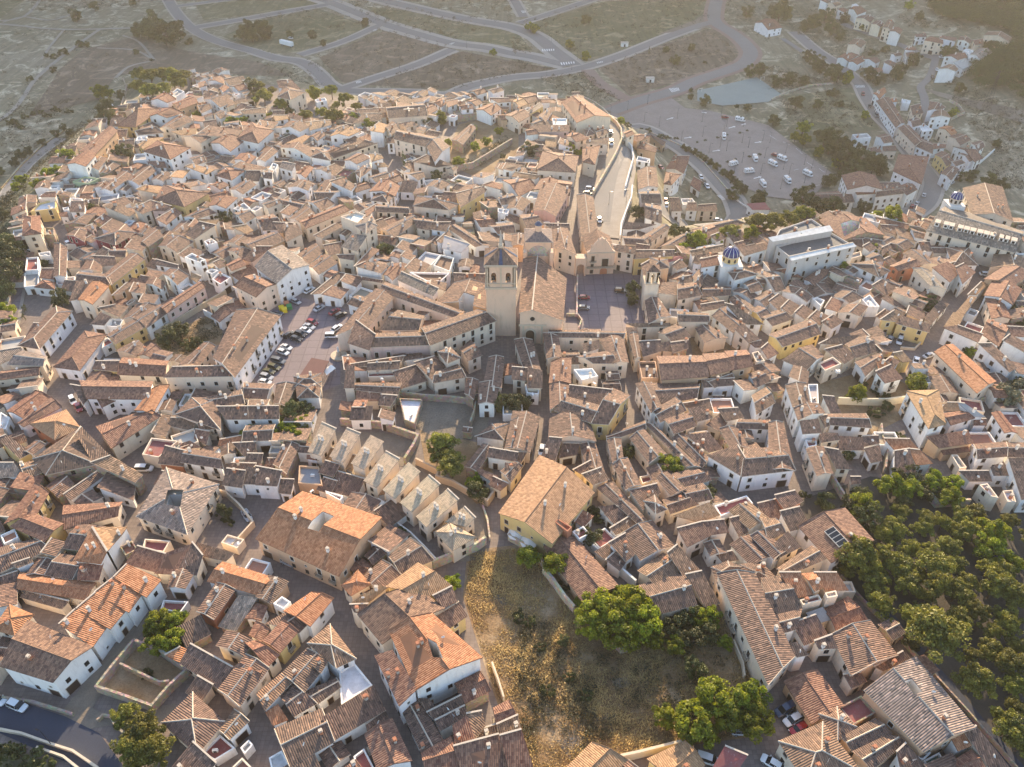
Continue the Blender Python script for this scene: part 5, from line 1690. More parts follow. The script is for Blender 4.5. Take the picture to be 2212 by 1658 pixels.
S_('dry_lot', 'lot_earth', 0.012, 1010, 1190, 1180, 1170, 1250, 1290, 1560, 1330, 1640, 1500, 1640, 1590, 1420, 1620, 1200, 1700, 1140, 1700, 1060, 1480, 1000, 1290)
for q in ((1062, 1288, 1090, 1280, 1130, 1298, 1120, 1312, 1085, 1306), (1100, 1405, 1150, 1395, 1175, 1425, 1140, 1450, 1105, 1440), (1130, 1500, 1160, 1490, 1180, 1520, 1150, 1540), (1200, 1600, 1260, 1590, 1290, 1620, 1230, 1640), (1320, 1470, 1350, 1462, 1365, 1480, 1335, 1490), (1280, 1545, 1330, 1540, 1340, 1556, 1290, 1560)):
    S_('bare_patch', 'chalk_earth', 0.012, *q)
S_('garden_soil', 'lot_earth', 0.012, 905, 925, 1045, 960, 1080, 1070, 1030, 1090, 920, 1010)
S_('garden_soil', 'lot_earth', 0.010, 1490, 730, 1600, 740, 1640, 790, 1500, 790)
S_('garden_soil', 'lot_earth', 0.014, 1760, 830, 1880, 800, 1960, 830, 1960, 900, 1880, 940, 1780, 900)
S_('rubble_lot', 'chalk_earth', 0.012, 900, 860, 1010, 865, 1060, 880, 1050, 950, 950, 950, 890, 920)
S_('archaeology_lot', 'lot_earth', 0.012, 990, 270, 1120, 240, 1120, 330, 1040, 390, 960, 350)
S_('park_ground', 'park_earth', 0.012, 1700, 1090, 1880, 1030, 2120, 1060, 2500, 1200, 2500, 1750, 2230, 1750, 2080, 1540, 1870, 1300)
S_('park_road', 'asphalt_dark', 0.018, 1895, 1320, 1915, 1310, 2130, 1560, 2300, 1760, 2260, 1780, 2090, 1560)
S_('yard', 'cobbles', 0.012, 690, 935, 830, 935, 905, 960, 890, 1010, 800, 1000, 700, 970)
S_('lane', 'cobbles', 0.014, 870, 990, 960, 1020, 1060, 1120, 1045, 1210, 940, 1220, 1010, 1180, 1000, 1120, 930, 1060)
S_('stone_steps', 'cobbles', 0.016, 120, 1555, 300, 1330, 330, 1335, 250, 1450, 200, 1530, 260, 1560, 330, 1530, 380, 1520, 340, 1640, 280, 1560, 170, 1580)
S_('blue_road', 'asphalt_dark', 0.03, -300, 1440, 0, 1502, 140, 1548, 215, 1585, 300, 1700, 320, 1800, 190, 1800, 150, 1650, 0, 1585, -300, 1560)
S_('lot_floor', 'lot_earth', 0.014, 297, 1393, 412, 1456, 335, 1534, 217, 1490)
S_('verge', 'field_green', 0.014, -300, 1590, 0, 1605, 110, 1650, 150, 1760, -300, 1780)
S_('car_park', 'carpark_paving', 0.22, 1316, 245, 1444, 208, 1480, 235, 1530, 240, 1660, 272, 1800, 378, 1745, 438, 1650, 425, 1585, 395, 1535, 355, 1475, 310, 1345, 268)
S_('sports_court', 'court_green', 0.25, 1506, 197, 1634, 168, 1687, 205, 1659, 222, 1560, 230, 1506, 220)
S_('dirt_yard', 'chalk_earth', 0.2, 1500, 45, 1560, 5, 1540, 60, 1420, 75)
S_('field', 'field_brown', 0.12, 130, 150, 180, 108, 290, 80, 400, 110, 560, 135, 630, 165, 420, 158, 340, 150, 250, 165, 215, 215, 60, 255)
S_('field', 'field_brown', 0.12, 690, 125, 830, 68, 980, 105, 900, 140, 780, 180, 740, 180)
S_('field', 'field_brown', 0.12, 790, 185, 900, 145, 1000, 112, 1200, 150, 1010, 190, 920, 194)
S_('field', 'field_brown', 0.12, 1290, 148, 1440, 95, 1545, 60, 1605, 110, 1595, 135, 1360, 208)
S_('field', 'field_green', 0.12, 420, 5, 640, -10, 700, 8, 560, 30, 440, 45)
S_('field', 'field_green', 0.12, 480, 80, 560, 45, 690, 20, 810, 60, 650, 112, 590, 118)
S_('field', 'field_green', 0.12, 790, 15, 1000, 45, 1120, 75, 1150, 110, 1000, 95, 850, 50)
S_('field', 'field_green', 0.12, 1125, 55, 1300, 5, 1540, -10, 1520, 50, 1330, 115, 1250, 130, 1200, 100)
S_('field', 'field_green', 0.12, -100, -20, 80, -20, 0, 40, -100, 60)
S_('field', 'field_green', 0.10, 1700, 280, 1760, 240, 1850, 330, 1870, 370, 1830, 390, 1770, 350)
S_('field', 'field_green', 0.10, 1690, 210, 1840, 190, 1900, 280, 1840, 290, 1740, 245)
S_('hillside', 'field_green', 0.10, 130, 370, 250, 240, 262, 300, 180, 420, 70, 470, 30, 600, -40, 800, -150, 900, -100, 500)
S_('chalk_slope', 'chalk_earth', 0.10, 1985, 190, 2090, 215, 2300, 260, 2300, 300, 2120, 240, 2030, 210)
RN = [0]
def road(c, w, walk=2.0, mat='asphalt', off=0.34, walkmat='sidewalk', name='road'):
    P = OV(*c); RN[0] += 1; off += 0.006 * RN[0]
    if walk: strip('sidewalk', P, w + 2 * walk, off - 0.10, walkmat)
    strip(name, P, w, off, mat)
road((548, 112, 598, 127, 638, 132, 665, 142, 693, 165, 713, 185, 743, 196, 793, 199, 903, 201), 8)
road((355, -15, 375, 20, 400, 50, 430, 72, 475, 92, 548, 112), 8, 1.2)
road((648, 120, 743, 90, 815, 58, 835, 50), 7, 2.5)
road((670, -8, 718, 8, 778, 32, 835, 55, 903, 75, 978, 95, 1053, 105, 1105, 117, 1152, 125, 1225, 143), 9, 5, off=0.38)
road((800, -5, 903, 20, 1003, 42, 1105, 60, 1157, 80, 1193, 108, 1240, 143), 11, 4, off=0.40)
road((743, 192, 803, 172, 903, 140, 978, 108), 7, 2.5)
road((898, 201, 965, 207, 1015, 188, 1105, 169, 1181, 162, 1256, 148, 1331, 125, 1431, 85, 1506, 58, 1543, 48), 8, 2.5, off=0.36)
road((1552, -15, 1543, 25, 1546, 50, 1581, 73, 1606, 93, 1621, 115, 1611, 135, 1581, 150, 1506, 175, 1456, 198, 1381, 220, 1318, 243), 10, 3, walkmat='sidewalk_red', off=0.42)
road((425, 60, 553, 38, 665, 18, 713, 10), 7, 2.5)
road((380, 15, 560, -8), 6, 1.5)
road((1122, 52, 1206, 25, 1290, -3), 7, 2); road((1104, -10, 1131, 38), 7, 2)
road((1268, 152, 1296, 182, 1350, 215), 9, 0, 'sidewalk_red', 0.3)
for c, w in (((-40, 50, 54, 58, 75, 61, 140, 65, 215, 64, 285, 62), 3.5), ((215, 65, 175, 93, 120, 135, 75, 175, 50, 213, 22, 245, -40, 285), 3), ((-30, 48, 50, 38, 95, -10), 3), ((5, 50, 50, 38, 110, 45, 155, 32), 2.5),
             ((265, 78, 300, 92, 335, 132), 2), ((140, 64, 110, 100, 90, 130), 2), ((335, 132, 280, 145, 250, 170), 2.5), ((335, 132, 290, 110, 210, 105), 2)):
    road(c, w, 0, 'dirt_track', 0.26, name='dirt_track')
road((-20, 470, 15, 418, 50, 370, 88, 332, 128, 300), 7, 1.2, 'asphalt', 0.3)
road((-40, 820, 5, 739, 22, 664, 36, 595, 50, 540), 6, 1.0, 'square_paving', 0.12, 'concrete')
road((1715, 70, 1759, 108, 1804, 138, 1854, 180, 1872, 213, 1897, 250, 1934, 288, 1962, 325, 2000, 372, 2015, 400, 2000, 440, 1960, 470), 8, 1.6, off=0.32)
road((2022, 120, 2015, 150, 2005, 172, 1988, 190, 1996, 213, 1999, 250, 2003, 270), 4.5, 0, off=0.34)
road((1819, 53, 1884, 78, 1947, 100, 1992, 120, 2029, 128, 2050, 110), 5, 0, off=0.34)
road((1340, 262, 1370, 278, 1446, 308, 1506, 350, 1560, 405, 1594, 455, 1640, 485), 8, 2, off=0.40)
road((1429, 432, 1431, 462, 1470, 481, 1531, 487, 1590, 468), 6, 1, off=0.30)
road((1690, 85, 1735, 115), 4, 0, off=0.3)
# the curved ramp with its retaining walls
road((1322, 258, 1332, 272, 1338, 300, 1332, 335, 1318, 370, 1308, 410, 1302, 450, 1297, 480), 7.5, 0, 'asphalt', 0.14)
road((1352, 318, 1356, 345, 1350, 385, 1338, 430, 1326, 480, 1318, 515), 8, 0, 'concrete', 0.10, name='paved_ramp')
road((1262, 355, 1250, 400, 1238, 470, 1232, 560), 6, 0, 'street_paving', 0.05, name='street')
# zebra crossings and painted arrows
def zebra(r, c, q, n=6, name='zebra_crossing'):
    P = [Vector(flat_at(*tpx(r, c, q[i], q[i + 1]), at(*tpx(r, c, q[0], q[1])).z)) for i in range(0, 8, 2)]; m = MB()
    for k in range(n):
        t0, t1 = (k + 0.1) / n, (k + 0.6) / n
        f = [P[0].lerp(P[1], t0), P[0].lerp(P[1], t1), P[3].lerp(P[2], t1), P[3].lerp(P[2], t0)]
        m.face([(v.x, v.y, ground(v.x, v.y) + 0.50) for v in ccw(f)], 'road_paint')
    tag(m.obj(name), kind='structure')
zebra(0, 2, (255, 432, 372, 426, 372, 442, 262, 452)); zebra(0, 2, (415, 548, 545, 535, 550, 552, 425, 572)); zebra(0, 2, (728, 545, 785, 533, 790, 545, 738, 558), 4)
zebra(0, 2, (1352, 772, 1440, 765, 1450, 790, 1380, 808), 7); zebra(0, 3, (748, 745, 832, 745, 838, 762, 760, 765), 7); zebra(1, 2, (1765, 42, 1800, 38, 1850, 80, 1815, 85), 4)
zebra(0, 1, (860, 712, 905, 706, 918, 722, 870, 730), 4); zebra(0, 1, (1020, 262, 1050, 258, 1040, 275, 1005, 278), 3)
zebra(0, 2, (75, 100, 118, 98, 122, 115, 92, 120), 4); zebra(0, 1, (1700, 375, 1720, 375, 1690, 395, 1665, 390), 3)
arr = MB()
for x, y, dx, dy in ((1365, 1030, 30, -8), (1520, 1195, 34, -5), (1900, 1105, 30, -8), (1765, 1308, 34, -5), (2125, 1235, 30, -5), (2120, 1540, 34, -8), (1270, 1080, 0, 0), (1660, 978, 24, 4), (2000, 1080, 20, -6)):
    if dx == 0: continue
    a = at(*tpx(0, 2, x - dx, y - dy)); b_ = at(*tpx(0, 2, x + dx, y + dy)); d = (b_ - a); n = Vector((-d.y, d.x, 0)).normalized() * 0.3
    z = lambda p: (p.x, p.y, ground(p.x, p.y) + 0.32)
    arr.face([z(a - n), z(b_ - d * .3 - n), z(b_ - d * .3 + n), z(a + n)], 'road_paint'); arr.face([z(b_ - d * .3 - n * 3), z(b_), z(b_ - d * .3 + n * 3)], 'road_paint')
for x, y, x2, y2 in ((15, 1180, 75, 1215), (130, 1235, 190, 1262), (240, 1290, 300, 1340), (335, 1410, 395, 1450), (440, 1465, 490, 1500), (225, 1478, 270, 1468), (320, 1460, 345, 1450), (400, 1612, 450, 1606)):
    a = at(*tpx(0, 3, x, y)); b_ = at(*tpx(0, 3, x2, y2)); n = Vector((-(b_ - a).y, (b_ - a).x, 0)).normalized() * 0.15
    for k in range(5):
        p, q = a.lerp(b_, k / 5), a.lerp(b_, (k + 0.55) / 5); arr.face([(v.x, v.y, ground(v.x, v.y) + 0.45) for v in (p - n, q - n, q + n, p + n)], 'road_paint')
tag(arr.obj('road_markings'), kind='structure')
# ---------------------------------------------------------------- walls
def wallrun(name, pts, h, t, mat, label, cat, col=(0.42, 0.34, 0.26), group=None, sink=2.0, cap=None):
    """a free-standing wall along world points, jointed runs welded into one continuous body"""
    m = MB(); P = [Vector(p[:2]) for p in pts]; o = P[0]
    L0, R0_ = [], []
    for i, p in enumerate(P):
        a = P[max(i - 1, 0)]; b_ = P[min(i + 1, len(P) - 1)]; d1 = (p - a).normalized() if i else (b_ - p).normalized(); d2 = (b_ - p).normalized() if i < len(P) - 1 else d1
        n1 = Vector((-d1.y, d1.x)); n2 = Vector((-d2.y, d2.x)); k = n1 + n2; k = k / max(0.4, k.dot(n1))
        L0.append(p + k * t / 2 - o); R0_.append(p - k * t / 2 - o)
    zg = [ground(p.x, p.y) for p in P]
    for i in range(len(P) - 1):
        j = i + 1; A, B, C, D = R0_[i], R0_[j], L0[j], L0[i]
        v = lambda q, z: (q.x, q.y, z)
        m.face([v(A, zg[i] - sink), v(B, zg[j] - sink), v(B, zg[j] + h), v(A, zg[i] + h)], mat, col)
        m.face([v(C, zg[j] - sink), v(D, zg[i] - sink), v(D, zg[i] + h), v(C, zg[j] + h)], mat, col)
        m.face([v(A, zg[i] + h), v(B, zg[j] + h), v(C, zg[j] + h), v(D, zg[i] + h)], cap or mat, col)
    for i, s in ((0, 1), (-1, -1)):
        A, D = R0_[i], L0[i]; m.face([v(D, zg[i] - sink), v(A, zg[i] - sink), v(A, zg[i] + h), v(D, zg[i] + h)][::s], mat, col)
    ob = m.obj(name, None, (o.x, o.y, 0)); return tag(ob, label, cat, group)
STN = (0.42, 0.34, 0.26); CRM = (0.62, 0.52, 0.39); WHT = (0.74, 0.71, 0.66)
GW = 'garden and retaining walls of the town'
def WR(r, c, q, h, t, mat, label, col=STN, name='stone_wall', cat='wall', sink=2.0): wallrun(name, TP(r, c, *q), h, t, mat, label, cat, col, GW, sink)
WR(3, 0, (1185, 610, 1400, 690, 1640, 860, 1480, 1010, 1340, 1175, 1080, 1080, 865, 1010, 1010, 820, 1185, 610), 2.6, 0.5, 'stone_wall', 'stone wall ringing the ruined corner lot above the dark blue road')
WR(3, 0, (1060, 800, 1250, 890, 1400, 960, 1480, 950), 2.0, 0.4, 'stone_wall', 'ruined inner wall crossing the corner lot above the dark blue road')
WR(3, 0, (-60, 1060, 300, 1110, 640, 1215), 1.2, 0.4, 'stone_wall', 'low kerb wall between the cars on the dark blue road and the cobbles')
WR(3, 0, (-60, 1330, 200, 1380, 450, 1470, 640, 1530, 860, 1680), 1.0, 0.4, 'render_wall', 'low pale parapet on the lower side of the dark blue road', CRM, 'parapet')
WR(3, 0, (330, 1500, 560, 1580, 700, 1690), 1.0, 0.4, 'render_wall', 'second curved parapet below the dark blue road', CRM, 'parapet')
WR(3, 0, (850, 1270, 900, 1220, 960, 1230, 1000, 1300, 1100, 1400), 1.0, 0.4, 'stone_wall', 'curved stone wall around the big pine by the dark blue road')
WR(3, 2, (270, -20, 360, 90, 450, 220, 535, 320), 2.4, 0.6, 'stone_wall', 'stone wall along the upper edge of the dry grass lot', CRM)
WR(3, 2, (1905, 590, 1985, 780, 2000, 900), 1.6, 0.3, 'render_wall', 'thin pale wall between the dry grass lot and the street', CRM, 'garden_wall')
WR(3, 2, (560, 1690, 1100, 1570, 1540, 1460), 2.6, 0.5, 'render_wall', 'long cream wall along the bottom of the dry grass lot', CRM, 'garden_wall')
WR(3, 2, (850, 570, 935, 670, 1020, 650, 1090, 620), 2.2, 0.5, 'stone_wall', 'broken stone wall under the big green trees of the dry lot')
WR(3, 3, (620, 20, 800, 220, 1000, 420, 1160, 570), 1.2, 0.35, 'stone_wall', 'low dark wall along the upper lane beside the pine park')
WR(3, 3, (1160, 590, 1400, 850, 1700, 1180, 1960, 1480, 2200, 1760), 1.2, 0.35, 'stone_wall', 'low dark wall along the lower lane beside the pine park')
WR(3, 1, (2040, 790, 2090, 930, 2140, 1090), 2.0, 0.35, 'render_wall', 'cream wall between the orange duplex and the dry grass lot', CRM, 'garden_wall')
WR(2, 1, (735, 360, 1090, 390, 1405, 500, 1360, 590, 1290, 700), 2.6, 0.7, 'stone_wall', 'stone terrace wall above the pale grey-roofed row houses')
WR(2, 1, (1385, 700, 1585, 800, 1560, 850, 1700, 890, 1850, 980, 2000, 1060, 2060, 970, 2230, 850), 2.4, 0.5, 'render_wall', 'ochre garden wall around the pines behind the row houses', (0.55, 0.40, 0.27), 'garden_wall')
WR(2, 1, (1530, 1600, 1700, 1530, 1900, 1450, 1985, 1390), 3.0, 0.6, 'stone_wall', 'pale retaining wall at the foot of the row house terrace', CRM, 'retaining_wall')
WR(2, 1, (1960, 1080, 2000, 1200, 2020, 1360), 1.2, 0.4, 'stone_wall', 'low kerb wall on the cobbled lane beside the row houses', CRM)
WR(2, 1, (925, 1090, 1060, 1150, 1215, 1215, 1150, 1300, 1080, 1370), 2.4, 0.4, 'render_wall', 'yellowish yard wall behind the orange hall with a light well', (0.62, 0.50, 0.30), 'garden_wall')
WR(2, 1, (600, 770, 800, 820, 930, 870, 900, 970), 2.0, 0.4, 'stone_wall', 'ruined yard wall below the first pale grey-roofed row houses')
WR(2, 1, (1215, 1240, 1340, 1330, 1450, 1440, 1560, 1560), 2.0, 0.35, 'render_wall', 'white yard wall in front of the last pale grey-roofed row houses', WHT, 'garden_wall')
WR(2, 1, (1230, 120, 1450, 150, 1650, 160, 1830, 180, 1920, 140), 2.4, 0.5, 'stone_wall', 'tile-topped stone wall behind the rubble lot')
WR(2, 1, (1900, 200, 1880, 300, 1850, 380), 2.2, 0.5, 'stone_wall', 'stone wall on the far side of the rubble lot')
WR(2, 0, (1860, 960, 1960, 980, 2080, 1090, 2200, 1240, 2110, 1340, 2020, 1440), 2.2, 0.4, 'render_wall', 'ochre courtyard wall around the garden of the grey light well house', (0.58, 0.46, 0.33), 'garden_wall')
WR(2, 2, (530, 1340, 720, 1480, 900, 1630, 1060, 1770), 3.0, 0.5, 'render_wall', 'white wall beside the long red-brown roof of the dry lot', WHT, 'garden_wall')
WR(2, 2, (-30, 1350, 100, 1430, 250, 1560, 320, 1670), 2.4, 0.5, 'stone_wall', 'stone wall in front of the big tan-roofed hall', CRM)
WR(2, 3, (530, 830, 640, 1010), 2.4, 0.5, 'stone_wall', 'short stone wall between the gardens above the pine park', CRM)
WR(2, 3, (1330, 940, 1440, 1070, 1560, 1060, 1720, 1060), 2.6, 0.6, 'stone_wall', 'crumbling stone wall at the top of the pine park', CRM)
WR(2, 3, (590, 180, 830, 190, 1010, 190, 1190, 165), 2.6, 0.4, 'render_wall', 'sunlit cream garden wall behind the white courtyard gardens', (0.7, 0.6, 0.42), 'garden_wall')
WR(2, 3, (955, 410, 965, 520, 1010, 640, 990, 790), 3.0, 0.4, 'stone_wall', 'tall blank wall between the white houses and the orange roofs')
WR(2, 3, (1700, 200, 1830, 160, 1990, 130), 1.6, 0.5, 'stone_wall', 'low stone wall beside the grey olive tree', CRM)
WR(1, 0, (40, 1080, 80, 960, 130, 800, 165, 660, 185, 540, 170, 440, 150, 320, 200, 220, 262, 140), 1.2, 0.5, 'stone_wall', 'long parapet on the outer side of the cliff road', (0.5, 0.45, 0.40), 'parapet')
WR(1, 0, (1290, 1290, 1500, 1170, 1750, 1020, 1960, 900), 2.2, 0.5, 'render_wall', 'long ochre wall along the street above the walled weedy lot', (0.5, 0.42, 0.30), 'garden_wall')
WR(1, 0, (1770, 1070, 1900, 1140, 1935, 1200), 2.4, 0.4, 'render_wall', 'white wall at the head of the walled weedy lot', WHT, 'garden_wall')
WR(1, 0, (590, 500, 700, 500, 840, 510), 2.2, 0.4, 'render_wall', 'white wall of the grey yard on the cliff side', WHT, 'garden_wall')
WR(1, 2, (566, 740, 562, 850, 560, 980, 558, 1085), 1.1, 0.5, 'stone_wall', 'pale balustrade wall between the church terrace and the red cars', (0.62, 0.52, 0.42), 'balustrade', sink=0.3)
WR(1, 2, (1035, 0, 1025, 100, 980, 220, 940, 330, 930, 440), 3.0, 0.6, 'render_wall', 'tall white wall on the right side of the paved ramp', WHT, 'retaining_wall')
WR(0, 2, (600, 855, 700, 900, 790, 965, 850, 1040, 900, 1080, 940, 1140, 945, 1230, 900, 1340, 840, 1450, 770, 1570, 700, 1690), 2.0, 0.7, 'stone_wall', 'sunlit curved wall bending down the middle of the ramp', (0.66, 0.54, 0.38), 'retaining_wall')
WR(0, 2, (950, 1220, 1030, 1300, 1045, 1400, 1010, 1520, 975, 1650), 2.4, 0.5, 'render_wall', 'white stepped wall between the ramp and the terracotta houses', WHT, 'retaining_wall')
WR(0, 2, (950, 1100, 1180, 1150, 1360, 1225, 1500, 1290, 1650, 1410, 1850, 1640, 1950, 1740), 1.0, 0.5, 'stone_wall', 'long low wall along the road below the motorhome car park', CRM, 'parapet')
WR(1, 2, (1900, 60, 1990, 130, 2120, 200, 2230, 240), 1.2, 0.5, 'render_wall', 'wavy white wall beside the crossing at the modern building', WHT, 'garden_wall')
WR(0, 1, (1440, 1540, 1750, 1480, 1870, 1460, 2000, 1380, 2211, 1250), 3.0, 0.7, 'stone_wall', 'long stone wall curving under the old church garden')
WR(0, 1, (1680, 985, 1900, 1010, 2000, 1040, 2150, 1080, 2211, 1040), 2.4, 0.5, 'stone_wall', 'stone wall around the ruins on the hilltop')
WR(0, 0, (900, 830, 960, 900, 1010, 980, 1030, 1050), 1.5, 0.5, 'render_wall', 'white parapet curling round the hilltop viewpoint', WHT, 'parapet')
WR(0, 0, (1050, 960, 1075, 860, 1100, 770, 1070, 700), 2.0, 0.5, 'stone_wall', 'stone wall climbing to the pine grove on the hilltop')
WR(0, 3, (30, 870, 180, 800, 350, 750, 560, 730), 1.2, 0.5, 'stone_wall', 'low stone wall between the sports court and the far street', CRM)
WR(0, 3, (1580, 1040, 1690, 990, 1640, 920, 1560, 880), 1.5, 0.4, 'stone_wall', 'curved stone wall around the far hillside garden', CRM)
WR(0, 3, (1560, 1570, 1800, 1440, 1950, 1310), 1.5, 0.4, 'render_wall', 'thin white wall running up behind the far street', WHT, 'garden_wall')
WR(1, 3, (1140, 1365, 1260, 1375, 1340, 1290), 1.0, 0.4, 'render_wall', 'low kerb wall around the three cars by the yellow house', CRM)
WR(1, 2, (470, 1080, 570, 1085, 600, 1130, 575, 1200), 1.2, 0.4, 'stone_wall', 'low wall at the foot of the church terrace', CRM, sink=0.3)
WR(0, 0, (15, 1640, 200, 1430, 380, 1260, 550, 1140), 1.0, 0.5, 'stone_wall', 'golden verge wall following the road below the cliff', (0.5, 0.4, 0.22))
# ---------------------------------------------------------------- landmark buildings
def part(mb, name, parent): return mb.obj(name, parent)
def arch_poly(w, h, n=10):
    """opening outline with a round head: width w, total height h, bottom centre at origin"""
    r = w / 2; return [(-r, 0), (r, 0)] + [(r * math.cos(math.pi * k / n), h - r + r * math.sin(math.pi * k / n)) for k in range(n + 1)]
def plate(mb, poly, y0, y1, mat, col=(1, 1, 1)):
    """vertical plate: poly in xz, from y0 (front) to y1 (back)"""
    a = sum(poly[i][0] * poly[(i + 1) % len(poly)][1] - poly[(i + 1) % len(poly)][0] * poly[i][1] for i in range(len(poly)))
    if a < 0: poly = poly[::-1]
    mb.face([(x, y0, z) for x, z in poly], mat, col); mb.face([(x, y1, z) for x, z in poly][::-1], mat, col)
    n = len(poly)
    for i in range(n):
        (x, z), (x2, z2) = poly[i], poly[(i + 1) % n]; mb.face([(x2, y0, z2), (x, y0, z), (x, y1, z), (x2, y1, z2)], mat, col)
def opening(parent, name, x, z, w, h, y=0.0, arch=False, frame=0.22, leafmat='dark_wood'):
    f = MB(); P = arch_poly(w + 2 * frame, h + frame) if arch else [(-w / 2 - frame, -frame), (w / 2 + frame, -frame), (w / 2 + frame, h + frame), (-w / 2 - frame, h + frame)]
    plate(f, P, -0.10, 0.06, 'stone_trim'); o = f.obj(name, parent, (x, y, z))
    g = MB(); P = arch_poly(w, h) if arch else [(-w / 2, 0), (w / 2, 0), (w / 2, h), (-w / 2, h)]
    plate(g, P, -0.14, -0.02, leafmat); g.obj('pane' if name == 'window' else 'leaf', o); return o
ST = (0.68, 0.48, 0.34); CH_ = (0.66, 0.47, 0.33)
def hiproof(mb, x0, x1, y0, y1, z, rise, mat, col, th=0.18, ridge=True):
    w, d = x1 - x0, y1 - y0; k = min(w, d) / 2
    A, B = ((x0 + k, (y0 + y1) / 2), (x1 - k, (y0 + y1) / 2)) if w >= d else (((x0 + x1) / 2, y0 + k), ((x0 + x1) / 2, y1 - k))
    c = [(x0, y0), (x1, y0), (x1, y1), (x0, y1)]; zr = z + rise; sl = math.hypot(k, rise)
    def F(pts, zs):
        e0, e1 = Vector(pts[0]), Vector(pts[1]); ed = (e1 - e0).normalized(); up = Vector((-ed.y, ed.x))
        mb.face([(p[0], p[1], zz) for p, zz in zip(pts, zs)], mat, col, [((Vector(p) - e0).dot(ed), (Vector(p) - e0).dot(up) * sl / k) for p in pts])
    if w >= d: F([c[0], c[1], B, A], [z, z, zr, zr]); F([c[1], c[2], B], [z, z, zr]); F([c[2], c[3], A, B], [z, z, zr, zr]); F([c[3], c[0], A], [z, z, zr])
    else: F([c[0], c[1], A], [z, z, zr]); F([c[1], c[2], B, A], [z, z, zr, zr]); F([c[2], c[3], B], [z, z, zr]); F([c[3], c[0], A, B], [z, z, zr, zr])
    for i in range(4):
        a, b_ = c[i], c[(i + 1) % 4]; mb.face([(a[0], a[1], z - th), (b_[0], b_[1], z - th), (b_[0], b_[1], z), (a[0], a[1], z)], 'mortar')
    mb.face([(p[0], p[1], z - th) for p in c][::-1], 'mortar')
OLD = (0.185, 0.085, 0.058)
# --- parish church: nave, bell tower, crossing
ZN, ZL, ZT = 13.0, 12.0, 9.0
fa = atz(1995, 1164, ZN); fl = atz(1945, 1173, ZL); fr = atz(2113, 1208, ZT)
y0 = (fl.y + fr.y) / 2; ba = atz(2016, 962, ZN); y1 = ba.y; bl = atz(1979, 967, ZL); br = atz(2126, 1046, ZT)
ch = tag(empty('church', (fa.x, y0, 0)), 'stone parish church with a tall bell tower and long brown tiled nave', 'church')
xl, xr, xbl, xbr = fl.x - fa.x, fr.x - fa.x, min(bl.x, ba.x - 5) - fa.x, br.x - fa.x; D = y1 - y0; xb = ba.x - fa.x; D2 = br.y - y0
m = MB(); m.prism([(xl + .4, 0.4), (0, 0.4), (xb, D), (xbl + .4, D)], -1, [ZL, ZN, ZN, ZL], 'render_wall', ST); m.prism([(0.003, 0.4), (xr - .4, 0.4), (xbr - .4, D2), (xb, D)], -1, [ZN, ZT, ZT, ZN - .3], 'render_wall', ST)
m.obj('wall', ch)
m = MB(); rr = lambda P, e0, e1: [((Vector(p[:2]) - Vector(e0)).dot((Vector(e1) - Vector(e0)).normalized()), abs((Vector(p[:2]) - Vector(e0)).dot(Vector((-(e1[1] - e0[1]), e1[0] - e0[0])).normalized()))) for p in P]
P1 = [(xl, 0, ZL + .1), (0, 0, ZN + .15), (xb, D, ZN + .15), (xbl, D, ZL + .1)]; P2 = [(0, 0, ZN + .15), (xr, 0, ZT + .1), (xbr, D2, ZT + .1), (xb, D, ZN + .15)]
for P, e in ((P1, (P1[3], P1[0])), (P2, (P2[1], P2[2]))):
    m.face(P, 'old_tiles', OLD, rr(P, e[0][:2], e[1][:2])); m.face([(x, y, z - .2) for x, y, z in P][::-1], 'mortar')
    for i in range(4):
        a, b_ = P[i], P[(i + 1) % 4]; m.face([(a[0], a[1], a[2] - .2), (b_[0], b_[1], b_[2] - .2), b_, a], 'mortar')
ro = m.obj('roof', ch); m = MB(); m.box((xb / 2, D / 2, ZN + .25), (math.hypot(xb, D), 0.4, 0.25), 'mortar', rot=math.atan2(D, xb)); m.obj('ridge_cap', ro)
opening(ch, 'door', (xl + 3.6) / 1 if xl + 3.6 < 0 else 0.2, 0.1, 2.6, 5.2, 0.38, True, 0.7)
o = MB()
for k in range(16):
    a0, a1 = 2 * math.pi * k / 16, 2 * math.pi * (k + 1) / 16; o.face([(0, 0, 0), (0.75 * math.cos(a0), 0, 0.75 * math.sin(a0)), (0.75 * math.cos(a1), 0, 0.75 * math.sin(a1))], 'glass_dark')
o.obj('window', ch, (0.2, 0.36, 9.6))
m = MB(); m.box((0.2, 0.25, 7.3), (8.5, 0.5, 0.4), 'stone_trim', bottom=True); m.box((-2.6, 0.2, 3.6), (0.6, 0.5, 7.2), 'stone_trim'); m.box((3.2, 0.2, 3.6), (0.6, 0.5, 7.2), 'stone_trim'); m.obj('portal', ch)
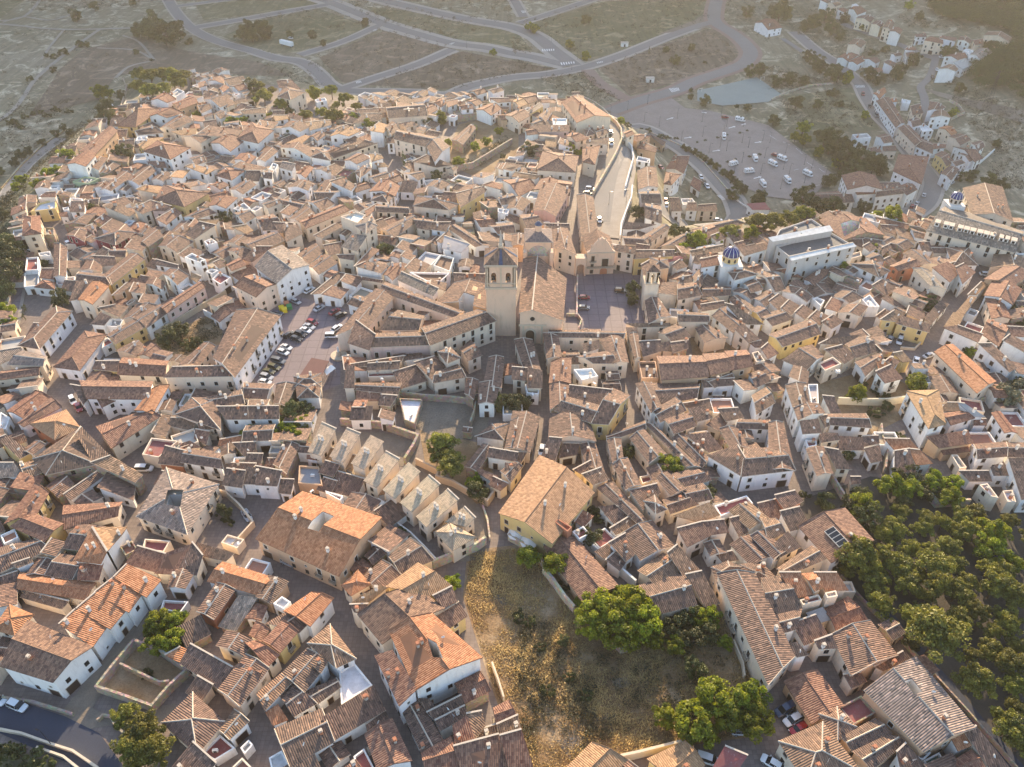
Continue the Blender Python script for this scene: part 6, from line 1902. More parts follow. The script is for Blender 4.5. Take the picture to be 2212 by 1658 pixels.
# tower
TZ = 26.0; t0 = atz(1878, 999, TZ) - ch.location; TW = 9.2; tx, ty = t0.x, t0.y + TW / 2
m = MB(); m.box((tx, ty, 8.5), (TW, TW, 19), 'render_wall', ST); m.box((tx, ty, 18.2), (TW + .7, TW + .7, 0.6), 'stone_trim', bottom=True)
tw = m.obj('tower', ch)
m = MB(); W2 = TW / 2 - .15
for s, wd in ((-1, 2.0), (1, 2.0)):
    pass
def belf(rot):
    M = Matrix.Translation((tx, ty, 18.5)) @ Matrix.Rotation(rot, 4, 'Z'); q = MB(); w, hh, r = W2, 7.5, 0.75
    xs = [-w, -2.2 - r, -2.2 + r, 2.2 - r, 2.2 + r, w]
    pl = []
    for i in (0, 2, 4): pl.append([(xs[i], 0), (xs[i + 1], 0), (xs[i + 1], hh), (xs[i], hh)])
    for c in (-2.2, 2.2):
        pl.append([(c - r, 0), (c + r, 0), (c + r, 1.6), (c - r, 1.6)])
        up = [(c - r, 4.3)] + [(c + r * math.cos(math.pi - math.pi * k / 8), 4.3 + r * math.sin(math.pi * k / 8)) for k in range(1, 8)] + [(c + r, 4.3), (c + r, hh), (c - r, hh)]
        pl.append(up)
    for P in pl: plate(q, P, -w, -w + 0.9, 'render_wall', ST)
    for c in (-4.1, 0, 4.1): q.box((c, -w - 0.1, 3.4), (0.5, 0.3, 6.8), 'stone_trim')
    q.box((0, -w - 0.12, 1.3), (2 * w, 0.35, 0.3), 'stone_trim', bottom=True)
    for f, uv, col, mt in zip(q.f, q.uv, q.c, q.m): m.face([M @ Vector(q.v[i]) for i in f], q.mats[mt], col)
for k in range(4): belf(k * math.pi / 2)
m.box((tx, ty, 26.1), (TW + 1.0, TW + 1.0, 0.5), 'stone_trim', bottom=True); m.obj('belfry', ch)
for c in (-2.2, 2.2):
    b = MB(); b.tube((0, 0), 0.62, 0.42, 0, 0.5, 12, 'iron'); b.tube((0, 0), 0.42, 0.3, 0.5, 1.0, 12, 'iron'); b.box((0, 0, 1.15), (1.5, 0.15, 0.2), 'dark_wood', bottom=True); b.obj('bell', ch, (tx + c, ty - W2 + .6, 20.9))
m = MB(); hiproof(m, tx - 5.0, tx + 5.0, ty - 5.0, ty + 5.0, 26.55, 3.6, 'old_tiles', (0.34, 0.2, 0.13)); to = m.obj('tower_roof', ch)
m = MB(); e = 0.6
for k in range(4):
    M = Matrix.Translation((tx, ty, 26.6)) @ Matrix.Rotation(k * math.pi / 2, 4, 'Z'); m.face([M @ Vector(p) for p in ((-e, -5.02, .02), (e, -5.02, .02), (0.25, -1.0, 2.95), (-0.25, -1.0, 2.95))], 'blue_tiles')
m.obj('glazed_band', to)
m = MB(); m.box((tx, ty, 30.3), (1.5, 1.5, 0.9), 'stone_trim', bottom=True); m.tube((tx, ty), 0.62, 0.06, 30.7, 35.6, 8, 'mortar'); m.box((tx, ty, 36.3), (0.1, 0.1, 1.6), 'iron'); m.box((tx, ty, 36.5), (0.8, 0.08, 0.08), 'iron', bottom=True); m.obj('spire', ch)
# crossing block
CZ = 17.0; a = atz(1971, 908, CZ) - ch.location; b_ = atz(2068, 910, CZ) - ch.location; cx, cy, cw = (a.x + b_.x) / 2, a.y + (b_.x - a.x) / 2, b_.x - a.x
m = MB(); m.box((cx, cy, 8.2), (cw, cw, 17.4), 'render_wall', ST); m.obj('crossing', ch)
for s in (-1, 1):
    m = MB(); m.prism([(cx + s * (cw / 2 + .1) - .6, cy - cw / 2 - 1.6), (cx + s * (cw / 2 + .1) + .6, cy - cw / 2 - 1.6), (cx + s * (cw / 2 + .1) + .6, cy - cw / 2 + 1.2), (cx + s * (cw / 2 + .1) - .6, cy - cw / 2 + 1.2)], 0, 13.8, 'render_wall', ST); m.obj('buttress', ch)
m = MB(); plate(m, arch_poly(cw * 0.8, 4.0, 12), cy - cw / 2 - 0.12, cy - cw / 2 + .05, 'stone_wall', (0.5, 0.45, 0.38)); m.obj('blind_arch', ch, (cx, 0, 11.6))
m = MB(); hiproof(m, cx - cw / 2 - .4, cx + cw / 2 + .4, cy - cw / 2 - .4, cy + cw / 2 + .4, CZ + .1, 2.3, 'new_tiles', (0.16, 0.14, 0.155)); m.obj('dome_roof', ch)
m = MB(); m.tube((cx, cy), 1.15, 1.15, CZ + 1.8, CZ + 4.2, 8, 'render_wall', ST); m.tube((cx, cy), 1.4, 0.9, CZ + 4.2, CZ + 4.9, 8, 'blue_tiles'); m.tube((cx, cy), 0.9, 0.1, CZ + 4.9, CZ + 5.5, 8, 'blue_tiles'); m.obj('lantern', ch)
# --- town hall on the square
HZ = 9.0; a = atz(2203, 948, HZ); b_ = atz(2307, 944, HZ); thw = (b_ - a).length; th = tag(empty('town_hall', ((a.x + b_.x) / 2, (a.y + b_.y) / 2, 0), math.atan2(b_.y - a.y, b_.x - a.x)), 'stone town hall with a curved gable and balconies facing the paved square', 'town hall')
m = MB(); plate(m, [(-thw / 2, -.5), (thw / 2, -.5), (thw / 2, HZ), (thw / 2 - .9, HZ + .5), (thw / 2 - 1.6, HZ + 1.8), (2.6, HZ + 3.0), (1.7, HZ + 4.3), (0.9, HZ + 4.9), (0, HZ + 5.6), (-0.9, HZ + 4.9), (-1.7, HZ + 4.3), (-2.6, HZ + 3.0), (-thw / 2 + 1.6, HZ + 1.8), (-thw / 2 + .9, HZ + .5), (-thw / 2, HZ)], 0, 0.9, 'render_wall', ST)
m.box((0, -.12, HZ - .2), (thw + .3, .5, .35), 'stone_trim', bottom=True); m.obj('facade', th)
m = MB(); m.prism([(-thw / 2 + .1, .9), (thw / 2 - .1, .9), (thw / 2 - .1, 12), (-thw / 2 + .1, 12)], -.3, 8.2, 'render_wall', CH_); m.obj('wall', th)
m = MB(); c = thw / 2 + .2
for s in (1, -1):
    P = [(s * c, .9, 8.3), (s * c, 12.3, 8.3), (0, 12.3, 11.2), (0, .9, 11.2)]; P = P if s == 1 else P[::-1]
    m.face(P, 'old_tiles', OLD, [(p[1], abs(p[0]) * 1.13) for p in P])
m.obj('roof', th)
for x, z, w, h in ((-2.8, 5.4, 1.1, 2.1), (-2.9, 3.1, 1.0, 1.2), (-3.0, 0.4, 1.1, 1.5), (1.6, 3.2, 2.2, 3.0)): opening(th, 'window', x, z, w, h, 0)
opening(th, 'door', 1.3, 0.0, 2.6, 2.6, 0, True, .3, 'bin_yellow' if False else 'clay_pot')
for x, z, w in ((-2.8, 5.3, 2.4), (0, 3.0, thw)):
    m = MB(); m.box((0, -.55, 0), (w, 1.0, .15), 'stone_trim', bottom=True); m.box((0, -1.0, .9), (w, .06, .06), 'iron', bottom=True)
    for k in range(int(w / .25) + 1): m.box((-w / 2 + .25 * k, -1.0, .5), (.04, .04, .9), 'iron')
    m.obj('balcony', th, (x, 0, z))
for x in (-3.4, -1.2, 1.2, 3.4): m = MB(); m.tube((0, 0), .22, .16, 0, .5, 8, 'stone_trim'); m.tube((0, 0), .25, .02, .5, 1.1, 8, 'stone_trim'); m.obj('finial', th, (x, .45, HZ + (2.0 if abs(x) > 2 else 4.5)))
# archway
a = atz(2159, 972, 7.0); b_ = a + Vector((th.location.x - thw / 2 - a.x - 0.2, 0, 0)); wA = b_.x - a.x
aw = tag(empty('archway', ((a.x + b_.x) / 2, a.y, 0)), 'stone archway closing the paved square beside the town hall', 'archway')
m = MB(); r = wA * .36; out = [(-wA / 2, 0), (-r, 0), (-r, 3.4)] + [(r * math.cos(math.pi - math.pi * k / 12), 3.4 + r * math.sin(math.pi * k / 12)) for k in range(1, 12)] + [(r, 3.4), (r, 0), (wA / 2, 0), (wA / 2, 7), (-wA / 2, 7)]
# split in two halves so that every face stays simple
top = [(-wA / 2, 3.4), (-r, 3.4)] + [(r * math.cos(math.pi - math.pi * k / 12), 3.4 + r * math.sin(math.pi * k / 12)) for k in range(1, 12)] + [(r, 3.4), (wA / 2, 3.4), (wA / 2, 7), (-wA / 2, 7)]
plate(m, top, 0, 3.0, 'render_wall', ST); plate(m, [(-wA / 2, -.3), (-r, -.3), (-r, 3.4), (-wA / 2, 3.4)], 0, 3, 'render_wall', ST); plate(m, [(r, -.3), (wA / 2, -.3), (wA / 2, 3.4), (r, 3.4)], 0, 3, 'render_wall', ST)
m.obj('wall', aw); m = MB(); m.box((0, 1.5, 7.1), (wA, 3.3, .25), 'stone_trim', bottom=True); m.obj('coping', aw)
# --- small white bell tower east of the square
c = atz(2452, 1021, 15.0); bt = tag(empty('bell_tower', (c.x, c.y + 2.1, 0)), 'small whitewashed bell tower with a tiled pyramid roof east of the paved square', 'bell tower')
m = MB(); m.box((0, 0, 5.0), (4.4, 4.4, 11), 'render_wall', (0.68, 0.58, 0.46)); m.box((0, 0, 10.6), (5.0, 5.0, .35), 'stone_trim', bottom=True); m.obj('wall', bt)
m = MB()
for k in range(4):
    M = Matrix.Rotation(k * math.pi / 2, 4, 'Z'); q = MB(); w = 1.75
    plate(q, [(-w, 10.8), (-.5, 10.8), (-.5, 15), (-w, 15)], -w, -w + .5, 'render_wall', (0.68, 0.56, 0.42)); plate(q, [(.5, 10.8), (w, 10.8), (w, 15), (.5, 15)], -w, -w + .5, 'render_wall', (0.68, 0.56, 0.42))
    plate(q, [(-.5, 13.5)] + [(-.5 * math.cos(math.pi * j / 8), 13.5 + .5 * math.sin(math.pi * j / 8)) for j in range(1, 8)] + [(.5, 13.5), (.5, 15), (-.5, 15)], -w, -w + .5, 'render_wall', (0.68, 0.56, 0.42))
    for f, col, mt in zip(q.f, q.c, q.m): m.face([M @ Vector(q.v[i]) for i in f], q.mats[mt], col)
m.obj('belfry', bt); m = MB(); hiproof(m, -2.3, 2.3, -2.3, 2.3, 15.1, 1.5, 'old_tiles', OLD); m.obj('roof', bt)
m = MB(); m.tube((0, 0), .45, .3, 11.9, 12.7, 10, 'iron'); m.obj('bell', bt)
# --- domes
def dome(px, z, r, drumh, name, label, col='blue_glaze', wallc=(0.66, 0.48, 0.22)):
    c = atz(px[0], px[1], z); o = tag(empty(name, (c.x, c.y, 0)), label, 'dome'); m = MB(); m.tube((0, 0), r * .93, r * .93, 0.0, z, 12, 'render_wall', wallc); m.obj('drum', o); m = MB(); m.box((0, 0, (z - drumh) / 2), (r * 2.6, r * 2.6, z - drumh), 'render_wall', (0.78, 0.74, 0.68)); m.obj('base', o)
    for k in range(8):
        a = math.pi / 8 + k * math.pi / 4 - math.pi / 2; q = MB(); plate(q, arch_poly(.8, 1.3, 6), -.12, .02, 'glass_dark'); w = q.obj('window', o, (r * .9 * math.cos(a), r * .9 * math.sin(a), z - drumh + .5)); w.rotation_euler = (0, 0, a + math.pi / 2)
    m = MB(); m.tube((0, 0), r * 1.04, r * 1.04, z, z + .25, 24, 'stone_trim')
    N_, M_ = 24, 8; P = lambda i, j, k=1.0: (r * k * math.cos(math.pi / 2 * j / M_) * math.cos(2 * math.pi * i / N_), r * k * math.cos(math.pi / 2 * j / M_) * math.sin(2 * math.pi * i / N_), z + .25 + r * .95 * k * math.sin(math.pi / 2 * j / M_))
    for i in range(N_):
        for j in range(M_): m.face([P(i, j), P(i + 1, j), P(i + 1, j + 1), P(i, j + 1)] if j < M_ - 1 else [P(i, j), P(i + 1, j), P(i, j + 1)], col)
    d = m.obj('cupola', o); m = MB()
    for i in range(12):
        for j in range(M_):
            a0 = 2 * i - .13 * 1; a1 = 2 * i + .13
            m.face([P(a0, j, 1.03), P(a1, j, 1.03), P(a1, j + 1, 1.03), P(a0, j + 1, 1.03)], 'whitewash')
    m.obj('rib', d); m = MB(); m.tube((0, 0), .35, .25, z + r * .97, z + r * .97 + 1.0, 8, 'stone_trim'); m.tube((0, 0), .12, .02, z + r + 1, z + r + 2.2, 6, 'iron'); m.obj('finial', d); return o
dome(tpx(1, 2, 1893, 548), 11.0, 2.9, 2.4, 'blue_dome', 'dark blue glazed dome with white ribs on an ochre drum')
dome(tpx(1, 3, 1628, 58), 12.0, 2.3, 2.0, 'blue_dome', 'blue striped dome on the far church with the long grey roof', wallc=(0.6, 0.5, 0.42))
# --- arcade of the palace, dormers of the long block, skylights
for H in THINGS:
    w = H['w'][-1]
    if H['tile'] == (1, 1) and len(H['w']) == 6:       # arcaded palace
        H['root']['label'] = 'big palace with a row of arched windows under its eave, in front of the church'
        a, b_ = w['I'][0], w['I'][1]; e = b_ - a; ang = math.atan2(e.y, e.x)
        for k in range(15):
            p = a + e * ((k + .5) / 15); q = MB(); plate(q, arch_poly(1.15, 1.5, 8), -.16, .02, 'stone_trim'); o = q.obj('arched_window', H['root'], (p.x, p.y, w['h'] - 2.2)); o.rotation_euler = (0, 0, ang)
            q = MB(); plate(q, arch_poly(.85, 1.3, 8), -.2, -.1, 'glass_dark'); q.obj('pane', o, (0, 0, .08))
    if H['tile'] == (1, 3) and H['w'][0]['rf'] == 'g' and H['w'][0]['area'] > 250 and H['w'][0]['ty'] == 'g':
        H['root']['label'] = 'long cream block with a row of white dormers in its grey roof'; Q = H['w'][0]['Q']; e = (Q[1] - Q[0]); up = (Q[3] - Q[0]) * .5; ang = math.atan2(e.y, e.x)
        for k, t in enumerate((.07, .17, .23, .33, .40, .47, .55, .62, .69, .79, .84, .92)):
            p = Q[0] + e * t + up * .38; z = H['w'][0]['h'] + H['w'][0]['rise'] * .38; m = MB(); m.box((0, 0, .6), (1.5, 2.6, 1.8), 'whitewash'); m.box((0, -.1, 1.56), (1.9, 2.8, .12), 'mortar', bottom=True); m.box((0, -1.32, .75), (.9, .05, .9), 'glass_dark')
            d = m.obj('dormer', H['root'], (p.x - H['c'].x, p.y - H['c'].y, z)); d.rotation_euler = (0, 0, ang)
def on_roof(H, name, u, v, mb, rz=None, sub=True):
    w = H['w'][0]; Q = w['Q']; p = Q[0].lerp(Q[1], u).lerp(Q[3].lerp(Q[2], u), v); hh = w['h'] + w['rise'] * (1 - abs(2 * v - 1)) if w['ty'] in 'gh' else w['h'] + w['rise'] * (1 - v)
    ro = [c for c in H['root'].children if c.name.startswith('roof')][0]; e = Q[1] - Q[0]; o = mb.obj(name, ro, (p.x - H['c'].x, p.y - H['c'].y, hh)); o.rotation_euler = (0, 0, math.atan2(e.y, e.x)); return o
sp = [H for H in THINGS if H['tile'] == (2, 3) and H['w'][0]['rf'] == 'k' and H['w'][0]['area'] > 90 and H['w'][0]['ty'] == 'g']
if sp:
    H = max(sp, key=lambda h: h['w'][0]['area']); H['root']['label'] = 'white house with a big glass skylight in its red-brown roof beside the pine park'; ang = math.atan(H['w'][0]['rise'] / H['w'][0]['half'])
    m = MB()
    m.box((0, 0, .4), (5.0, 2.6, .25), 'frame_paint', bottom=True)
    for k in range(4): m.box((-1.85 + 1.23 * k, 0, .5), (1.05, 2.3, .1), 'glass_dark')
    o = on_roof(H, 'skylight', .62, .36, m); o.rotation_euler = (ang, 0, o.rotation_euler.z)
sp = [H for H in THINGS if H['tile'] == (0, 1) and abs(H['w'][0]['px'][0][0] - tpx(0, 1, 1150, 0)[0]) < 12]
if sp:
    H = sp[0]; H['root']['label'] = 'cream hall whose brown roof carries a pale cross-shaped skylight'; m = MB(); m.box((0, -1, .35), (.8, 6, .3), 'mortar', bottom=True); m.box((0, -1.5, .52), (5, .8, .3), 'mortar', bottom=True); on_roof(H, 'skylight', .55, .4, m)
# ---------------------------------------------------------------- vehicles
def loft(mb, secs, mat):
    """secs: list of (x, [(y,z)...]) cross sections along x, joined"""
    for (x0, a), (x1, b_) in zip(secs, secs[1:]):
        n = len(a)
        for i in range(n):
            j = (i + 1) % n; mb.face([(x0, *a[i]), (x0, *a[j]), (x1, *b_[j]), (x1, *b_[i])][::-1], mat)
    mb.face([(secs[0][0], *p) for p in secs[0][1]], mat); mb.face([(secs[-1][0], *p) for p in secs[-1][1]][::-1], mat)
def ring(w, z0, z1, r=.12): return [(-w, z0 + r), (-w + r, z0), (w - r, z0), (w, z0 + r), (w, z1 - r), (w - r, z1), (-w + r, z1), (-w, z1 - r)]
VEH = {}
def wheel_mesh(r=.33):
    m = MB(); n = 14
    for s in (-.11, .11):
        P = [(r * math.cos(2 * math.pi * i / n), s, r * math.sin(2 * math.pi * i / n)) for i in range(n)]; m.face(P if s < 0 else P[::-1], 'rubber')
        P = [(r * .62 * math.cos(2 * math.pi * i / n), s * 1.08, r * .62 * math.sin(2 * math.pi * i / n)) for i in range(n)]; m.face(P if s < 0 else P[::-1], 'steel')
    for i in range(n):
        a0, a1 = 2 * math.pi * i / n, 2 * math.pi * (i + 1) / n; m.face([(r * math.cos(a0), -.11, r * math.sin(a0)), (r * math.cos(a1), -.11, r * math.sin(a1)), (r * math.cos(a1), .11, r * math.sin(a1)), (r * math.cos(a0), .11, r * math.sin(a0))][::-1], 'rubber')
    return m.mesh('wheel')
WHM = wheel_mesh()
def car_meshes(key, style):
    pm = 'paint_' + CARNAME[key].replace(' ', '_'); b = MB(); g = MB(); t = MB()
    if style == 'van': S1 = [(-2.35, .72, .45, 1.0), (-2.3, .84, .35, 1.1), (-1.2, .9, .3, 1.12), (1.3, .9, .3, 1.1), (2.1, .86, .35, .95), (2.35, .7, .45, .8)]
    else: S1 = [(-2.15, .70, .45, .82), (-2.0, .82, .34, .92), (-1.0, .88, .28, .96), (.9, .88, .28, .92), (1.8, .84, .34, .80), (2.12, .68, .45, .70)]
    loft(b, [(x, ring(w, z0, z1)) for x, w, z0, z1 in S1], pm)
    C = {'hatch': [(-1.9, .62, .93), (-1.45, .66, 1.36), (-.2, .68, 1.47), (.45, .66, 1.42), (1.15, .68, .93)], 'sedan': [(-1.55, .62, .93), (-.9, .62, 1.36), (-.1, .66, 1.44), (.35, .64, 1.40), (1.05, .68, .93)],
         'suv': [(-2.0, .7, .95), (-1.75, .7, 1.55), (-.3, .72, 1.66), (.4, .7, 1.6), (1.15, .7, .95)], 'van': [(-2.25, .74, 1.1), (-2.1, .74, 1.8), (-.3, .76, 1.9), (.7, .74, 1.8), (1.5, .74, 1.05)]}[style]
    z0 = .9
    for (x0, w0, h0), (x1, w1, h1) in zip(C, C[1:]):
        for s in (-1, 1):
            q = [(x0, s * (w0 + .14), z0), (x1, s * (w1 + .14), z0), (x1, s * w1 * .9, h1 - .04), (x0, s * w0 * .9, h0 - .04)]; g.face(q if s < 0 else q[::-1], 'glass_dark')
        f = [(x0, -w0 * .88, h0), (x1, -w1 * .88, h1), (x1, w1 * .88, h1), (x0, w0 * .88, h0)]
        steep = abs(h1 - h0) / (x1 - x0) > .35
        (g if steep else t).face(f, 'glass_dark' if steep else pm)
    for (x0, w0, h0), (x1, w1, h1) in zip(C[1:-1], C[2:-1]):
        for s in (-1, 1): q = [(x0, s * w0 * .9, h0 - .06), (x1, s * w1 * .9, h1 - .06), (x1, s * w1 * .86, h1 + .01), (x0, s * w0 * .86, h0 + .01)]; t.face(q if s < 0 else q[::-1], pm)
    for x in (C[1][0], (C[1][0] + C[3][0]) / 2, C[3][0]):
        for s in (-1, 1): t.box((x, s * .74, 1.12), (.08, .06, .42), pm)
    for s in (-1, 1): b.box((.75, s * .98, .98), (.16, .18, .12), pm, bottom=True)
    hl = MB(); hl.box((0, 0, 0), (.12, .32, .16), 'lamp_glass', bottom=True)
    return b.mesh('body'), g.mesh('window'), t.mesh('car_roof'), hl.mesh('headlight')
def mk_vehicle(name, key, style, p, ang, scale=1.0):
    k = (key, style)
    if k not in VEH: VEH[k] = car_meshes(key, style)
    b, g, t, hl = VEH[k]; o = empty(name, p, ang); o.scale = (scale,) * 3; bo = link('body', b, o); link('window', g, o); link('roof', t, o)
    for s in (-1, 1):
        link('headlight', hl, o, (2.06 if style != 'van' else 2.28, s * .55, .66))
        for x in (-1.3, 1.35): link('wheel', WHM, o, (x, s * .8, .33))
    return o
CARS = []
def heading(r, c, x, y, dx, dy):
    p = at(*tpx(r, c, x, y), .2); q = atz(*tpx(r, c, x + dx * 30, y + dy * 30), p.z); return p, math.atan2(q.y - p.y, q.x - p.x)
cl = """1 1 462 862 1 -.6 w hatch|1 1 345 960 1 .45 s hatch|1 1 185 1060 1 .2 b hatch|1 1 548 1018 1 -.6 s sedan|1 1 680 1048 1 -.55 r sedan|1 1 732 1078 1 -.5 k suv|1 1 488 1138 1 .4 r hatch|1 1 462 1176 1 .4 s sedan|1 1 432 1207 1 .4 w sedan
1 1 388 1241 1 .35 k suv|1 1 285 1246 1 -.6 k hatch|1 1 350 1280 1 .35 k hatch|1 1 265 1354 1 .4 w sedan|1 1 235 1397 1 .4 w hatch|1 1 195 1475 1 .25 g van|1 1 160 1528 1 .3 o suv|1 1 110 1565 1 .2 o hatch|1 1 95 1612 1 .3 s suv|1 1 80 1655 1 .2 w hatch
1 1 698 1190 1 -.7 w hatch|1 1 660 1258 1 0 w van|1 2 622 924 1 .02 r hatch|1 2 617 1012 1 .02 g hatch|1 2 935 866 1 .08 k suv|1 2 755 255 .12 1 w hatch|1 2 1325 95 0 1 r hatch|1 2 1332 135 0 1 w hatch|1 2 1775 260 1 .03 w hatch|1 2 655 22 1 .1 k hatch
0 2 675 1640 1 .1 w suv|0 2 857 1245 .05 1 w van|0 2 852 1155 .05 1 k hatch|0 2 1283 1458 1 .6 r hatch|0 2 1630 1542 .6 1 w hatch|0 2 1657 1582 .6 1 k hatch|0 2 1684 1623 .6 1 w hatch|0 2 1838 1026 1 0 r hatch|0 3 62 1352 1 .3 r hatch
0 3 818 824 .3 1 r suv|0 3 878 932 .3 1 k hatch|0 3 935 1012 .3 1 g van|0 3 1580 1592 1 -.6 s sedan|0 3 1635 1550 1 -.6 k hatch|0 3 905 307 1 .4 w hatch|0 3 1455 614 .1 1 w hatch|0 3 1420 674 .2 1 k hatch|0 3 1505 505 1 0 w hatch
1 3 1342 45 .3 -1 s sedan|1 3 1280 118 .6 -1 s sedan|1 3 1245 142 .8 -1 r hatch|1 3 1770 557 1 .5 w hatch|1 3 1818 577 .3 1 w van|1 3 985 1260 -.3 1 s hatch|1 3 1048 1290 -.5 1 s sedan|1 3 1135 1300 -.4 1 w suv|1 3 1385 1427 1 -.4 s sedan|1 3 1275 1474 -.25 1 w sedan|1 3 1880 726 1 .1 w hatch
2 0 632 155 .5 1 w suv|2 0 682 217 .5 1 r sedan|2 0 1250 747 1 0 w van|2 1 292 1555 1 .4 s sedan|2 0 2135 1150 .6 1 s sedan|2 2 258 585 -.2 1 w hatch|3 0 157 1134 1 .42 w suv|3 0 -20 1082 1 .42 w suv|3 2 1985 1352 1 0 s hatch|3 2 1690 1600 1 .35 w van|3 3 145 1167 -1 .55 b van|3 3 215 1252 -1 .55 w hatch|3 3 265 1332 -1 .55 r hatch|3 3 35 1632 -1 -.6 w hatch
0 0 555 1532 1 .4 k hatch|0 0 590 1650 1 -.2 w van|0 0 2022 842 .4 1 w hatch|1 0 592 462 .8 1 w hatch|1 0 280 532 1 .3 w hatch|1 0 540 42 1 -.4 w van|0 1 300 340 1 .2 w hatch"""
STY = {'hatch': 'hatchback', 'sedan': 'saloon', 'suv': 'tall estate car', 'van': 'van'}
for ln in cl.replace('\n', '|').split('|'):
    tk = ln.split(); r, c = int(tk[0]), int(tk[1]); x, y, dx, dy = [float(v) for v in tk[2:6]]; p, a = heading(r, c, x, y, dx, dy)
    if abs(ground(p.x, p.y)) > .5: p.z = ground(p.x, p.y) + .42
    else: p.z = ground(p.x, p.y) + (.035 if r == 3 and c == 0 else .016)
    o = mk_vehicle('parked_car' if tk[7] != 'van' else 'parked_van', tk[6], tk[7], p, a, random.uniform(.97, 1.04)); px, py = tpx(r, c, x, y)
    o['category'] = 'car' if tk[7] != 'van' else 'van'; CARS.append((o, px, py, f"{CARNAME[tk[6]]} {STY[tk[7]]}"))
for o in CARS: o[0]['group'] = 'vehicles parked in the streets and squares'
assign(CARS, lambda it: it[3])
MH = None
def motorhome(p, a):
    global MH
    o = empty('motorhome', p, a); o.scale = (.86,) * 3
    if MH is None:
        b = MB(); loft(b, [(-3.2, ring(1.0, .5, 2.6, .15)), (-3.1, ring(1.12, .4, 2.85, .15)), (1.6, ring(1.12, .4, 2.9, .15)), (2.3, ring(1.08, .4, 2.5, .15))], 'white_sheet'); loft(b, [(2.25, ring(1.0, .4, 1.9, .12)), (2.9, ring(.95, .4, 1.3, .1)), (3.3, ring(.85, .45, 1.0, .1))], 'white_sheet')
        g = MB(); g.face([(2.32, -.85, 1.95), (2.9, -.85, 1.33), (2.9, .85, 1.33), (2.32, .85, 1.95)], 'glass_dark')
        for s in (-1, 1):
            for x in (-2.2, -.6, .9): g.box((x, s * 1.13, 1.9), (.9, .03, .5), 'glass_dark')
        h = MB(); h.box((-1.5, 0, 2.95), (.8, .6, .14), 'steel'); h.box((.2, 0, 2.95), (1.1, 1.5, .08), 'glass_dark'); MH = (b.mesh('body'), g.mesh('window'), h.mesh('roof_hatch'))
    link('body', MH[0], o); link('window', MH[1], o); link('roof_hatch', MH[2], o)
    for x in (-2.0, 2.2):
        for s in (-1, 1): link('wheel', WHM, o, (x, s * 1.0, .33))
    return o
mh = []
for r, c, x, y, dx, dy in ((0, 2, 1968, 1049, 1, .2), (0, 2, 1828, 1198, .1, 1), (0, 2, 1912, 1430, 1, -.3), (0, 2, 2097, 1387, .5, 1), (0, 2, 2047, 1495, 1, -.1), (0, 2, 2165, 1607, .8, 1), (0, 3, 120, 1385, 1, .4), (0, 3, 40, 1430, 1, .5), (0, 3, 165, 1574, .9, .9), (0, 3, 340, 1517, 1, .5)):
    p, a = heading(r, c, x, y, dx, dy); p.z = ground(p.x, p.y) + .23; o = motorhome(p, a); tag(o, None, 'motorhome', 'motorhomes on the big car park'); mh.append((o, *tpx(r, c, x, y)))
assign(mh, lambda it: 'white motorhome on the car park')
# trailer in the far field
p, a = heading(0, 1, 268, 400, 1, .25); t = tag(empty('trailer', (p.x, p.y, ground(p.x, p.y) + .1), a), 'long white lorry trailer standing in the far field', 'trailer')
m = MB(); m.box((0, 0, 2.4), (12, 2.5, 2.7), 'white_sheet', bottom=True); m.obj('box_body', t)
for x in (-4.5, -3.2, 4.5):
    for s in (-1, 1): o = link('wheel', WHM, t, (x, s * 1.1, .45)); o.scale = (1.4,) * 3
m = MB(); m.box((0, 0, .85), (11.5, .8, .3), 'iron', bottom=True); m.obj('chassis', t)
# ---------------------------------------------------------------- street furniture
def lamp(p, h=6.0, label=None):
    global LAMP
    try: LAMP
    except NameError:
        a = MB(); a.tube((0, 0), .07, .04, 0, h, 8, 'lamp_metal'); a.tube((0, 0), .16, .12, 0, .8, 8, 'lamp_metal'); b = MB(); b.box((.45, 0, h), (.9, .06, .06), 'lamp_metal', bottom=True); c = MB(); c.box((.95, 0, h - .04), (.6, .28, .12), 'lamp_metal', bottom=True); c.box((.95, 0, h - .12), (.5, .22, .04), 'lamp_glass', bottom=True); LAMP = (a.mesh('pole'), b.mesh('arm'), c.mesh('lamp_head'))
    o = empty('street_lamp', (p.x, p.y, ground(p.x, p.y)), random.uniform(0, 6.28)); link('pole', LAMP[0], o); link('arm', LAMP[1], o); link('lamp_head', LAMP[2], o); return o
lp = []
for r, c, q in ((0, 2, (1140, 1060, 1270, 1100, 1425, 1030, 1460, 1230, 1640, 1060, 1805, 1010, 1850, 1100, 1830, 1140, 1645, 1185, 1795, 1280, 1985, 1240, 1995, 1100, 2165, 1220, 1700, 1330, 1985, 1410, 2145, 1510, 1915, 1510, 2040, 1280, 1850, 1310, 2180, 1370, 997, 960, 1170, 905, 850, 1000, 565, 520, 515, 610, 300, 665, 340, 370, 1190, 690)),
                (0, 3, (150, 1330, 310, 1430, 130, 1470, 180, 1510, 310, 1590, 105, 1640, 375, 1460, 490, 1540, 15, 1240, 290, 1310)), (3, 0, (455, 1475,)), (0, 1, (940, 690, 1080, 620, 1240, 590, 1380, 520, 1525, 460, 540, 620, 650, 690, 1820, 420)), (1, 1, (235, 960, 1340, 1530)), (1, 2, (855, 700, 835, 120, 985, 100))):
    for i in range(0, len(q) - 1, 2): p = at(*tpx(r, c, q[i], q[i + 1])); o = lamp(p); tag(o, None, 'street lamp', 'street lamps'); lp.append((o, *tpx(r, c, q[i], q[i + 1])))
assign(lp, lambda it: 'slim dark street lamp')
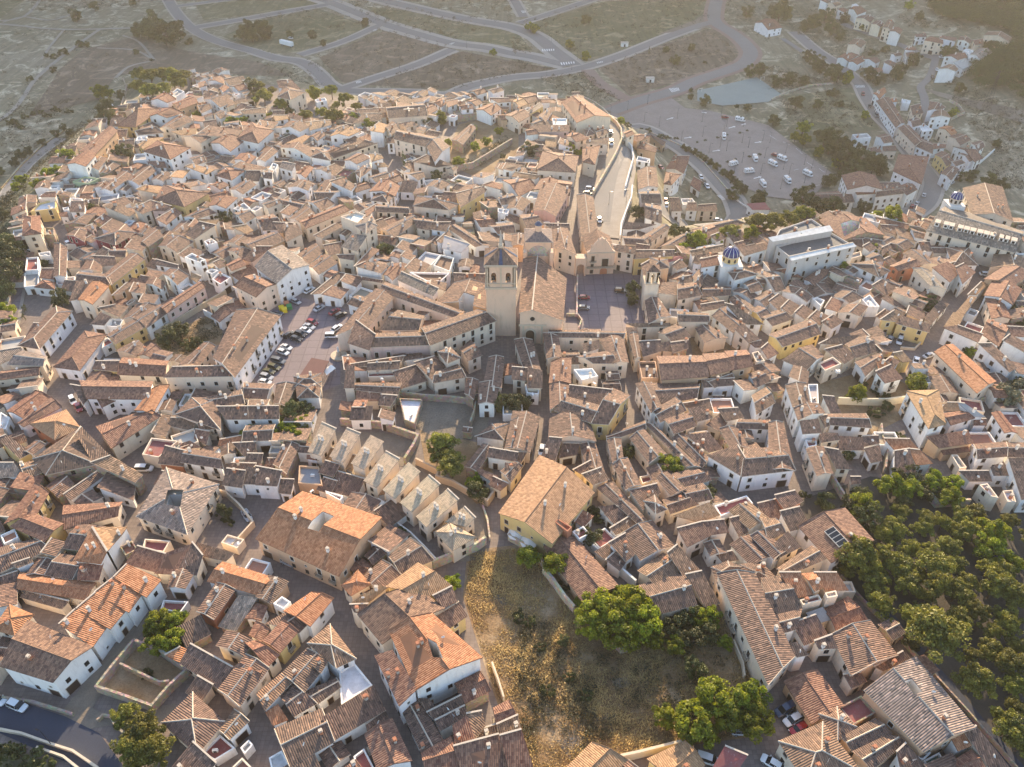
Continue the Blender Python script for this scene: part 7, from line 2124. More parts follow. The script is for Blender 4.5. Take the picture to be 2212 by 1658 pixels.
def parasol(p, r, label):
    o = tag(empty('parasol', (p.x, p.y, ground(p.x, p.y))), label, 'parasol'); m = MB(); m.tube((0, 0), .05, .04, 0, 2.6, 8, 'steel'); m.obj('pole', o); m = MB(); m.tube((0, 0), r, .1, 2.1, 2.8, 8, 'white_sheet'); m.tube((0, 0), r, r, 1.95, 2.1, 8, 'white_sheet', cap=False); m.obj('shade', o)
parasol(at(*tpx(2, 2, 28, 1295), 2.3), 1.9, 'white parasol at the outer end of the terrace by the big tan-roofed hall'); parasol(at(*tpx(2, 2, 145, 1362), 2.3), 2.2, 'larger white parasol by the wall of the big tan-roofed hall'); parasol(at(*tpx(2, 0, 1830, 545), 4.3), 1.8, 'white parasol on a small roof terrace by the ruins')
def canopy(q, h, mat, name, label, cat, posts=True):
    P = ccw([tuple(atz(*p, h)[:2]) for p in q]); c = sum((Vector(p) for p in P), Vector((0, 0))) / len(P); o = tag(empty(name, (c.x, c.y, 0)), label, cat); P = [(x - c.x, y - c.y) for x, y in P]; m = MB(); m.prism(P, h, h + .12, mat, bottom=True); m.obj('shade', o)
    for x, y in P: m = MB(); m.tube((x * .93, y * .93), .07, .07, 0, h, 6, 'steel'); m.obj('post', o)
canopy([tpx(1, 1, *p) for p in ((380, 1590), (480, 1440), (632, 1470), (570, 1592))], 3.2, 'shade_net', 'canopy', 'dark maroon slatted canopy at the lower end of the car-filled square', 'canopy')
canopy([tpx(2, 1, *p) for p in ((1000, 1050), (1058, 992), (1122, 1030), (1055, 1085))], 2.4, 'white_sheet', 'awning', 'square white awning in the yard of a pale grey-roofed row house', 'awning')
canopy([tpx(1, 1, *p) for p in ((580, 1545), (650, 1500), (690, 1530), (610, 1590))], 2.4, 'white_sheet', 'kiosk', 'small white kiosk on the planted island of the car-filled square', 'kiosk')
for x, y, mt, cn in ((250, 1045, 'bin_yellow', 'yellow'), (292, 1018, 'bin_green', 'green'), (268, 992, 'clay_pot', 'red'), (225, 1030, 'bin_yellow', 'second yellow')):
    p = at(*tpx(1, 1, x, y)); o = tag(empty('recycling_bin', (p.x, p.y, .014), .4), f'{cn} recycling bin in the corner of the car-filled square', 'bin', 'recycling bins'); m = MB(); m.prism([(-.8, -.7), (.8, -.7), (.8, .7), (-.8, .7)], .1, 1.3, mt, bottom=True); m.obj('body', o); m = MB(); m.prism([(-.85, -.75), (.85, -.75), (.85, .75), (-.85, .75)], 1.3, [1.4, 1.4, 1.7, 1.7], mt, bottom=True); m.obj('lid', o)
for r, c, x, y, lb in ((0, 2, 970, 405, 'white transformer kiosk beside the far road'), (0, 2, 1190, 712, 'low white kiosk in the brown field by the ring road')):
    p = at(*tpx(r, c, x, y)); o = tag(empty('kiosk', (p.x, p.y, ground(p.x, p.y))), lb, 'kiosk'); m = MB(); m.box((0, 0, 1.3), (5, 3, 3), 'whitewash'); m.obj('wall', o); m = MB(); m.box((0, 0, 2.9), (5.4, 3.4, .25), 'mortar', bottom=True); m.obj('roof', o); m = MB(); m.box((0, -1.53, 1.1), (1.1, .06, 2.0), 'iron'); m.obj('door', o)
p = at(*tpx(1, 1, 718, 1425)); fo = tag(empty('fountain', (p.x, p.y, .012)), 'round stone fountain with a pale statue in the car-filled square', 'fountain'); m = MB(); m.tube((0, 0), 2.6, 2.6, 0, .5, 16, 'stone_trim'); m.obj('basin', fo); m = MB(); m.tube((0, 0), .8, .6, .5, 2.0, 10, 'stone_trim'); m.tube((0, 0), .35, .22, 2.0, 3.6, 8, 'whitewash'); m.obj('statue', fo)
p = at(*tpx(0, 3, 1885, 918)); py_ = tag(empty('pylon', (p.x, p.y, ground(p.x, p.y)), .4), 'tall steel lattice pylon on the far hillside', 'pylon')
m = MB(); hgt = 20
def bar(m, a, b_, t=.07, mat='lamp_metal'):
    a, b_ = Vector(a), Vector(b_); d = (b_ - a); q = d.to_track_quat('Z', 'Y').to_matrix().to_4x4(); M = Matrix.Translation((a + b_) / 2) @ q; m.box((0, 0, 0), (t, t, d.length), mat, bottom=True, M=M)
for k in range(8):
    w0, w1 = 1.6 * (1 - k / 9), 1.6 * (1 - (k + 1) / 9); z0_, z1_ = hgt * k / 8, hgt * (k + 1) / 8; c4 = ((-1, -1), (1, -1), (1, 1), (-1, 1))
    for i in range(4):
        a, b_ = c4[i], c4[(i + 1) % 4]; bar(m, (a[0] * w0, a[1] * w0, z0_), (a[0] * w1, a[1] * w1, z1_), .14); bar(m, (a[0] * w0, a[1] * w0, z0_), (b_[0] * w1, b_[1] * w1, z1_)); bar(m, (a[0] * w1, a[1] * w1, z1_), (b_[0] * w1, b_[1] * w1, z1_))
m.obj('mast', py_)
for z in (hgt - 4, hgt - 1): m = MB(); bar(m, (-3.2, 0, z), (3.2, 0, z), .16); bar(m, (-3.2, 0, z), (0, 0, z + 1)); bar(m, (3.2, 0, z), (0, 0, z + 1)); m.obj('crossarm', py_)
for x in ('goal',):
    for r, c, xx, yy in ((0, 2, 1620, 800), (0, 2, 2160, 700)):
        p = at(*tpx(r, c, xx, yy)); o = tag(empty('goalpost', (p.x, p.y, ground(p.x, p.y) + .25), .5 if xx < 1700 else .5), 'white goal at the town end of the sports court' if xx < 1700 else 'white goal at the far end of the sports court', 'goal'); m = MB(); bar(m, (-1.5, 0, 0), (-1.5, 0, 2.1), .1, 'white_sheet'); bar(m, (1.5, 0, 0), (1.5, 0, 2.1), .1, 'white_sheet'); bar(m, (-1.5, 0, 2.1), (1.5, 0, 2.1), .1, 'white_sheet'); m.obj('frame', o)
# ---------------------------------------------------------------- trees
def crown(seed, kind, n):
    """leaf-sized faces spread over clumps inside the crown's volume; unit radius, centre at origin"""
    rg = np.random.default_rng(seed); flat = {'pine': .72, 'broad': .85, 'dark': .9, 'cypress': 3.0, 'shrub': .75, 'olive': .8}[kind]
    nc = {'pine': 46, 'broad': 40, 'dark': 34, 'cypress': 26, 'shrub': 14, 'olive': 34}[kind]
    c = rg.normal(size=(nc, 3)); c /= np.linalg.norm(c, axis=1)[:, None]; c *= rg.uniform(.25, .86, (nc, 1)) ** .6; c[:, 2] = np.abs(c[:, 2]) * 1.0 - .22 if kind in ('pine',) else c[:, 2]
    lob = 1 + .28 * np.sin(3 * np.arctan2(c[:, 1], c[:, 0]) + seed) * np.sign(rg.normal(size=nc)); c[:, :2] *= lob[:, None]
    cr = rg.uniform(.15, .30, nc) * (1.1 if kind != 'cypress' else .8)
    idx = rg.integers(0, nc, n); d = rg.normal(size=(n, 3)); d /= np.linalg.norm(d, axis=1)[:, None]; d[:, 2] = np.abs(d[:, 2]) * np.where(rg.random(n) < .78, 1, -1)
    p = c[idx] + d * (cr[idx] * rg.uniform(.65, 1.08, n))[:, None]; p[:, 2] *= flat
    s = {'pine': .052, 'broad': .060, 'dark': .055, 'cypress': .06, 'shrub': .085, 'olive': .05}[kind] * rg.uniform(.6, 1.5, n)
    nr = d * .7 + rg.normal(size=(n, 3)) * .55; nr /= np.linalg.norm(nr, axis=1)[:, None]
    t = np.cross(nr, rg.normal(size=(n, 3))); t /= np.linalg.norm(t, axis=1)[:, None]; b_ = np.cross(nr, t)
    t *= s[:, None]; b_ *= (s * rg.uniform(.5, .9, n))[:, None]
    V = np.stack([p - t, p - b_ * .9, p + t, p + b_], 1).reshape(-1, 3)
    tone = np.clip(rg.uniform(0, 1, nc)[idx] * .55 + rg.uniform(0, .45, n), 0, 1)
    return V, tone, idx
def crown_mesh(name, kind, seed, n, mat):
    V, tone, _ = crown(seed, kind, n); me = bpy.data.meshes.new(name); m4 = len(V)
    me.vertices.add(m4); me.vertices.foreach_set('co', V.ravel()); me.loops.add(m4); me.loops.foreach_set('vertex_index', np.arange(m4)); me.polygons.add(m4 // 4)
    me.polygons.foreach_set('loop_start', np.arange(0, m4, 4)); me.polygons.foreach_set('loop_total', np.full(m4 // 4, 4)); me.update(calc_edges=True)
    ca = me.color_attributes.new(name='Col', type='FLOAT_COLOR', domain='CORNER'); ca.data.foreach_set('color', np.repeat(np.stack([tone, tone, tone, np.ones_like(tone)], 1), 4, 0).ravel())
    me.materials.append(MATS[mat]); return me
KIND = {'p': ('pine', 'pine_leaf', 6500), 'b': ('broad', 'broad_leaf', 5500), 'd': ('dark', 'dark_leaf', 5000), 'c': ('cypress', 'dark_leaf', 2500), 's': ('shrub', 'dark_leaf', 1500), 'o': ('olive', 'olive_leaf', 5000)}
CRM_ = {k: [crown_mesh('crown', v[0], 11 + 7 * i + ord(k), v[2], v[1]) for i in range({'p': 5, 'b': 5, 'd': 4, 'c': 1, 's': 3, 'o': 2}[k])] for k, v in KIND.items()}
def trunk_mesh(seed):
    rg = random.Random(seed); m = MB()
    def limb(a, b_, r0, r1, n=7):
        a, b_ = Vector(a), Vector(b_); d = (b_ - a).normalized(); u = d.orthogonal().normalized(); v = d.cross(u)
        A = [a + (u * math.cos(2 * math.pi * i / n) + v * math.sin(2 * math.pi * i / n)) * r0 for i in range(n)]; B = [b_ + (u * math.cos(2 * math.pi * i / n) + v * math.sin(2 * math.pi * i / n)) * r1 for i in range(n)]
        for i in range(n): j = (i + 1) % n; m.face([A[i], A[j], B[j], B[i]], 'trunk_bark')
    # unit: crown radius 1, ground at 0, crown centre at 1
    bend = (rg.uniform(-.06, .06), rg.uniform(-.06, .06)); limb((0, 0, -.15), (bend[0], bend[1], .45), .085, .06); limb((bend[0], bend[1], .45), (bend[0] * 2, bend[1] * 2, .95), .06, .035)
    for k in range(7):
        a = k * .9 + rg.uniform(-.3, .3); r = rg.uniform(.4, .7); limb((bend[0] * 1.5, bend[1] * 1.5, .5 + .06 * k), (r * math.cos(a), r * math.sin(a), .85 + rg.uniform(0, .4)), .035, .012, 5)
    return m.mesh('trunk')
TRM = [trunk_mesh(i) for i in range(3)]
TREES = []
NMS = {'p': ('pine_tree', 'dark green pine', 'pine tree'), 'b': ('broadleaf_tree', 'bright green leafy tree', 'tree'), 'd': ('dark_tree', 'dark green tree', 'tree'), 'c': ('cypress_tree', 'narrow dark cypress', 'cypress'), 's': ('shrub', 'low green shrub', 'shrub'), 'o': ('olive_tree', 'grey-green olive tree', 'olive tree')}
def tree(k, r, c, x, y, rad):
    hc = {'p': 5.5, 'b': 4.5, 'd': 3.6, 'c': 3.5, 's': 1.0, 'o': 3.0}[k]
    px, py = tpx(r, c, x, y); p = at(px, py, hc); R_ = rad * K * depth_of(p) / FPX * 1.1
    h2 = {'p': max(3.2, R_ * 1.25), 'b': max(1.8, R_ * 1.0), 'd': max(1.4, R_ * .95), 'c': R_ * 3.0, 's': R_ * .45, 'o': R_ * .9}[k]; p = at(px, py, h2); R_ = rad * K * depth_of(p) / FPX * 1.1
    g = ground(p.x, p.y); o = empty(NMS[k][0], (p.x, p.y, g), random.uniform(0, 6.28)); cm = random.choice(CRM_[k])
    cr = link('crown', cm, o, (0, 0, h2)); sz = random.uniform(.92, 1.12); cr.scale = (R_, R_ * random.uniform(.88, 1.1), R_ * sz); cr.rotation_euler = (0, 0, random.uniform(0, 6.28))
    if k != 's':
        t = link('trunk', random.choice(TRM), o); t.scale = (R_ * .8, R_ * .8, h2)
    o['category'] = NMS[k][2]; o['group'] = 'trees and bushes of the town and park'; TREES.append((o, px, py, k)); return o
TL = {(3, 0): "p 1060 1230 115 p 1230 1330 155 p 1150 1450 140 p 1330 1540 150 p 1180 1600 110 b 1390 400 110 b 1530 370 90 b 1480 560 110 b 1330 590 90 b 1300 470 70 s 1280 850 50 s 100 1560 110 s 280 1600 90 s 400 1650 80 s 30 1500 60",
 (3, 1): "b 1690 60 90", (3, 2): "b 950 150 90 b 800 270 150 b 1050 260 170 b 680 420 140 b 900 430 170 b 1130 430 170 b 1000 560 110 b 620 230 70 b 1230 560 90 d 1400 420 110 d 1530 340 90 b 1720 350 90 b 1620 390 80 b 1420 600 90 b 1850 580 60 d 1580 780 90 d 1560 560 110 d 1700 500 90 b 1330 1230 100 b 1560 1250 190 b 1780 1100 180 b 2060 1060 160 b 2080 1250 150 b 1900 1200 150 b 1680 1350 100 s 480 80 60 d 440 560 50 s 60 370 60 s 170 400 50 s 500 880 50 s 640 1040 60 s 300 1000 60 s 250 620 50",
 (3, 3): "p 980 230 120 p 1240 330 100 p 1470 520 220 p 1800 300 110 p 1640 130 120 p 1450 60 140 p 1200 60 120 p 900 60 110 p 1980 80 150 p 2150 180 130 p 2080 400 120 p 1930 640 110 p 1810 900 150 p 2100 750 130 p 2150 950 110 p 2140 1130 90 p 2080 1300 140 p 2200 1450 120 p 1990 1200 60 p 1720 60 100 p 2190 620 90 d 1250 570 80 p 1330 180 90 p 1060 420 60 p 1930 470 90",
 (2, 3): "b 770 90 80 b 730 110 50 s 820 10 40 b 1290 20 90 s 1030 120 50 s 940 260 60 d 1030 200 45 s 920 80 40 s 1130 455 45 o 2080 120 110 o 2150 40 90 d 690 620 60 b 1050 870 110 d 1180 800 100 b 1210 900 110 b 1420 840 100 b 1600 870 80 b 1560 980 100 d 1400 950 80 b 830 1050 110 d 520 1020 90 d 700 1040 80 d 820 950 60 s 300 970 50 d 850 1160 120 d 1180 1040 70 p 1080 1250 120 p 980 1330 90 p 1380 1160 80 p 1350 1250 80 p 1520 1190 80 p 1690 1150 90 p 1800 1120 80 b 1960 1290 130 b 1950 1430 120 p 1750 1270 100 p 780 1450 170 p 1000 1500 130 p 1200 1420 110 p 1430 1540 140 p 1560 1400 100 p 1380 1410 50 p 1620 1560 90 p 1170 1600 120 p 1300 1640 80 p 900 1600 100 d 650 1560 80 b 2130 1560 90 p 2030 1620 110 p 1900 1600 80 p 700 1620 70 p 1650 1290 90 p 1850 1220 80",
 (2, 2): "b 1370 720 100 b 1310 700 60 d 1010 590 60 d 1690 970 90 d 60 170 90 b 150 1500 110 b 370 1550 120 b 460 1500 70 d 690 1330 100 d 720 1100 50 d 750 1170 40",
 (2, 1): "d 330 240 100 d 430 230 70 b 170 330 60 b 280 380 80 b 400 350 70 b 110 430 80 b 20 460 60 b 340 450 90 b 250 480 60 d 380 520 60 p 1610 520 120 p 1560 600 90 p 1690 700 120 p 1640 640 100 b 1890 850 70 d 1900 940 90 s 1230 1310 80 d 2100 170 90 d 2180 200 60",
 (2, 0): "d 1930 1110 70 s 1960 1190 50 b 2150 440 70", (1, 0): "d 510 930 90 d 40 560 130 d 60 480 110 d 80 700 120 b 30 1040 80 b 40 1140 70 d 20 180 50 d 800 140 50 b 770 130 30 d 1440 1260 90 d 1550 1200 80 c 200 1020 15 c 205 1080 15 c 215 1000 15 d 1940 240 70 s 1700 1300 60 s 1600 1330 60 d 30 850 90 d 380 620 35",
 (1, 1): "d 1110 520 70 s 1440 530 45", (1, 2): "d 1050 830 55 d 1040 930 55 p 1880 340 80 b 2050 370 80 p 2130 260 90 b 1590 430 90 b 1750 430 60 b 1490 500 60 b 1440 520 50 d 1410 340 60 d 1480 350 50 d 2130 60 70 d 1080 180 60 d 1900 20 60",
 (1, 3): "p 50 260 100 p 170 230 90 p 310 190 90 d 310 60 90 d 430 110 80 d 580 130 80 d 510 100 60 b 1080 200 90 b 950 210 50 d 840 140 60 b 930 500 50 b 650 670 60 d 1260 960 60 d 1370 970 70 b 1740 1390 50 d 680 320 40 d 2170 1060 70 d 2200 1150 60 b 2160 1640 50 b 1290 1640 80",
 (0, 0): "p 1200 640 70 p 1290 650 80 p 1390 640 80 p 1480 650 80 p 1560 660 70 p 1200 740 70 p 1300 780 80 p 1400 770 80 p 1550 720 60 b 870 790 60 b 940 800 40 d 910 930 70 d 940 1010 70 d 900 1030 50 d 960 1060 40 d 1040 820 40 b 580 1350 70 b 440 1500 70 b 340 1600 60 b 180 1550 50 b 140 1610 40 d 1310 210 100 d 1190 260 60 d 1420 290 110 d 1520 250 80 d 1250 270 70 d 650 130 50 d 810 50 40 d 1140 20 35 d 690 380 30 d 745 385 25 s 460 610 35 s 550 450 40 s 470 490 30 s 400 480 25 s 260 680 30 d 1175 450 25 s 1310 520 20 d 540 1100 30 d 480 1150 35 d 600 1140 30 s 110 1060 45 s 180 1100 30 s 210 1010 30 s 285 980 25 s 350 970 25 s 480 950 35 s 590 965 30 s 400 1000 30 s 1620 370 30 d 1640 350 25 d 240 1310 40 d 170 1340 45 d 120 1400 40 d 365 1230 35 d 0 1480 40 b 1700 1000 45 b 2000 1050 50 b 2080 1050 50 d 1060 1320 80 d 1120 1330 30 d 2180 740 60 d 2200 840 50 b 2010 710 30 d 2090 290 70 d 2170 300 60 d 2130 240 60",
 (0, 1): "d 40 250 80 d 90 270 60 d 480 300 35 d 580 370 30 d 290 300 30 d 940 190 35 p 60 830 80 p 30 740 50 p 130 780 40 b 500 800 60 p 220 900 65 p 420 990 60 p 570 970 60 p 680 1000 80 p 650 780 60 p 760 850 60 p 700 910 50 p 870 920 50 b 830 1020 50 b 980 1080 60 d 290 970 40 b 20 1010 30 b 110 1010 40 d 300 1180 60 c 1275 1390 30 b 1590 1020 60 d 1480 1060 50 b 1890 1260 45 b 1750 1400 55 b 1990 1220 40 b 1660 1230 35 b 1885 1110 30 d 1560 1520 50 d 1750 1600 40 b 2100 1130 35 b 2050 450 30 d 1370 1040 25 d 940 1600 40 d 640 1200 35 d 760 1260 25 d 2130 1350 25",
 (0, 2): "d 1665 870 45 d 2040 930 35 d 1550 780 20 d 1545 835 25 s 1940 920 20 b 945 1040 35 s 1000 1080 30 s 1180 1130 30 s 1115 1120 20 s 1420 1200 20 s 1290 1180 30 s 1340 1190 30 d 1480 1270 25 d 1520 1290 25 d 1570 1310 30 d 1620 1340 30 d 1670 1370 30 d 1720 1400 30 d 1770 1440 35 d 1830 1490 35 d 1880 1510 40 d 1920 1560 35 d 1960 1600 40 d 2000 1640 40 b 500 1290 50 b 570 1320 35 d 120 1290 60 d 210 1310 60 c 1185 440 12 d 1550 410 32 d 1335 430 30 d 1405 520 45 s 1665 540 20 b 500 380 40 b 640 480 40 d 640 170 40 b 160 230 40 b 200 250 40 s 1865 1400 15 s 1930 1380 15 s 2140 1335 15 s 2050 1355 15 s 1600 1230 13 s 1775 1190 13 s 1670 1215 13 s 1855 1165 13 s 2030 1130 13 s 1970 1150 13 d 2030 100 50 d 2150 600 60 d 2060 610 50",
 (0, 3): "d 420 530 60 d 350 480 50 d 460 580 60 d 560 620 70 d 610 650 60 b 690 670 55 d 880 640 60 d 960 680 50 d 1100 640 60 d 1150 600 50 d 1270 510 55 d 1930 400 55 d 1540 440 50 d 1600 440 40 d 500 1180 90 b 310 1100 60 b 240 1180 45 b 320 1200 50 d 250 880 60 d 430 900 40 b 845 990 35 d 600 1230 90 d 700 1300 90 d 820 1360 90 d 920 1420 90 d 640 1400 80 d 540 1260 80 d 750 1450 80 d 980 1450 60 b 440 1310 45 b 600 1410 45 d 540 1560 60 d 650 1500 50 d 110 90 90 d 40 110 60 d 350 210 60 d 420 170 60 d 560 240 60 d 620 300 50 d 500 130 60 d 660 160 40 b 830 230 35 b 1220 50 40 d 1320 140 40 d 1660 760 45 d 50 1040 45 d 300 1650 40 d 380 1610 25 s 1720 1530 60 d 1900 1560 70 d 2030 1590 60 d 1780 1500 40 b 1600 970 40 d 1990 1240 40 d 200 680 60 d 80 700 50 d 320 700 50 s 900 460 40 s 1020 430 40 s 620 900 40 s 560 800 50"}
for (r, c), t in TL.items():
    q = t.split()
    for i in range(0, len(q), 4): tree(q[i], r, c, float(q[i + 1]), float(q[i + 2]), float(q[i + 3]))
park = [tuple(p[:2]) for p in OV(1905, 1130, 2000, 1090, 2110, 1110, 2260, 1180, 2400, 1400, 2400, 1720, 2250, 1720, 2080, 1480, 1930, 1300, 1850, 1220)]
XY = [(o.location.x, o.location.y) for o, *_ in TREES]; rp = random.Random(8); tries = 0; ne = 0
while tries < 4000 and ne < 34:
    tries += 1; x, y = rp.uniform(60, 190), rp.uniform(60, 200)
    if not in_poly(x, y, park) or min((x - a) ** 2 + (y - b_) ** 2 for a, b_ in XY) < 26: continue
    XY.append((x, y)); ne += 1; px, py = to_px(Vector((x, y, 5)))
    tree('p', 0, 0, px / K, py / K, rp.uniform(70, 110))
assign(TREES, lambda it: NMS[it[3]][1])
# the far pine wood: one mass
def clump_field(name, label, pts, kind, mat, n, rng=(2.2, 3.6), lift=.8):
    V, T_ = [], []; base = [crown(50 + i, kind, n) for i in range(4)]; rg = np.random.default_rng(5)
    for k, p in enumerate(pts):
        v, t, _ = base[k % 4]; r = rg.uniform(*rng); a = rg.uniform(0, 6.28); ca, sa = math.cos(a), math.sin(a); w = v * r
        w = np.stack([w[:, 0] * ca - w[:, 1] * sa + p[0], w[:, 0] * sa + w[:, 1] * ca + p[1], w[:, 2] + p[2] + r * lift], 1); V.append(w); T_.append(np.clip(t * rg.uniform(.6, 1.3), 0, 1))
    V = np.concatenate(V); T_ = np.concatenate(T_); m4 = len(V); me = bpy.data.meshes.new(name); me.vertices.add(m4); me.vertices.foreach_set('co', V.ravel()); me.loops.add(m4); me.loops.foreach_set('vertex_index', np.arange(m4)); me.polygons.add(m4 // 4)
    me.polygons.foreach_set('loop_start', np.arange(0, m4, 4)); me.polygons.foreach_set('loop_total', np.full(m4 // 4, 4)); me.update(calc_edges=True)
    c = me.color_attributes.new(name='Col', type='FLOAT_COLOR', domain='CORNER'); c.data.foreach_set('color', np.repeat(np.stack([T_, T_, T_, np.ones_like(T_)], 1), 4, 0).ravel()); me.materials.append(MATS[mat])
    return tag(link(name, me), label, None, None, 'stuff')
rt = random.Random(3)
def scatter(r, c, poly, n, tries=40000, zoff=0):
    P = [at(*tpx(r, c, poly[i], poly[i + 1])) for i in range(0, len(poly), 2)]; W_ = [(p.x, p.y) for p in P]; xs = [p[0] for p in W_]; ys = [p[1] for p in W_]; out = []
    while len(out) < n and tries > 0:
        tries -= 1; x, y = rt.uniform(min(xs), max(xs)), rt.uniform(min(ys), max(ys))
        if in_poly(x, y, W_): out.append((x, y, ground(x, y)))
    return out
clump_field('pine_wood', 'dense green pine wood covering the far hillside', scatter(0, 3, (1390, -20, 2500, -20, 2500, 1000, 2211, 910, 2050, 820, 1830, 790, 1740, 700, 1760, 560, 1960, 470, 2120, 420, 2110, 300, 1800, 230, 1500, 180, 1400, 100), 1100), 'pine', 'wood_leaf', 420, (3.2, 5.2), .9)
# tufts of weeds and bushes over the dry fields
pts = []
def pt_ok(x, y): return True
for r, c, poly, n in ((0, 0, (250, 0, 1380, 0, 1350, 30, 300, 110), 150), (0, 0, (0, 270, 1000, 270, 900, 700, 100, 1000, 0, 900), 60), (0, 0, (100, 900, 700, 850, 500, 1150, 300, 1300, 0, 1380, 0, 1050), 200), (0, 0, (480, 1250, 900, 850, 1000, 1050, 600, 1300, 0, 1658, 0, 1600), 200),
                      (0, 1, (20, 130, 500, 60, 1040, 210, 900, 260, 300, 330), 160), (0, 1, (700, 30, 950, 10, 2000, 230, 1750, 350, 1100, 210), 320), (0, 1, (1300, 20, 2211, 0, 2211, 220, 1800, 150), 120), (0, 1, (870, 370, 1050, 250, 1680, 400, 1000, 640, 560, 640, 400, 520), 200),
                      (0, 1, (950, 740, 1600, 520, 1800, 470, 2211, 560, 2211, 660, 1700, 780), 200), (0, 1, (20, 510, 450, 620, 590, 740, 450, 760, 20, 560), 120), (0, 2, (80, 200, 600, 50, 1700, 0, 1700, 180, 1400, 260, 600, 530, 300, 330), 420), (0, 2, (740, 590, 1300, 400, 1700, 240, 1950, 450, 1900, 560, 1050, 800), 320),
                      (0, 2, (220, 680, 620, 630, 940, 880, 700, 900, 450, 810), 220), (0, 2, (0, 310, 240, 460, 0, 480), 60), (0, 2, (0, 520, 370, 600, 0, 650), 60), (0, 2, (1850, 20, 2211, 0, 2211, 380, 2000, 320, 1830, 180), 150), (0, 3, (0, 560, 560, 720, 200, 800, 0, 780), 140), (0, 3, (120, 880, 600, 750, 900, 1100, 620, 1130, 200, 1080), 260),
                      (0, 3, (0, 0, 400, 60, 700, 200, 1150, 480, 700, 600, 400, 400, 100, 180), 350), (0, 3, (1100, 130, 1900, 260, 1880, 280, 1200, 240), 120), (0, 3, (1500, 640, 1750, 780, 2211, 950, 2211, 1658, 1900, 1500, 1950, 1300, 1600, 900), 420), (1, 0, (0, 100, 250, 100, 180, 500, 60, 900, 0, 1000), 350), (0, 0, (500, 1250, 870, 850, 1000, 1060, 700, 1310, 560, 1420, 300, 1658, 150, 1658, 480, 1230), 420), (1, 0, (-60, -20, 290, -20, 180, 400, 150, 700, 20, 1000), 250), (1, 0, (1400, 1290, 1780, 1090, 1920, 1150, 1890, 1310, 1560, 1450), 90), (0, 1, (1500, 1420, 1850, 1400, 2150, 1200, 2200, 1250, 1900, 1450, 1500, 1520), 120)):
    pts += scatter(r, c, poly, n)
clump_field('field_bushes', 'low bushes and weeds dotted over the dry fields and slopes', pts, 'shrub', 'weed', 80, (.7, 2.3), .25)
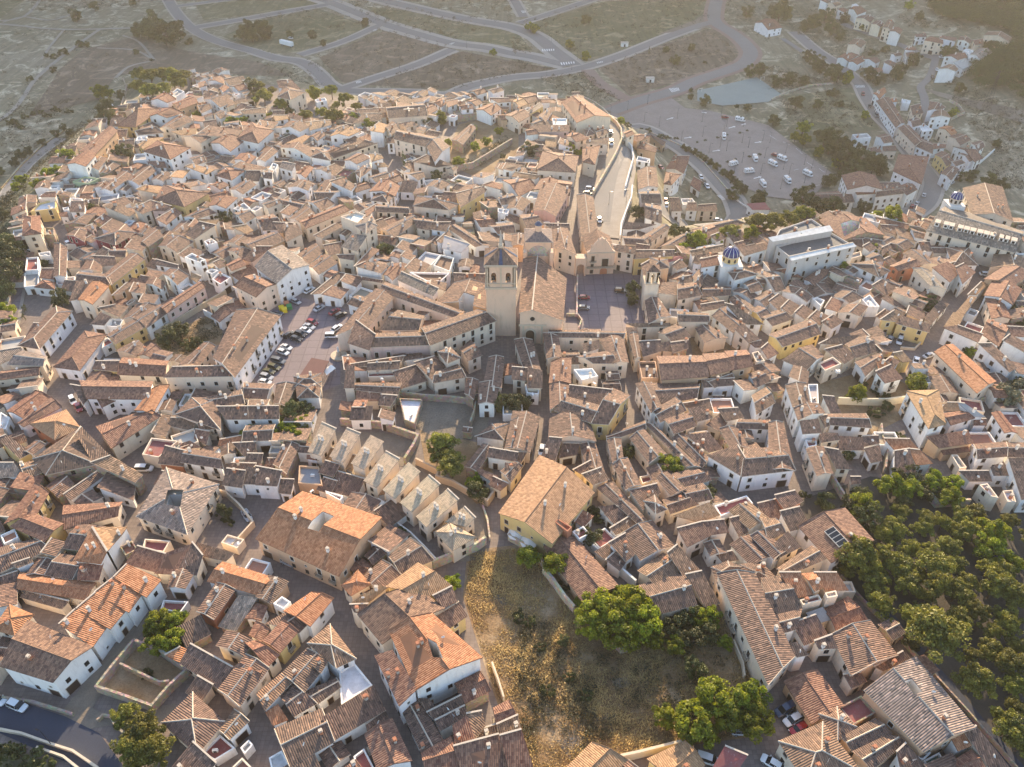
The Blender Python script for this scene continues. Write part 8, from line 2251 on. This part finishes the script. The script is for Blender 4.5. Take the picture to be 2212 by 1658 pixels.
# rows of young trees along the far roads are part of the same scrub
# dry grass on the big lot: blades and tufts
def grass(name, label, poly, n, mat, h=(.35, 1.1), seed=1):
    rg = np.random.default_rng(seed); P = [at(*ov(poly[i], poly[i + 1])) for i in range(0, len(poly), 2)]; W_ = [(p.x, p.y) for p in P]; xs = [p[0] for p in W_]; ys = [p[1] for p in W_]
    X = rg.uniform(min(xs), max(xs), n * 3); Y = rg.uniform(min(ys), max(ys), n * 3); ins = np.zeros(len(X), bool)
    for i in range(len(W_)):
        ax, ay = W_[i]; bx, by = W_[(i + 1) % len(W_)]; ins ^= ((ay > Y) != (by > Y)) & (X < (bx - ax) * (Y - ay) / (by - ay + 1e-9) + ax)
    f = np.sin(X * .23 + 1.3 * np.sin(Y * .17)) * np.cos(Y * .21 + np.sin(X * .31)) + .6 * np.sin(X * .71 + Y * .53) * np.cos(Y * .83 - X * .4) + rg.normal(size=len(X)) * .35
    ok = ins & (f > -.75); X, Y, f = X[ok][:n], Y[ok][:n], f[ok][:n]; n = len(X); hh = rg.uniform(*h, n) * np.clip(.55 + .5 * f, .3, 1.4); a = rg.uniform(0, 6.28, n); w = rg.uniform(.04, .13, n); lx, ly = rg.normal(size=n) * .3 * hh, rg.normal(size=n) * .3 * hh
    V = np.stack([np.stack([X - np.cos(a) * w, Y - np.sin(a) * w, np.zeros(n)], 1), np.stack([X + np.cos(a) * w, Y + np.sin(a) * w, np.zeros(n)], 1), np.stack([X + lx + np.cos(a) * w * .6, Y + ly + np.sin(a) * w * .6, hh], 1), np.stack([X + lx - np.cos(a) * w * .6, Y + ly - np.sin(a) * w * .6, hh], 1)], 1).reshape(-1, 3)
    T_ = np.clip(.5 + .35 * f + rg.normal(size=n) * .18, 0, 1); m4 = len(V); me = bpy.data.meshes.new(name); me.vertices.add(m4); me.vertices.foreach_set('co', V.ravel()); me.loops.add(m4); me.loops.foreach_set('vertex_index', np.arange(m4)); me.polygons.add(m4 // 4)
    me.polygons.foreach_set('loop_start', np.arange(0, m4, 4)); me.polygons.foreach_set('loop_total', np.full(m4 // 4, 4)); me.update(calc_edges=True)
    c = me.color_attributes.new(name='Col', type='FLOAT_COLOR', domain='CORNER'); c.data.foreach_set('color', np.repeat(np.stack([T_, T_, T_, np.ones_like(T_)], 1), 4, 0).ravel()); me.materials.append(MATS[mat]); return tag(link(name, me), label, None, None, 'stuff')
grass('dry_grass', 'golden dry grass and weeds covering the big empty lot', (1015, 1195, 1180, 1180, 1245, 1295, 1560, 1335, 1635, 1500, 1635, 1585, 1420, 1615, 1200, 1690, 1145, 1690, 1065, 1480, 1005, 1290), 110000, 'dry_grass', h=(.15, .55), seed=3)
clump_field('lot_weeds', 'grey-green weeds growing through the dry grass of the big lot', scatter(3, 2, (60, 300, 500, 500, 700, 1000, 900, 1400, 500, 1620, 150, 1500, 50, 900), 130) + scatter(3, 2, (700, 700, 1900, 700, 1500, 1100, 900, 1400), 60), 'shrub', 'weed', 160, (.5, 1.7), .3)
clump_field('rubble', 'grey rubble and broken stones on the cleared lot', scatter(2, 1, (1260, 400, 1450, 200, 1850, 200, 1820, 380, 1600, 420), 140) + scatter(1, 2, (1520, 1300, 1680, 1330, 1880, 1380, 1860, 1420, 1530, 1400), 60) + scatter(0, 1, (1600, 1030, 1680, 1130, 1850, 1050, 2100, 1100), 40), 'shrub', 'stones', 24, (.4, 1.1), .1)
# ---------------------------------------------------------------- haze
m = bpy.data.materials.new('haze_air'); m.use_nodes = True; nt = m.node_tree; nt.nodes.clear(); out = nt.nodes.new('ShaderNodeOutputMaterial'); pv = nt.nodes.new('ShaderNodeVolumePrincipled')
pv.inputs['Color'].default_value = (0.98, 0.92, 0.82, 1); pv.inputs['Density'].default_value = 0.00012; pv.inputs['Anisotropy'].default_value = 0.45
nt.links.new(pv.outputs[0], out.inputs['Volume']); MATS['haze_air'] = m
hz = MB(); hz.box((0, 2500, 86), (13000, 9800, 296), 'haze_air', bottom=True); tag(hz.obj('haze'), 'thin warm morning haze over the whole valley', None, None, 'stuff')
